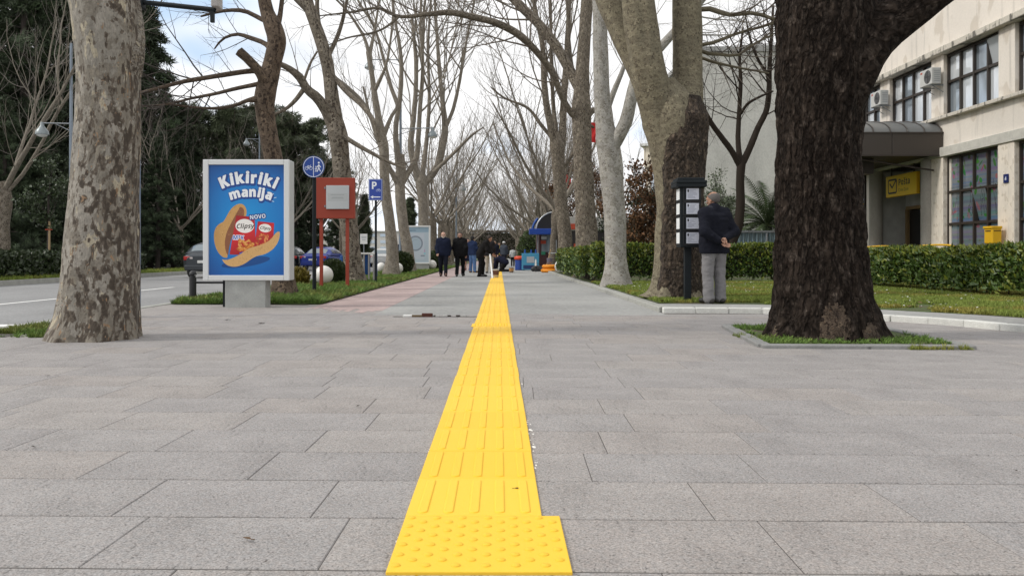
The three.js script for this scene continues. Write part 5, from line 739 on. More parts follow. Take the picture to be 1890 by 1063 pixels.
for (const [i, x, z, s, lab] of [[0, -60, 46, 1.0, 'dark conifer half out of frame at the left edge'], [1, 105, 47, 1.2, 'dark conifer behind the lamp with the short arm'], [1, 160, 52, 1.15, 'dark conifer behind the left side of the mottled trunk'], [0, 215, 58, 1.0, 'dark conifer behind the mottled trunk'], [1, 335, 60, .74, 'dark conifer above the left corner of the advertising panel'], [2, 385, 64, .98, 'rounded pine over the top edge of the advertising panel'], [0, 300, 66, .72, 'dark conifer between mottled trunk and panel'], [1, 440, 66, .70, 'narrow dark conifer behind the top of the panel'], [2, 475, 72, 1.1, 'rounded pine behind the leaning plane'], [2, 590, 96, .95, 'small far pine behind the round blue sign'], [0, 530, 88, .6, 'low dark conifer right of the leaning plane'], [1, 620, 104, .5, 'small dark conifer behind the red board'], [2, 640, 128, .7, 'small far pine left of the parking sign'], [0, 20, 60, 1.1, 'back row conifer at the left'], [0, 410, 80, .74, 'back row conifer behind the panel'], [1, 500, 86, .74, 'back row conifer behind the leaning plane']]) copy(cons[i], lab, cp(x, z), i * 2 + x, s);
for (const [i, x, z, s, lab] of [[0, 10, 39, .42, 'low dark spreading conifer at the left edge'], [1, 70, 40, .45, 'low dark conifer behind the staked young tree'], [0, 290, 44, .36, 'low dark conifer right of the mottled trunk'], [1, 345, 50, .42, 'low dark conifer left of the advertising panel'], [0, 575, 72, .38, 'low dark conifer behind the blue car'], [1, 400, 54, .45, 'low dark conifer by the roadside pine'], [0, 545, 66, .36, 'low dark conifer past the blue car'], [0, 200, 44, .42, 'low dark conifer behind the mottled trunk'], [1, 450, 58, .45, 'low dark conifer behind the panel'], [0, 500, 60, .42, 'low dark conifer behind the leaning plane'], [1, 140, 42, .42, 'low dark conifer behind the street lamp pole'], [0, 320, 55, .5, 'low dark conifer behind the grey car']]) copy(cons[i], lab, cp(x, z), x, s);
for (const [lab, x, z, h] of [['slender cypress left of the parking sign', 672, 98, 8], ['slender cypress behind the forked pale plane', 757, 92, 7.2]]) { const p = at(x, VY, z); conifer(lab, V(p.x, 0, p.z), h, .85, x, 'fir', cg).name = numbered('cypress'); }
// bare trees at the far side of the road, and the young staked one
{
  const bare = (label, x, z, s, seed) => { const o = copy(av[seed % 3], label, at(x, VY, z).setY(0), seed, s); return o; };
  bare('pale bare tree on the median at the left edge', 4, 31, .95, 3).rotation.y = 2.1; bare('thin bare tree left of the advertising panel', 332, 46, .72, 5); bare('bare tree far behind the leaning plane', 452, 60, .7, 7); bare('bare tree right of the panel across the road', 575, 74, .7, 11);
  const t = leafTree('young leafy tree tied to a stake on the median', at(88, VY, 30).setY(.07), [[0, 0, 0, .05], [0, 1.5, 0, .045], [0, 3.2, 0, .03]], [[-.2, 2.6, 0, .75, .7, .7], [.35, 3.2, 0, .7, .6, .6], [0, 3.9, 0, .4, .5, .4]], 1500, leafL, (R) => { const k = .6 + R() * .8; return [.035 * k, .055 * k, .018 * k]; }, 381, 'young_tree'); part('stake', cyl(.035, .035, 2.0, .09, 0, .1, 8), std(col(.35, .25, .14), .8), t); part('tie', new THREE.TorusGeometry(.1, .02, 6, 12).rotateX(Math.PI / 2).translate(.04, 1.7, .05), M.redPaint, t);
}

// ---------------------------------------------------------------- street furniture
const face = (w, h, z = 0, y = 0, x = 0, n = 1) => new THREE.PlaneGeometry(w, h).translate(x, y, z);
{ // advertising panel with the snack poster
  const t = thing('advertising_panel', 'big white framed poster panel on a concrete plinth with a blue peanut snack advert', 'advertising panel', V(-4.10, 0, -13.45), 0);
  const map = canvas(1024, 1466, (c, W, H) => {
    const g = c.createRadialGradient(W * .5, H * .47, 60, W * .5, H * .5, H * .68); g.addColorStop(0, '#1592d8'); g.addColorStop(.5, '#0d74c0'); g.addColorStop(1, '#0a4690'); c.fillStyle = g; c.fillRect(0, 0, W, H); const R = rng(3);
    c.lineWidth = 3; for (let i = 0; i < 30; i++) { c.strokeStyle = 'rgba(150,200,240,.10)'; c.beginPath(); let x = R() * W, y = R() * H; c.moveTo(x, y); c.lineTo(x + (R() - .5) * 160, y + R() * 140); c.stroke(); }
    const arc = (s, cx, cy, r, a0, a1, size) => { c.font = `bold ${size}px sans-serif`; c.textAlign = 'center'; c.lineJoin = 'round'; const ws = [...s].map((k) => c.measureText(k).width + size * .03), tot = ws.reduce((a, b) => a + b, 0); for (const pass of [0, 1]) { let acc = 0; [...s].forEach((k, i) => { const a = lerp(a0, a1, (acc + ws[i] / 2) / tot); acc += ws[i]; c.save(); c.translate(cx + Math.sin(a) * r, cy - Math.cos(a) * r); c.rotate(a + (i % 2 ? .06 : -.05)); if (pass === 0) { c.strokeStyle = '#10408a'; c.lineWidth = size * .26; c.strokeText(k, 8, 12); } else { c.strokeStyle = '#eef1f4'; c.lineWidth = size * .07; c.strokeText(k, 0, 0); c.fillStyle = '#eef1f4'; c.fillText(k, 0, 0); } c.restore(); }); } };
    arc('Kikiriki', W * .52, 1130, 890, -.43, .43, 200); arc('manija', W * .545, 1230, 810, -.34, .36, 168);
    c.strokeStyle = '#cfe3f2'; c.lineWidth = 8; for (const [x, y, a] of [[850, 400, -.5], [880, 440, -.2], [850, 480, .3]]) { c.beginPath(); c.moveTo(x, y); c.lineTo(x + 34 * Math.cos(a), y + 34 * Math.sin(a)); c.stroke(); }
    // open peanut shell
    const shell = (path, f) => { c.save(); c.beginPath(); path(); c.fillStyle = f; c.fill(); c.clip(); for (let i = 0; i < 900; i++) { c.strokeStyle = R() < .5 ? 'rgba(120,74,30,.28)' : 'rgba(240,200,140,.30)'; c.lineWidth = 2 + R() * 5; const x = R() * W, y = 480 + R() * 900; c.beginPath(); c.moveTo(x, y); c.lineTo(x + (R() - .5) * 36, y + R() * 34); c.stroke(); } c.restore(); };
    c.fillStyle = 'rgba(6,40,96,.55)'; c.beginPath(); c.ellipse(500, 1290, 330, 60, -.15, 0, 7); c.fill();
    shell(() => { c.moveTo(400, 520); c.bezierCurveTo(470, 500, 520, 570, 510, 650); c.bezierCurveTo(480, 760, 400, 800, 340, 900); c.bezierCurveTo(290, 1010, 260, 1100, 250, 1230); c.bezierCurveTo(170, 1250, 80, 1130, 70, 980); c.bezierCurveTo(60, 850, 110, 790, 190, 760); c.bezierCurveTo(250, 700, 270, 560, 400, 520); }, '#c99a5c');
    shell(() => { c.moveTo(420, 560); c.bezierCurveTo(490, 560, 500, 660, 440, 740); c.bezierCurveTo(350, 850, 280, 1000, 262, 1200); c.bezierCurveTo(210, 1150, 200, 1000, 250, 880); c.bezierCurveTo(300, 760, 380, 640, 420, 560); }, '#8a5638');
    // snack bags
    c.save(); c.translate(330, 1190); c.rotate(.04); const red = c.createLinearGradient(0, -520, 260, 0); red.addColorStop(0, '#9c1420'); red.addColorStop(.5, '#d2252a'); red.addColorStop(1, '#8e0f1a'); c.fillStyle = red; c.beginPath(); c.moveTo(20, -520); c.lineTo(268, -510); c.lineTo(310, 0); c.lineTo(-50, 0); c.closePath(); c.fill(); c.fillStyle = '#f2eee8'; c.beginPath(); c.ellipse(140, -385, 125, 92, 0, 0, 7); c.fill(); c.fillStyle = '#1d1714'; c.font = 'italic bold 84px sans-serif'; c.textAlign = 'center'; c.save(); c.rotate(-.06); c.fillText('Clipsy', 164, -345); c.restore(); c.font = 'bold 78px sans-serif'; c.strokeStyle = '#f0f4fa'; c.lineWidth = 14; c.strokeText('MIX', 60, -200); c.fillStyle = '#1a4fb0'; c.fillText('MIX', 60, -200); for (let i = 0; i < 60; i++) { c.fillStyle = ['#d88a38', '#e2a254', '#b8641f'][i % 3]; c.beginPath(); c.ellipse(60 + R() * 220, -150 + R() * 120 - (i % 4) * 22, 24, 13, R() * 3, 0, 7); c.fill(); } c.fillStyle = '#1a4fb0'; c.beginPath(); c.ellipse(160, -18, 80, 26, 0, 0, 7); c.fill(); c.restore();
    c.save(); c.translate(650, 1080); c.rotate(.10); c.fillStyle = red; c.beginPath(); c.moveTo(-20, -330); c.lineTo(200, -330); c.lineTo(220, 20); c.lineTo(-40, 30); c.closePath(); c.fill(); c.fillStyle = '#f2eee8'; c.beginPath(); c.ellipse(86, -250, 84, 56, 0, 0, 7); c.fill(); c.fillStyle = '#1d1714'; c.font = 'italic bold 52px sans-serif'; c.textAlign = 'center'; c.fillText('Clipsy', 88, -232); for (let i = 0; i < 46; i++) { c.fillStyle = ['#cf6f3a', '#e09050', '#a94a24'][i % 3]; c.beginPath(); c.ellipse(-10 + R() * 200, -160 + R() * 170, 20, 11, R() * 3, 0, 7); c.fill(); } c.restore();
    c.save(); c.translate(660, 690); c.rotate(-.10); c.font = 'bold 76px sans-serif'; c.textAlign = 'center'; c.lineWidth = 24; c.strokeStyle = '#123f86'; c.strokeText('NOVO', 0, 24); c.fillStyle = '#e8eef4'; c.fillText('NOVO', 0, 24); c.restore();
    shell(() => { c.moveTo(180, 1250); c.bezierCurveTo(260, 1290, 420, 1190, 520, 1120); c.bezierCurveTo(600, 1070, 760, 1080, 860, 960); c.bezierCurveTo(900, 900, 950, 860, 960, 900); c.bezierCurveTo(965, 1060, 830, 1180, 690, 1200); c.bezierCurveTo(560, 1220, 520, 1330, 360, 1350); c.bezierCurveTo(260, 1355, 200, 1310, 180, 1250); }, '#d3a76c');
  });
  const w = 1.40, h = 1.96, y = 1.42;
  part('cabinet', rbox(w, h, 0.30, 0.02, 0, y, -0.19), std(col(0.52, 0.54, 0.55), .5, .2), t);
  const fr = std(col(.66, .67, .67), .45, .1); for (const s of [-1, 1]) part('frame_side', rbox(.088, h, .05, .01, s * (w / 2 - .044), y, -0.02), fr, t); for (const s of [-1, 1]) part('frame_rail', rbox(w - .178, .085, .05, .01, 0, y + s * (h / 2 - .0425), -.02), fr, t);
  part('poster', face(w - .168, h - .162, -0.035, y), std(0xffffff, .35, 0, { map }), t);
  part('plinth', rbox(0.66, 0.62, 0.30, .012, -0.02, .16, -.17), std(col(0.95, .97, .97), .9, 0, { map: concreteMap, bumpMap: fineBump, bumpScale: .003 }), t); part('leg', box(.08, .5, .1, -.42, .24, -.3), M.darkMetal, t);
}
{ // round bike and pedestrian sign
  const t = thing('traffic_sign', 'round blue sign with bicycle and walkers on a dark post', 'traffic sign', V(-3.93, 0.0, -17.6));
  const map = canvas(512, 512, (c) => { c.fillStyle = '#24499a'; c.fillRect(0, 0, 512, 512); c.strokeStyle = '#e8ecf2'; c.lineWidth = 14; c.beginPath(); c.arc(256, 256, 240, 0, 7); c.stroke(); c.fillStyle = '#e8ecf2'; c.fillRect(249, 16, 14, 480); c.lineWidth = 9; for (const x of [92, 192]) { c.beginPath(); c.arc(x, 290, 38, 0, 7); c.stroke(); } c.beginPath(); c.moveTo(92, 290); c.lineTo(122, 236); c.lineTo(182, 236); c.lineTo(192, 290); c.moveTo(122, 236); c.lineTo(150, 290); c.lineTo(182, 236); c.moveTo(92, 290); c.lineTo(150, 290); c.moveTo(112, 226); c.lineTo(134, 226); c.moveTo(176, 214); c.lineTo(196, 214); c.stroke(); const man = (x, y, s) => { c.beginPath(); c.arc(x, y, 20 * s, 0, 7); c.fill(); c.lineWidth = 26 * s; c.lineCap = 'round'; c.beginPath(); c.moveTo(x, y + 40 * s); c.lineTo(x, y + 104 * s); c.moveTo(x, y + 104 * s); c.lineTo(x - 30 * s, y + 180 * s); c.moveTo(x, y + 104 * s); c.lineTo(x + 32 * s, y + 176 * s); c.lineWidth = 18 * s; c.moveTo(x, y + 44 * s); c.lineTo(x - 38 * s, y + 96 * s); c.moveTo(x, y + 44 * s); c.lineTo(x + 36 * s, y + 90 * s); c.stroke(); }; man(384, 158, 1.15); man(316, 250, .7); });
  const disc = new THREE.CircleGeometry(.225, 40).translate(0, 2.72, .022); part('sign_face', disc, std(0xffffff, .45, 0, { map }), t); part('sign_plate', new THREE.CylinderGeometry(.23, .23, .03, 40).rotateX(Math.PI / 2).translate(0, 2.72, .004), M.blue, t); part('post', cyl(.042, .042, 2.92, 0, -.05, -.06, 14), M.darkMetal, t); part('clamp', merge([box(.1, .04, .06, 0, 2.8, -.03), box(.1, .04, .06, 0, 2.62, -.03)]), M.greyMetal, t);
}
{ // red framed notice board
  const t = thing('notice_board', 'red framed board with a square grey plate on two red legs', 'notice board', V(-4.02, 0.0, -20.4), 0.02);
  const f = std(col(.30, .040, .018), .6); part('panel', rbox(.94, 1.0, .16, .012, 0, 2.25, -.06), f, t); part('side_panel', rbox(.06, 1.0, .30, .01, -.46, 2.251, -.17), std(col(.22, .03, .014), .6), t); for (const x of [-.40, .24]) part('leg', rbox(.08, 1.78, .08, .008, x + .04, .88, -.08), f, t);
  part('plate', rbox(.56, .58, .03, .006, .06, 2.27, .04), M.alu, t); part('lettering', face(.48, .2, .057, 2.27, .06), std(0xffffff, .4, .4, { map: canvas(256, 106, (c) => { c.fillStyle = '#b9bcbd'; c.fillRect(0, 0, 256, 106); c.fillStyle = '#8f9394'; for (const [y, a, b] of [[20, 40, 216], [52, 60, 200], [64, 46, 210]]) for (let x = a; x < b; x += 11) c.fillRect(x, y, 8, 7); }) }), t); part('hinge', merge([box(.03, .05, .05, -.25, 2.5, .03), box(.03, .05, .05, -.25, 2.05, .03)]), M.greyMetal, t);
}
{ // parking sign
  const t = thing('parking_sign', 'blue parking sign with white arrow pointing left on a thin dark post', 'traffic sign', V(-3.57, 0.0, -24));
  const map = canvas(320, 500, (c, W, H) => { c.fillStyle = '#2a46a0'; c.fillRect(0, 0, W, H); c.strokeStyle = '#d8e0f0'; c.lineWidth = 6; c.strokeRect(8, 8, W - 16, H - 16); c.fillStyle = '#eef2f6'; c.font = 'bold 250px sans-serif'; c.fillText('P', 50, 235); c.strokeStyle = '#cfd8ee'; c.lineWidth = 6; for (const x of [200, 262]) { c.beginPath(); c.arc(x, 268, 24, 0, 7); c.stroke(); } c.beginPath(); c.moveTo(200, 268); c.lineTo(218, 234); c.lineTo(254, 234); c.lineTo(262, 268); c.moveTo(218, 234); c.lineTo(234, 268); c.lineTo(254, 234); c.stroke(); c.fillStyle = '#eef2f6'; c.fillRect(80, 415, 200, 22); c.beginPath(); c.moveTo(34, 426); c.lineTo(104, 388); c.lineTo(104, 464); c.fill(); });
  part('sign_face', face(.38, .60, .017, 2.74), std(0xffffff, .45, 0, { map }), t); part('sign_plate', rbox(.40, .62, .025, .01, 0, 2.74, 0), M.blue, t); part('post', cyl(.035, .035, 2.8, 0, -.05, -.05, 12), M.darkMetal, t); part('clamp', merge([box(.09, .035, .05, 0, 2.9, -.03), box(.09, .035, .05, 0, 2.6, -.03)]), M.greyMetal, t);
}
{ // washing machine advert further on
  const t = thing('advertising_panel', 'pale grey poster panel with a round washing machine door, far along the path', 'advertising panel', V(-4.48, 0, -45.5));
  const map = canvas(512, 760, (c, W, H) => { c.fillStyle = '#aebcc6'; c.fillRect(0, 0, W, H); c.fillStyle = '#8ea6b6'; c.fillRect(0, 0, W, 110); c.fillStyle = '#4f6677'; c.font = 'bold 40px sans-serif'; c.fillText('Supports', 50, 84); c.fillStyle = '#b8c0ca'; c.beginPath(); c.roundRect(30, 130, 380, 560, 14); c.fill(); c.strokeStyle = '#808a96'; c.lineWidth = 34; c.beginPath(); c.arc(215, 350, 148, 0, 7); c.stroke(); c.fillStyle = '#a4b4c0'; c.beginPath(); c.arc(215, 350, 128, 0, 7); c.fill(); c.strokeStyle = '#8f9fa8'; c.lineWidth = 8; c.beginPath(); c.arc(230, 370, 100, 3, 5); c.stroke(); c.fillStyle = '#b89ab8'; c.fillRect(405, 480, 26, 60); c.fillStyle = '#88c0cc'; c.fillRect(400, 550, 40, 34); c.fillStyle = '#808c98'; c.fillRect(330, 600, 90, 30); });
  part('cabinet', rbox(1.42, 2.1, .28, .02, 0, 1.42, -.17), std(col(.50, .53, .55), .5, .2), t); for (const s of [-1, 1]) part('frame_side', rbox(.08, 2.1, .04, .01, s * .67, 1.42, -.015), M.white, t); for (const s of [-1, 1]) part('frame_rail', rbox(1.26, .08, .04, .01, 0, 1.42 + s * 1.01, -.015), M.white, t); part('poster', face(1.26, 1.94, -.022, 1.42), std(0xffffff, .35, 0, { map }), t); part('plinth', rbox(1.05, .40, .26, .01, .1, .17, -.17), M.concrete, t);
}
{ // notice post that the man reads
  const t = thing('notice_post', 'black roofed notice post with framed white sheets on its sides', 'notice post', V(3.10, 0.08, -13.65));
  part('post', merge([box(.105, 1.05, .105, 0, .48, 0)]), M.darkMetal, t); part('roof', merge([rbox(.50, .05, .46, .012, .02, 1.96, 0), rbox(.44, .045, .40, .012, .02, 2.005, 0), rbox(.50, .06, .44, .012, .02, 1.905, 0)]), M.darkMetal, t);
  part('case', rbox(.34, 1.0, .32, .012, .02, 1.40, 0), M.darkMetal, t);
  const paper = (k) => std(0xffffff, .75, 0, { map: canvas(220, 180, (c) => { c.fillStyle = '#c6cad6'; c.fillRect(0, 0, 220, 180); c.fillStyle = '#30343c'; c.fillRect(20, 18, 26, 44); c.beginPath(); c.arc(33, 34, 16, 0, 7); c.fill(); c.fillStyle = '#8b90a0'; const R = rng(k); for (let i = 0; i < 8; i++) c.fillRect(i < 3 ? 64 : 22, 24 + i * 18, 60 + R() * (i < 3 ? 70 : 110), 7); }) });
  for (let i = 0; i < 4; i++) { const y = 1.765 - i * .238, s = sub('frame', t, V(.035, y, .163)); part('edge', merge([box(.29, .014, .012, 0, .105, 0), box(.29, .014, .012, 0, -.105, 0), box(.014, .21, .012, -.138, 0, 0), box(.014, .21, .012, .138, 0, 0)]), M.black, s); part('sheet', face(.205, .178, .003, 0, .012), paper(i + 1), s); const q = sub('frame', t, V(-.153, y, .0), -Math.PI / 2); part('edge', merge([box(.27, .014, .012, 0, .105, 0), box(.27, .014, .012, 0, -.105, 0)]), M.black, q); part('sheet', face(.24, .178, .003, 0, 0), std(col(.72, .74, .75), .7), q); }
}
// bollards, globes, bins
{
  const t = thing('bollard', 'black bollard with rounded head at the grass edge left of the poster panel', 'bollard', at(355, VY, 14.9).setY(0)); part('post', merge([cyl(.062, .062, .50, 0, -.05, 0, 18), cyl(.05, .05, .035, 0, .45, 0, 18)]), M.black, t); part('head', new THREE.SphereGeometry(.066, 18, 10, 0, 6.3, 0, 1.8).translate(0, .51, 0), M.black, t); part('rail_stub', rod(V(.04, .36, 0), V(.6, .36, -.05), .02), M.black, t);
  for (const [lab, x, z, r] of [['white globe ground lamp behind the round blue sign post', 597, 22.4, .255], ['white globe lamp half hidden by the slim pale plane', 733, 34.4, .24], ['white globe lamp right of the washing machine panel', 797, 46.2, .26], ['small white globe lamp left of the gnarled plane foot', 703, 40, .22]]) { const g = thing('globe_lamp', lab, 'globe lamp', at(x, VY, z).setY(0)); part('globe', ball(r, 0, r + .06, 0, 32, 22), std(col(.72, .70, .66), .35), g); part('base', cyl(.09, .07, .09, 0, -.01, 0, 14), M.black, g); }
  const b = thing('recycling_stand', 'row of blue recycling panels hung on a white topped frame between planes', 'recycling stand', V(-3.95, 0, -25.7), 0.0); const bl = std(col(.012, .085, .30), .5);
  for (let i = 0; i < 3; i++) part('blue_panel', rbox(.12 + .04 * (i % 2), .62 + .12 * (i === 2 ? 1 : 0), .10, .02, -.36 + i * .24, .56, 0), bl, b); for (let i = 0; i < 3; i++) part('post', rbox(.045, .90, .05, .005, -.22 + i * .15, .45, .07), std(col(.36, .35, .34), .6), b); part('top_bar', rbox(.62, .06, .2, .01, -.2, .90, 0), M.white, b);
  const b2 = thing('recycling_stand', 'blue slim recycling panel behind the red board leg', 'recycling stand', V(-4.72, 0, -25)); part('blue_panel', rbox(.10, .82, .3, .02, 0, .43, 0), bl, b2); part('foot', box(.12, .04, .34, 0, .0, 0), M.greyMetal, b2);
  const wp = thing('small_sign', 'small white sign plate on a thin grey post behind the parking sign', 'sign', at(671, VY, 46).setY(0)); part('post', cyl(.03, .03, 1.75, 0, 0, -.03), M.greyMetal, wp); part('plate', rbox(.40, .56, .02, .005, 0, 1.75, 0), M.white, wp); part('print', merge([box(.26, .03, .004, 0, 1.88, .012), box(.26, .03, .004, 0, 1.8, .012), box(.2, .03, .004, 0, 1.7, .012)]), std(col(.3, .33, .36), .6), wp);
}
// street lamps and the signal mast
function lamp(label, p, h, arms, group) {                                     // arms: [side length, height, kind]
  const t = thing('street_lamp', label, 'street lamp', p); part('pole', cyl(.09, .045, h, 0, -.05, 0, 14), std(col(.22, .26, .31), .45, .4), t);
  for (const [l, y] of arms) { const a = sub('lamp_arm', t, V(0, y, 0)), s = Math.sign(l); part('arm_tube', merge([rod(V(0, 0, 0), V(l, 0.02, 0), .025), rod(V(0, -.28, 0), V(l * .55, 0, 0), .015)]), M.greyMetal, a); const x = l; part('shade', new THREE.LatheGeometry([[.03, .12], [.06, .10], [.07, -.02], [.13, -.10], [.22, -.22], [.235, -.34], [.225, -.345]].map(([r, yy]) => new THREE.Vector2(r, yy)), 22).translate(x, -.06, 0), std(col(.22, .25, .26), .4, .3, { side: THREE.DoubleSide }), a); part('lens', new THREE.SphereGeometry(.20, 18, 8, 0, 6.3, Math.PI / 2, Math.PI / 2).scale(1, .55, 1).translate(x, -.38, 0), std(col(.72, .74, .74), .25), a); }
  return t;
}
lamp('grey street lamp with short arm behind the mottled trunk at the far left', at(130, VY, 30).setY(0.05), 8.5, [[-1.05, 5.55]]);
lamp('tall street lamp with two bell shades above the planes left of centre', at(739, VY, 40).setY(0), 10.6, [[-1.5, 10.25], [1.55, 6.95]]);
lamp('far street lamp with a bell shade over the avenue', at(842, VY, 70).setY(0), 7.6, [[.6, 6.7]]);
lamp('street lamp behind the leaning dark plane', at(478, VY, 58).setY(0.05), 9.4, [[-.9, 8.9]]);
{
  const t = thing('signal_mast', 'grey blue mast beside the mottled trunk with a long camera arm', 'signal mast', at(251, VY, 11.4).setY(0)); part('pole', cyl(.055, .05, 4.75, 0, -.05, 0, 14), std(col(.20, .25, .33), .45, .4), t); part('arm', rod(V(0, 4.33, 0), V(1.10, 4.20, .05), .035), M.darkMetal, t); part('bracket', rbox(.16, .26, .16, .02, .02, 4.36, 0), M.darkMetal, t); part('camera_box', rbox(.10, .20, .2, .015, 1.12, 4.32, .05), std(col(.36, .34, .33), .5), t); part('aerial', merge([cyl(.012, .012, .3, 1.06, 4.04, .05, 8), box(.05, .16, .05, 1.06, 4.11, .05)]), M.darkMetal, t);
}

// ---------------------------------------------------------------- cars
function car(label, p, turn, paint, lengthM = 4.4, kind = 'sedan') {
  const t = thing('parked_car', label, 'car', p, turn), L = lengthM, W = 1.76;  // nose towards -z
  const prof = kind === 'sedan' ? [[-.5, .62], [-.44, .80], [-.26, .90], [.0, .94], [.28, .97], [.36, .985], [.46, .98], [.5, .86]] : [[-.5, .60], [-.45, .80], [-.28, .92], [0, .98], [.3, 1.02], [.45, 1.02], [.49, .98], [.5, .88]];
  const roof = kind === 'sedan' ? [[-.27, .92], [-.12, 1.30], [.0, 1.44], [.14, 1.44], [.25, 1.36], [.39, .985]] : [[-.28, .92], [-.13, 1.34], [.0, 1.49], [.2, 1.50], [.36, 1.42], [.455, 1.02]];
  const at1 = (pr, s) => { for (let i = 0; i < pr.length - 1; i++) if (s <= pr[i + 1][0]) return lerp(pr[i][1], pr[i + 1][1], clamp((s - pr[i][0]) / (pr[i + 1][0] - pr[i][0]))); return pr[pr.length - 1][1]; };
  const se = (x, e) => Math.sign(x) * Math.pow(Math.abs(x), e), low = .24;
  const body = (s, a, o = 0) => { const e = Math.min(1, (s + .5) * 9 + .55, (.5 - s) * 10 + .62), w = W / 2 * Math.pow(e, .5) + o, top = at1(prof, s), bot = low + .10 * Math.pow(Math.abs(s) * 2, 6), m = (top + bot) / 2, h = (top - bot) / 2 + o; return V(se(Math.cos(a), .42) * w, m + se(Math.sin(a), .5) * h, s * L); };
  const pm = std(paint, .28, .35), b = new MB(); b.grid(40, 40, (u, v) => ({ p: body(v - .5, u * 6.2832) }), true, true); for (const s of [-.5, .5]) { const k = [], n = V(0, 0, s < 0 ? -1 : 1); for (let i = 0; i < 40; i++) k.push(b.v(body(s, i / 40 * 6.2832), n, 0, 0)); const c = b.v(V(0, .55, s * L), n, 0, 0); for (let i = 0; i < 40; i++) s < 0 ? b.i.push(c, k[(i + 1) % 40], k[i]) : b.i.push(c, k[i], k[(i + 1) % 40]); } part('body', b.geo(), pm, t);
  const s0 = roof[0][0], s1 = roof[roof.length - 1][0], cab = (s, v, o = 0) => { const y1 = at1(roof, s), y0 = Math.min(at1(prof, s) - .06, y1 - .01), a = v * Math.PI, wt = .58, hw = lerp(W / 2 - .03, wt, (Math.max(0, Math.sin(a))) ** 1.2) + o, ex = se(Math.cos(a), .38); return V(ex * hw, y0 + (y1 + o - y0) * Math.pow(Math.sin(a), .62), s * L); };
  const c = new MB(); c.grid(32, 40, (u, v) => ({ p: cab(lerp(s0, s1, v), u) }), true); part('cabin', c.geo(), pm, t);
  const gl = std(col(.25, .29, .31), .06, .55), dk = std(col(.02, .022, .025), .1, .2), patch = (sa, sb, va, vb, m, n) => { const g = new MB(); g.grid(10, 10, (u, v) => ({ p: cab(lerp(sa, sb, v), lerp(va, vb, u), .008) }), true); part(n, g.geo(), m, t); };
  const rs = roof[roof.length - 2][0]; patch(rs + .015, s1 - .02, .26, .74, gl, 'rear_window'); patch(roof[0][0] + .02, roof[1][0], .26, .74, dk, 'windscreen'); for (const [a, d] of [[.04, .185], [.815, .96]]) { patch(-.10, .08, a, d, dk, 'side_window'); patch(.10, rs - .01, a, d, dk, 'side_window'); }
  const rear = L / 2; for (const s of [-1, 1]) { part('tail_light', rbox(.30, .16, .10, .03, s * .66, .80, rear - .055), std(col(.42, .02, .015), .25), t); part('tail_light', rbox(.13, .09, .10, .02, s * .50, .81, rear - .045), std(col(.55, .5, .48), .25), t); part('wing_mirror', rbox(.16, .12, .12, .04, s * .93, 1.0, -.13 * L), pm, t); part('headlight', rbox(.34, .15, .1, .03, s * .62, .68, -rear + .1), M.alu, t); part('door_handle', rbox(.02, .03, .16, .008, s * .885, .84, .06 * L), pm, t); }
  part('bumper', rbox(1.55, .22, .10, .05, 0, .42, rear - .02), std(paint.clone().multiplyScalar(.8), .4, .2), t); part('number_plate', rbox(.50, .11, .02, .005, 0, .66, rear + .006), M.white, t); part('exhaust', cyl(.03, .03, .1, -.5, .24, rear - .1).rotateX(0), M.greyMetal, t);
  for (const s of [-1, 1]) for (const q of [-.31, .30]) { const w = sub('wheel', t, V(s * (W / 2 - .10), .315, q * L)); part('tyre', new THREE.TorusGeometry(.235, .085, 12, 28).rotateY(Math.PI / 2).scale(1.15, 1, 1), M.black, w); part('rim', merge([new THREE.CylinderGeometry(.19, .19, .14, 20).rotateZ(Math.PI / 2), ...[0, 1, 2, 3, 4].map((k) => box(.16, .36, .05).rotateX(k * Math.PI / 5))]), M.alu, w); }
  return t;
}
car('dark grey hatchback driving away at the far lane, left of the poster panel', V(-11.95, -.075, -35.5), 0.03, col(.055, .062, .07), 4.2, 'hatch');
car('bright blue sedan seen from behind on the road', V(-10.75, -.075, -51.5), -.14, col(.012, .035, .26), 4.5);
car('dark car parked behind the leaning plane right of the poster panel', V(-13.1, -.075, -52), .06, col(.02, .025, .024), 4.3, 'hatch');
car('white car further down the road past the blue sedan', V(-9.2, -.075, -66), 0, col(.6, .6, .58), 4.4);
car('pale silver car far past the parking sign', V(-8.4, -.075, -92), 0, col(.5, .52, .54), 4.4); car('dark car half seen beyond the grey hatchback', V(-21, -.075, -44), .5, col(.06, .065, .07), 4.3, 'hatch');

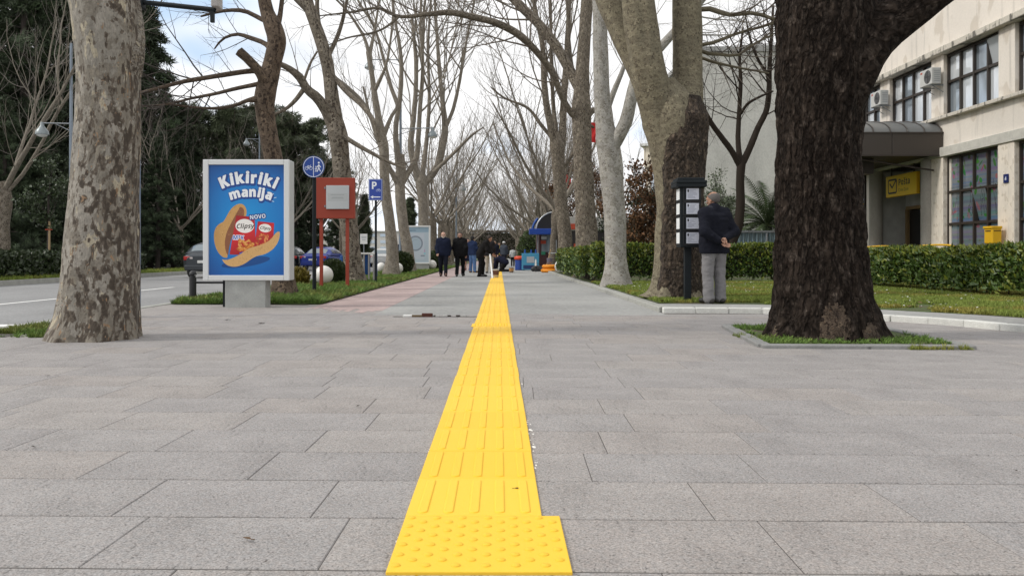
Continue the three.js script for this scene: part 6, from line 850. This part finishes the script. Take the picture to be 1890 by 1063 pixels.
// ---------------------------------------------------------------- people
function surfaceNet(f, lo, hi, cell) {                                         // closed surface where f < 0 (naive surface nets)
  const n = [0, 1, 2].map((k) => Math.ceil((hi[k] - lo[k]) / cell) + 2), F = new Float32Array(n[0] * n[1] * n[2]), id = (x, y, z) => (z * n[1] + y) * n[0] + x;
  for (let z = 0; z < n[2]; z++) for (let y = 0; y < n[1]; y++) for (let x = 0; x < n[0]; x++) F[id(x, y, z)] = f(lo[0] + x * cell, lo[1] + y * cell, lo[2] + z * cell);
  const map = new Int32Array(F.length).fill(-1), P = [], I = [], C = [[0, 0, 0], [1, 0, 0], [0, 1, 0], [1, 1, 0], [0, 0, 1], [1, 0, 1], [0, 1, 1], [1, 1, 1]], E = [[0, 1], [2, 3], [4, 5], [6, 7], [0, 2], [1, 3], [4, 6], [5, 7], [0, 4], [1, 5], [2, 6], [3, 7]];
  for (let z = 0; z < n[2] - 1; z++) for (let y = 0; y < n[1] - 1; y++) for (let x = 0; x < n[0] - 1; x++) {
    let sx = 0, sy = 0, sz = 0, c = 0; const v = C.map((k) => F[id(x + k[0], y + k[1], z + k[2])]); let neg = 0; for (const q of v) if (q < 0) neg++; if (!neg || neg === 8) continue;
    for (const [a, b] of E) if ((v[a] < 0) !== (v[b] < 0)) { const t = v[a] / (v[a] - v[b]); sx += lerp(C[a][0], C[b][0], t); sy += lerp(C[a][1], C[b][1], t); sz += lerp(C[a][2], C[b][2], t); c++; }
    map[id(x, y, z)] = P.length / 3; P.push(lo[0] + (x + sx / c) * cell, lo[1] + (y + sy / c) * cell, lo[2] + (z + sz / c) * cell);
  }
  for (let z = 1; z < n[2] - 1; z++) for (let y = 1; y < n[1] - 1; y++) for (let x = 1; x < n[0] - 1; x++) {
    const a = F[id(x, y, z)] < 0; const q = (p, r, s, t, flip) => { if (p < 0 || r < 0 || s < 0 || t < 0) return; flip ? I.push(p, s, r, p, t, s) : I.push(p, r, s, p, s, t); };
    if (a !== F[id(x + 1, y, z)] < 0) q(map[id(x, y - 1, z - 1)], map[id(x, y, z - 1)], map[id(x, y, z)], map[id(x, y - 1, z)], !a);
    if (a !== F[id(x, y + 1, z)] < 0) q(map[id(x - 1, y, z - 1)], map[id(x - 1, y, z)], map[id(x, y, z)], map[id(x, y, z - 1)], !a);
    if (a !== F[id(x, y, z + 1)] < 0) q(map[id(x - 1, y - 1, z)], map[id(x, y - 1, z)], map[id(x, y, z)], map[id(x - 1, y, z)], !a);
  }
  const g = new THREE.BufferGeometry(), N = [], e = cell * .5; for (let i = 0; i < P.length; i += 3) { const [x, y, z] = [P[i], P[i + 1], P[i + 2]], k = V(f(x + e, y, z) - f(x - e, y, z), f(x, y + e, z) - f(x, y - e, z), f(x, y, z + e) - f(x, y, z - e)).normalize(); N.push(k.x, k.y, k.z); }
  g.setAttribute('position', new THREE.Float32BufferAttribute(P, 3)); g.setAttribute('normal', new THREE.Float32BufferAttribute(N, 3)); g.setAttribute('uv', new THREE.Float32BufferAttribute(P.flatMap((_, i) => i % 3 === 0 ? [P[i] * 4 + P[i + 2] * 4, P[i + 1] * 4] : []), 2)); g.setIndex(I); return g;
}
function field(bones, k) {                                                    // bones: [a, b, ra, rb]; smooth minimum of tapered capsules
  const B = bones.map(([a, b, ra, rb]) => { const dx = b[0] - a[0], dy = b[1] - a[1], dz = b[2] - a[2]; return [a[0], a[1], a[2], dx, dy, dz, 1 / (dx * dx + dy * dy + dz * dz + 1e-9), ra, rb]; });
  return (x, y, z) => { let m = 1e3; for (const [ax, ay, az, dx, dy, dz, q, ra, rb] of B) { const px = x - ax, py = y - ay, pz = z - az, h = Math.min(1, Math.max(0, (px * dx + py * dy + pz * dz) * q)), ex = px - dx * h, ey = py - dy * h, ez = pz - dz * h, d = Math.sqrt(ex * ex + ey * ey + ez * ez) - (ra + (rb - ra) * h), t = Math.max(k - Math.abs(m - d), 0) / k; m = Math.min(m, d) - t * t * k * .25; } return m; };
}
function bounds(bones, pad) { const lo = [9, 9, 9], hi = [-9, -9, -9]; for (const [a, b, ra, rb] of bones) for (const [p, r] of [[a, ra], [b, rb]]) for (let i = 0; i < 3; i++) { lo[i] = Math.min(lo[i], p[i] - r - pad); hi[i] = Math.max(hi[i], p[i] + r + pad); } return [lo, hi]; }
const net = (bones, k, cell, extra) => { const [lo, hi] = bounds(bones, k * .5 + cell * 2), f = field(bones, k); return surfaceNet(extra ? (x, y, z) => extra(f(x, y, z), x, y, z) : f, lo, hi, cell); };
// one hand, palm down along -y from the wrist, thumb towards +x, fingers a little curled towards +z
const handBones = (curl) => { const b = [[[0, 0, 0], [0, -.05, .002], .024, .026], [[-.02, -.05, 0], [-.028, -.085, .004], .017, .014], [[.015, -.05, 0], [.026, -.085, .004], .018, .014]]; [[-.030, .060, .0085], [-.010, .076, .0095], [.010, .080, .0095], [.029, .070, .009]].forEach(([x, l, r]) => { let y = -.092, z = .004, a = curl * .5, p = [x * .95, y, z]; for (const s of [.45, .32, .23]) { const q = [p[0] + x * .06 * s, p[1] - Math.cos(a) * l * s, p[2] + Math.sin(a) * l * s]; b.push([p, q, r, r * .88]); p = q; a += curl * .8; r *= .92; } }); b.push([[.022, -.025, .006], [.045, -.055, .018], .014, .011], [[.045, -.055, .018], [.052, -.085, .028], .011, .009]); return b; };
const handGeo = { loose: net(handBones(.45), .006, .0045), fist: net(handBones(1.35), .006, .0045) };
function headGeo() {                                                          // face towards +z, origin at the middle of the head
  const f = field([[[0, .035, -.015], [0, .045, -.025], .086, .084], [[0, .03, .02], [0, .02, .012], .072, .07], [[0, -.05, .03], [0, -.075, .05], .052, .034], [[-.035, -.03, .02], [.035, -.03, .02], .042, .042], [[0, .012, .088], [0, -.022, .104], .009, .014], [[-.078, .012, -.005], [-.082, -.02, -.002], .018, .012], [[.078, .012, -.005], [.082, -.02, -.002], .018, .012], [[-.045, .026, .072], [.045, .026, .072], .013, .013], [[-.02, -.052, .082], [.02, -.052, .082], .008, .008], [[-.018, -.065, .08], [.018, -.065, .08], .009, .009], [[0, -.09, .0], [0, -.15, -.02], .05, .054]], .022);
  const eye = (x, y, z) => Math.min(Math.hypot(x - .032, y - .006, z - .094), Math.hypot(x + .032, y - .006, z - .094)) - .017;
  return surfaceNet((x, y, z) => { const a = f(x, y, z), b = -eye(x, y, z), k = .012, t = Math.max(k - Math.abs(a - b), 0) / k; return Math.max(a, b) + t * t * k * .25; }, [-.12, -.19, -.13], [.12, .15, .13], .008);
}
const HEAD = headGeo(), HAIR = surfaceNet((x, y, z) => { const d = Math.hypot(x / 1, (y - .03) / 1.08, (z + .022) / 1.05) - .101, cut = z * .75 - (y - .028) * .62 - .012; return Math.max(d, cut, -(y + .055)); }, [-.13, -.09, -.16], [.13, .17, .14], .009);
const HAIR_LOW = surfaceNet((x, y, z) => { const d = Math.hypot(x, (y - .03) / 1.08, (z + .022) / 1.05) - .100, cut = z * .75 - (y - .028) * .62 - .012; return Math.max(d, cut, -(y + .055), y - .085 - (fbm3(x * 40, y * 40, z * 40, 2, 3) - .5) * .04); }, [-.13, -.09, -.16], [.13, .17, .14], .007);
const EYES = merge([new THREE.SphereGeometry(.0125, 10, 8).translate(.032, .006, .083), new THREE.SphereGeometry(.0125, 10, 8).translate(-.032, .006, .083)]), IRIS = merge([new THREE.SphereGeometry(.0065, 8, 6).translate(.032, .006, .0905), new THREE.SphereGeometry(.0065, 8, 6).translate(-.032, .006, .0905)]);
const A3 = (p) => [p.x, p.y, p.z];
// J: joints, x to the person's left, z forward
function person(label, p, turn, J, o) {
  const t = thing('person', label, 'person', p, turn), cell = o.cell ?? .022, k = .05, s = o.fat ?? 1, skin = std(o.skin ?? col(.42, .25, .17), .6);
  const v = (a) => Array.isArray(a) ? a : A3(a), mid = (a, b, f = .5) => a.map((x, i) => lerp(x, b[i], f)), j = {}; for (const q of Object.keys(J)) j[q] = v(J[q]);
  const up = (a, d) => [a[0], a[1] + d, a[2]], sh = .045;
  const chestL = mid(j.shL, j.chest, .42), chestR = mid(j.shR, j.chest, .42), waist = mid(j.pelvis, j.chest, .45);
  const torso = (g) => [[j.pelvis, waist, .13 * s + g, .125 * s + g], [waist, j.chest, .125 * s + g, .135 * s + g], [j.hipL, chestL, .105 * s + g, .115 * s + g], [j.hipR, chestR, .105 * s + g, .115 * s + g], [j.shL, j.neck, .066 + g, .06 + g], [j.shR, j.neck, .066 + g, .06 + g]];
  const arm = (S, E, W, g, f = 1) => [[S, E, .062 + g, .05 + g], [E, W, .048 + g, (.034 + g) * f]];
  const leg = (H, K, A, g, f = 1) => [[H, K, .092 * s + g, .062 + g], [K, A, .06 + g, (.042 + g) * f]];
  const bones = [...torso(-.012), ...arm(j.shL, j.elL, j.wrL, -.006), ...arm(j.shR, j.elR, j.wrR, -.006), ...leg(j.hipL, j.knL, j.anL, -.006), ...leg(j.hipR, j.knR, j.anR, -.006), [j.neck, j.head, .055, .06], [j.anL, j.toL, .04, .034], [j.anR, j.toR, .04, .034]];
  const geos = [net(bones, .04, cell)];
  const hm = new THREE.Matrix4().compose(V(...j.head), new THREE.Quaternion().setFromEuler(new THREE.Euler(o.nod ?? 0, o.look ?? 0, 0, 'YXZ')), V(1, 1, 1)); geos.push(HEAD.clone().applyMatrix4(hm));
  const put = (W, E, left, kind) => { const d = V(...W).sub(V(...E)).normalize(), y = d.clone().negate(), fw = o.palm ?? V(0, 0, 1), z = fw.clone().addScaledVector(y, -fw.dot(y)).normalize(), x = y.clone().cross(z); const g = handGeo[kind].clone(); if (left) { g.scale(-1, 1, 1); const ix = g.index.array; for (let i = 0; i < ix.length; i += 3) { const q = ix[i]; ix[i] = ix[i + 1]; ix[i + 1] = q; } } return g.applyMatrix4(new THREE.Matrix4().makeBasis(x, y, z).setPosition(V(...W).addScaledVector(d, .01))); };
  geos.push(put(j.wrL, j.elL, true, o.hand ?? 'loose'), put(j.wrR, j.elR, false, o.hand ?? 'loose')); part('body', merge(geos), skin, t);
  const hd = sub('head_features', t); hd.applyMatrix4(hm); part('eyes', EYES, std(col(.6, .6, .58), .3), hd); part('iris', IRIS, M.black, hd); if (o.hair) part('hair', o.balding ? HAIR_LOW : HAIR, std(o.hair, .9), hd); if (o.beard) part('beard', net([[[-.04, -.06, .05], [.04, -.06, .05], .03, .03], [[0, -.085, .055], [0, -.09, .06], .036, .03]], .03, .009, (d, x, y, z) => Math.max(d, y + .048 - Math.abs(x) * .3)), std(o.beard, .95), hd); if (o.cap) part('cap', merge([new THREE.SphereGeometry(.105, 18, 10, 0, 6.3, 0, 1.5).translate(0, .045, -.02), new THREE.CylinderGeometry(.075, .085, .012, 16).scale(1, 1, .9).translate(0, .055, .09)]), std(o.cap, .85), hd);
  const cloth = (c, b = .004) => new THREE.MeshPhysicalMaterial({ color: c, roughness: .95, specularIntensity: .25, bumpMap: fineBump, bumpScale: b }), g1 = o.jacket ?? .028;
  const wob = (d, x, y, z) => d + (fbm3(x * 8 + 3, y * 13, z * 8, 3, 13) - .5) * .036;
  const jb = [...torso(g1), ...arm(j.shL, j.elL, mid(j.elL, j.wrL, .97), g1 - .006, .95), ...arm(j.shR, j.elR, mid(j.elR, j.wrR, .97), g1 - .006, .95), [j.neck, up(j.neck, .04), .072, .066]];
  if (o.hem) { const dn = (a) => [a[0] * 1.02, a[1] - o.hem, a[2]]; jb.push([j.hipL, dn(j.hipL), .118 * s + g1, .115 * s + g1], [j.hipR, dn(j.hipR), .118 * s + g1, .115 * s + g1]); }
  const hemY = Math.min(j.hipL[1], j.hipR[1]) - (o.hem ?? 0) - .05; part('jacket', net(jb, k, cell, (d, x, y, z) => o.upright === false ? wob(d, x, y, z) : Math.max(wob(d, x, y, z), hemY - y)), cloth(o.coat), t);
  if (o.skirt) part('skirt', net([[j.hipL, mid(j.hipL, j.knL, .8), .13, .15], [j.hipR, mid(j.hipR, j.knR, .8), .13, .15], [j.pelvis, waist, .15, .14]], .06, cell, (d, x, y) => Math.max(d, j.knL[1] - y)), cloth(o.trousers), t);
  else part('trousers', net([[j.pelvis, up(j.pelvis, .05), .128 * s + .012, .125 * s + .012], ...leg(j.hipL, j.knL, up(j.anL, -.02), o.loose ?? .02, o.flare ?? 1.15), ...leg(j.hipR, j.knR, up(j.anR, -.02), o.loose ?? .02, o.flare ?? 1.15)], k * .6, cell * .9, wob), cloth(o.trousers), t);
  for (const [A, T] of [[j.anL, j.toL], [j.anR, j.toR]]) { const d = V(T[0] - A[0], 0, T[2] - A[2]).normalize(), heel = [A[0] - d.x * .055, T[1], A[2] - d.z * .055]; part('shoe', net([[heel, T, .042, .038], [[A[0], A[1] - .02, A[2]], heel, .048, .042], [[A[0], A[1] - .01, A[2]], T, .046, .034]], .03, Math.min(cell, .016), (dd, x, y, z) => Math.max(dd, T[1] - .042 - y)), std(o.shoes ?? col(.02, .018, .016), .5), t); }
  if (o.more) o.more(t, j);
  return t;
}
const STAND = { pelvis: [0, .96, 0], chest: [0, 1.27, -.01], neck: [0, 1.48, -.02], head: [0, 1.635, .02], shL: [.185, 1.42, -.02], shR: [-.185, 1.42, -.02], elL: [.25, 1.14, -.04], elR: [-.25, 1.14, -.04], wrL: [.25, .90, .05], wrR: [-.25, .90, .05], hipL: [.095, .93, 0], hipR: [-.095, .93, 0], knL: [.11, .51, .02], knR: [-.11, .51, .02], anL: [.115, .10, -.01], anR: [-.115, .10, -.01], toL: [.14, .042, .15], toR: [-.14, .042, .15] };
const walk = (s = 1) => ({ ...STAND, knL: [.10, .52, .16 * s], anL: [.10, .12, .20 * s], toL: [.12, .06, .36 * s], knR: [-.10, .50, -.04 * s], anR: [-.10, .14, -.26 * s], toR: [-.11, .05, -.12 * s], elL: [.25, 1.14, -.12 * s], wrL: [.24, .91, -.04 * s], elR: [-.25, 1.14, .06 * s], wrR: [-.23, .93, .22 * s] });
const gz = (x, z, y = 0) => at(x, VY, z).setY(y);
// the man reading the notices, hands clasped behind his back: seen from behind, turned a little to the notice post
person('man in dark jacket and grey trousers reading the notice post with hands behind his back', gz(1319, 13.25, .085), Math.PI + .42, { ...STAND, pelvis: [0, .985, .0], chest: [0, 1.29, .0], neck: [0, 1.49, .01], head: [-.01, 1.645, .05], shL: [.20, 1.42, -.01], shR: [-.20, 1.42, -.01], elL: [.30, 1.14, -.13], elR: [-.30, 1.14, -.13], wrL: [.07, .985, -.235], wrR: [-.05, 1.03, -.225], hipL: [.10, .94, 0], hipR: [-.10, .94, 0], knL: [.115, .51, .02], knR: [-.115, .51, .02] },
  { cell: .014, fat: 1.03, jacket: .034, hem: .10, coat: col(.012, .013, .020), trousers: col(.205, .20, .205), loose: .029, flare: 1.25, hair: col(.11, .10, .095), balding: true, look: .5, nod: .22, palm: V(.1, .2, -1), skin: col(.37, .205, .14), more: (t, j) => { part('belt_line', net([[[-.12, 1.50, -.03], [.12, 1.50, -.03], .05, .05]], .03, .014, (d, x, y) => Math.max(d, 1.49 - y)), std(col(.015, .016, .024), .9), t); } });
person('bald man with pale beard in a navy jacket walking towards us', gz(818, 32.8), .05, walk(1), { cell: .022, fat: 1.15, jacket: .04, hem: .06, coat: col(.012, .016, .034), trousers: col(.012, .014, .022), beard: col(.5, .48, .45), shoes: col(.06, .022, .018), skin: col(.46, .27, .20) });
person('man all in black with an open jacket walking beside the navy jacket man', gz(849, 33), -.06, walk(-1), { cell: .022, fat: 1.08, jacket: .038, hem: .08, coat: col(.009, .009, .010), trousers: col(.008, .009, .010), hair: col(.04, .033, .03), skin: col(.33, .18, .13) });
person('woman in a navy skirt walking behind the man in black', gz(863, 46), .1, walk(.7), { cell: .026, coat: col(.015, .016, .03), trousers: col(.012, .013, .028), skirt: true, hair: col(.03, .02, .02), skin: col(.45, .26, .19), shoes: col(.12, .03, .03) });
person('man in blue denim and dark cap standing with his back to us', gz(872, 40.5), Math.PI - .7, { ...STAND, elL: [.25, 1.16, .04], wrL: [.14, 1.05, .20], elR: [-.25, 1.16, .04], wrR: [-.14, 1.05, .20], anL: [.14, .1, 0], anR: [-.14, .1, 0], toL: [.2, .042, .15], toR: [-.2, .042, .15] }, { cell: .022, hem: .02, coat: col(.022, .035, .085), trousers: col(.10, .18, .35), cap: col(.012, .012, .014), hair: col(.02, .018, .016), shoes: col(.22, .13, .05), loose: .024 });
person('man in a black suit bending forward over the end of the yellow strip', gz(890, 32.8), Math.PI / 2 - .1, { ...STAND, pelvis: [0, .93, -.08], chest: [0, 1.20, .08], neck: [0, 1.37, .20], head: [0, 1.50, .29], shL: [.18, 1.32, .16], shR: [-.18, 1.32, .16], elL: [.22, 1.06, .24], elR: [-.22, 1.06, .22], wrL: [.10, .92, .40], wrR: [-.10, .90, .38], hipL: [.095, .90, -.08], hipR: [-.095, .90, -.08], knL: [.10, .50, .02], knR: [-.10, .50, -.04], anL: [.10, .1, -.02], anR: [-.10, .1, -.1], toL: [.12, .042, .15], toR: [-.12, .042, .06] }, { cell: .022, hem: .12, coat: col(.014, .013, .013), trousers: col(.012, .012, .013), hair: col(.04, .03, .025), skin: col(.40, .20, .13), shoes: col(.03, .03, .03), loose: .03, nod: .3 });
person('person in beige trousers standing close behind the man in the suit', gz(903, 39.2), Math.PI - .3, STAND, { cell: .024, hem: .06, coat: col(.02, .018, .02), trousers: col(.36, .32, .26), hair: col(.04, .035, .03), shoes: col(.05, .05, .05) });
const KNEEL = { pelvis: [0, .50, -.20], chest: [0, .66, .10], neck: [0, .66, .32], head: [0, .60, .47], shL: [.18, .62, .27], shR: [-.18, .62, .27], elL: [.22, .34, .36], elR: [-.22, .34, .36], wrL: [.12, .12, .50], wrR: [-.14, .12, .48], hipL: [.10, .46, -.18], hipR: [-.10, .46, -.18], knL: [.13, .07, .08], knR: [-.13, .07, .08], anL: [.12, .07, -.36], anR: [-.12, .07, -.36], toL: [.12, .05, -.48], toR: [-.12, .05, -.48] };
person('worker in dark clothes kneeling to lay the last yellow tiles', gz(927, 43), -Math.PI / 2 - .3, KNEEL, { cell: .024, upright: false, coat: col(.012, .014, .03), trousers: col(.014, .014, .015), hair: col(.02, .018, .016) });
person('dark dressed person standing behind the kneeling worker', gz(914, 52), -.6, STAND, { cell: .028, coat: col(.012, .013, .022), trousers: col(.012, .012, .016), hair: col(.02, .018, .016) });
person('person with a white cap in a grey jacket far down the pavement', gz(930, 56), 2.6, walk(.7), { cell: .028, coat: col(.06, .07, .09), trousers: col(.02, .02, .03), cap: col(.7, .7, .7), hair: col(.2, .18, .16) });
person('person in a yellow vest far down the pavement', gz(921, 60), .4, STAND, { cell: .028, coat: col(.55, .42, .06), trousers: col(.03, .03, .04), hair: col(.05, .04, .03) });
person('child in a white jacket walking far down the pavement', gz(946.5, 62), Math.PI, walk(.8), { cell: .028, coat: col(.6, .62, .62), trousers: col(.02, .02, .025), hair: col(.03, .02, .02) }).scale.setScalar(.80);
person('person in dark clothes by the road seen past the slim pale plane', gz(739, 52), .3, STAND, { cell: .028, coat: col(.03, .03, .045), trousers: col(.02, .02, .03), hair: col(.03, .02, .02) });

// ---------------------------------------------------------------- the workers' things and litter
{
  const y = (x, py, z) => at(x, py, z);
  const bk = (label, x, z, s, c, band) => { const t = thing('bucket', label, 'bucket', gz(x, z)); part('pail', new THREE.LatheGeometry([[0, 0], [.125, 0], [.15, .30], [.155, .30], [.155, .275], [.145, .275], [.12, .012], [0, .012]].map(([r, yy]) => new THREE.Vector2(r * s, yy * s)), 24), std(c, .5), t); part('label_band', cyl(.137 * s, .150 * s, .16 * s, 0, .10 * s, 0, 24), std(band, .6), t); const m = new MB(); wire(m, Array.from({ length: 9 }, (_, i) => { const a = i / 8 * Math.PI; return V(Math.cos(a) * .155 * s, (.28 + Math.sin(a) * .04) * s, Math.sin(a) * .12 * s); }), .006, 5); part('handle', m.geo(), M.greyMetal, t); return t; };
  bk('brown and white bucket standing on the yellow strip', 913.5, 31.3, 1.05, col(.6, .57, .52), col(.13, .055, .04)); bk('small tub with orange band right of the kneeling worker', 944, 40.5, .8, col(.30, .22, .16), col(.5, .25, .08));
  const pole = thing('white_pole', 'long white pole resting with its tip on the yellow strip', 'pole', gz(908, 30.5)); part('tube', rod(V(0.02, .0, 0), V(-.12, 1.08, -2.6), .035), M.white, pole); part('tip', rod(V(.02, -.0, 0), V(.024, -.002, .06), .04), M.white, pole);
  const b = thing('barrel', 'blue barrel with a red lid beside the pavement works', 'barrel', gz(960, 47)); part('drum', new THREE.LatheGeometry([[0, 0], [.27, 0], [.29, .04], [.28, .25], [.29, .28], [.28, .3], [.29, .58], [.27, .62], [0, .62]].map(([r, q]) => new THREE.Vector2(r, q)), 24), std(col(.012, .05, .26), .5), b); part('lid', new THREE.LatheGeometry([[.24, .58], [.34, .62], [.33, .74], [.26, .80], [0, .81]].map(([r, q]) => new THREE.Vector2(r, q)), 24), std(col(.6, .06, .02), .5), b);
  const f = thing('drinks_crate', 'light blue printed display box behind the blue barrel', 'display box', gz(979, 46)); part('box', rbox(.95, .92, .5, .02, 0, .5, 0), std(col(.06, .28, .45), .5), f); part('print', rbox(.42, .34, .02, .004, 0, .6, .252), std(col(.40, .42, .45), .6), f); part('band', box(.8, .2, .01, .0, .2, .256), std(col(.01, .03, .12), .5), f); part('bottle', merge([cyl(.05, .045, .2, -.3, .96, 0, 10), cyl(.05, .045, .2, .05, .96, 0, 10), cyl(.05, .045, .2, .3, .96, 0, 10)]), M.blue, f);
  const bag = thing('tool_bag', 'black tool bag on the pavement between the display box and the orange stack', 'bag', gz(991.5, 43.5)); part('bag', net([[[-.2, .12, 0], [.2, .12, 0], .13, .12], [[-.12, .2, 0], [.12, .22, 0], .1, .09]], .05, .02), M.black, bag); const m = new MB(); wire(m, [V(-.14, .26, 0), V(-.1, .4, 0), V(.1, .4, 0), V(.14, .26, 0)], .014, 6); part('handle', m.geo(), M.black, bag); const bt = thing('white_bottle', 'small white bottle standing at the black tool bag', 'bottle', gz(989, 42.8)); part('body', cyl(.05, .045, .3, 0, .3, 0), M.white, bt); part('cap', cyl(.02, .02, .06, 0, .6, 0), M.white, bt); part('stand', cyl(.06, .06, .3, 0, 0, 0), M.black, bt);
  const os = thing('cable_reel', 'orange two tier base lying at the lawn edge', 'machine base', gz(1015.5, 40.8)); for (const q of [0, 1]) part('tier', new THREE.LatheGeometry([[0, 0], [.40, 0], [.46, .06], [.46, .14], [.38, .19], [0, .19]].map(([r, yy]) => new THREE.Vector2(r * (1 - q * .12), yy + q * .2)), 26), M.orange, os); part('hub', cyl(.1, .1, .5, 0, 0, 0), M.greyMetal, os);
  bk('grey pail with a white rag set on the orange base', 1014.5, 40.8, .95, col(.2, .2, .24), col(.14, .14, .2)).position.y = .42;
  const br = thing('broom', 'broom with pale wooden handle leaning by the kiosk', 'broom', gz(1007, 42)); part('handle', rod(V(0, .1, 0), V(.27, 1.15, -.1), .025), M.wood, br); part('head', rbox(.34, .07, .08, .015, 0, .09, 0), M.wood, br); part('bristles', box(.32, .07, .07, 0, .03, 0), M.black, br);
  const rl = thing('guard_rail', 'grey tube guard rail in front of the kiosk', 'railing', gz(1024, 46.5)); const mm = new MB(); wire(mm, [V(-.35, .95, 0), V(.32, .95, 0), V(.36, .92, 0), V(.36, 0, 0)], .035); part('rail', mm.geo(), M.alu, rl); part('post', cyl(.035, .035, 1.7, .1, 0, .02), M.greyMetal, rl);
  const fan = thing('round_reel', 'white round hose reel by the hedge corner', 'reel', gz(1036, 36.5)); part('ring', new THREE.TorusGeometry(.22, .07, 10, 28).translate(0, .36, 0), M.white, fan); part('hub', new THREE.CylinderGeometry(.07, .07, .12, 16).rotateX(Math.PI / 2).translate(0, .36, 0), M.greyMetal, fan); part('stand', merge([box(.3, .04, .24, 0, .03, 0), box(.04, .34, .04, -.1, .19, -.05), box(.04, .34, .04, .1, .19, -.05)]), M.greyMetal, fan);
  // broken joint in the paving with loose bits
  const j = thing('broken_joint', 'broken open paving joint with loose mortar and a brown brick piece, left of the strip', 'paving joint', V(-.88, 0, -11.45)); const R = rng(91), dark = new MB(); for (let i = 0; i < 26; i++) { const x = -.58 + i * .048, w = .05; dark.quad(V(x, .0035, .012 + R() * .03), V(x + w, .0035, .012 + R() * .03), V(x + w, .0035, -.03 - R() * .05), V(x, .0035, -.03 - R() * .05)); } part('open_joint', dark.geo(), std(col(.09, .085, .075), 1), j);
  part('brick_piece', rbox(.15, .06, .07, .01, -.11, .02, 0), std(col(.075, .024, .016), .9, 0, { bumpMap: fineBump, bumpScale: .01 }), j); part('wood_piece', rbox(.16, .03, .05, .006, -.24, .012, .01), std(col(.12, .08, .04), .9), j); part('mortar_lump', rbox(.13, .035, .07, .015, -.38, .012, 0), std(col(.62, .62, .6), .95), j); for (let i = 0; i < 12; i++) part('crumb', new THREE.IcosahedronGeometry(.012 + R() * .02, 0).scale(1.4, .6, 1), i % 3 ? M.concrete : std(col(.05, .04, .035), 1), j, V(-.02 + R() * .55, .01, (R() - .5) * .07));
  // litter and dead leaves
  const lf = (label, x, py, s, c) => { const z = EYE * FOCAL / (py - VY), t = thing('dead_leaf', label, 'leaf', V((x - VX) * z / FOCAL, .009, -z), x); const g = new MB(); g.grid(6, 4, (u, v) => { const w = Math.sin(Math.min(1, u * 1.04) * Math.PI) * .4 + .02; return { p: V((u - .5) * s, Math.abs(v - .5) * .5 * s * w + .18 * s * (u - .5) * (u - .5), (v - .5) * s * w) }; }); part('blade', g.geo(), std(c, .8, 0, { side: THREE.DoubleSide }), t); part('stalk', rod(V(-.5 * s, .03 * s, 0), V(-.8 * s, .06 * s, .1 * s), .04 * s, 5), std(c, .8), t); };
  const dk = col(.03, .022, .015), br2 = col(.10, .06, .03); lf('dark shrivelled leaf on the second yellow tile', 955, 906, .024, col(.09, .055, .008)); lf('dark leaf scrap on the paving at the left edge', 59, 828, .03, dk); lf('small dark leaf on the paving left of centre', 661, 752, .034, dk); lf('brown twig like leaf near the bottom left of the strip', 455, 1000, .036, br2); lf('tiny dark scrap close to the bottom edge left of the strip', 491, 1042, .014, dk); lf('small dark scrap right of the lowest paving rows', 1877, 873, .02, dk); lf('little dark leaf under the big mottled trunk', 88, 696, .03, dk); lf('dark leaf in front of the broken joint', 480, 598, .09, dk); lf('dark leaf at the foot of the poster panel', 418, 592, .06, dk);
  const st = thing('pale_stone', 'small pale stone lying against the foot of the mottled trunk', 'stone', V(-4.03, .0, -8.28)); part('stone', new THREE.IcosahedronGeometry(.06, 2).scale(1.3, .7, 1).translate(0, .02, 0), M.whitePaint, st); 
}

renderer.render(scene, camera);
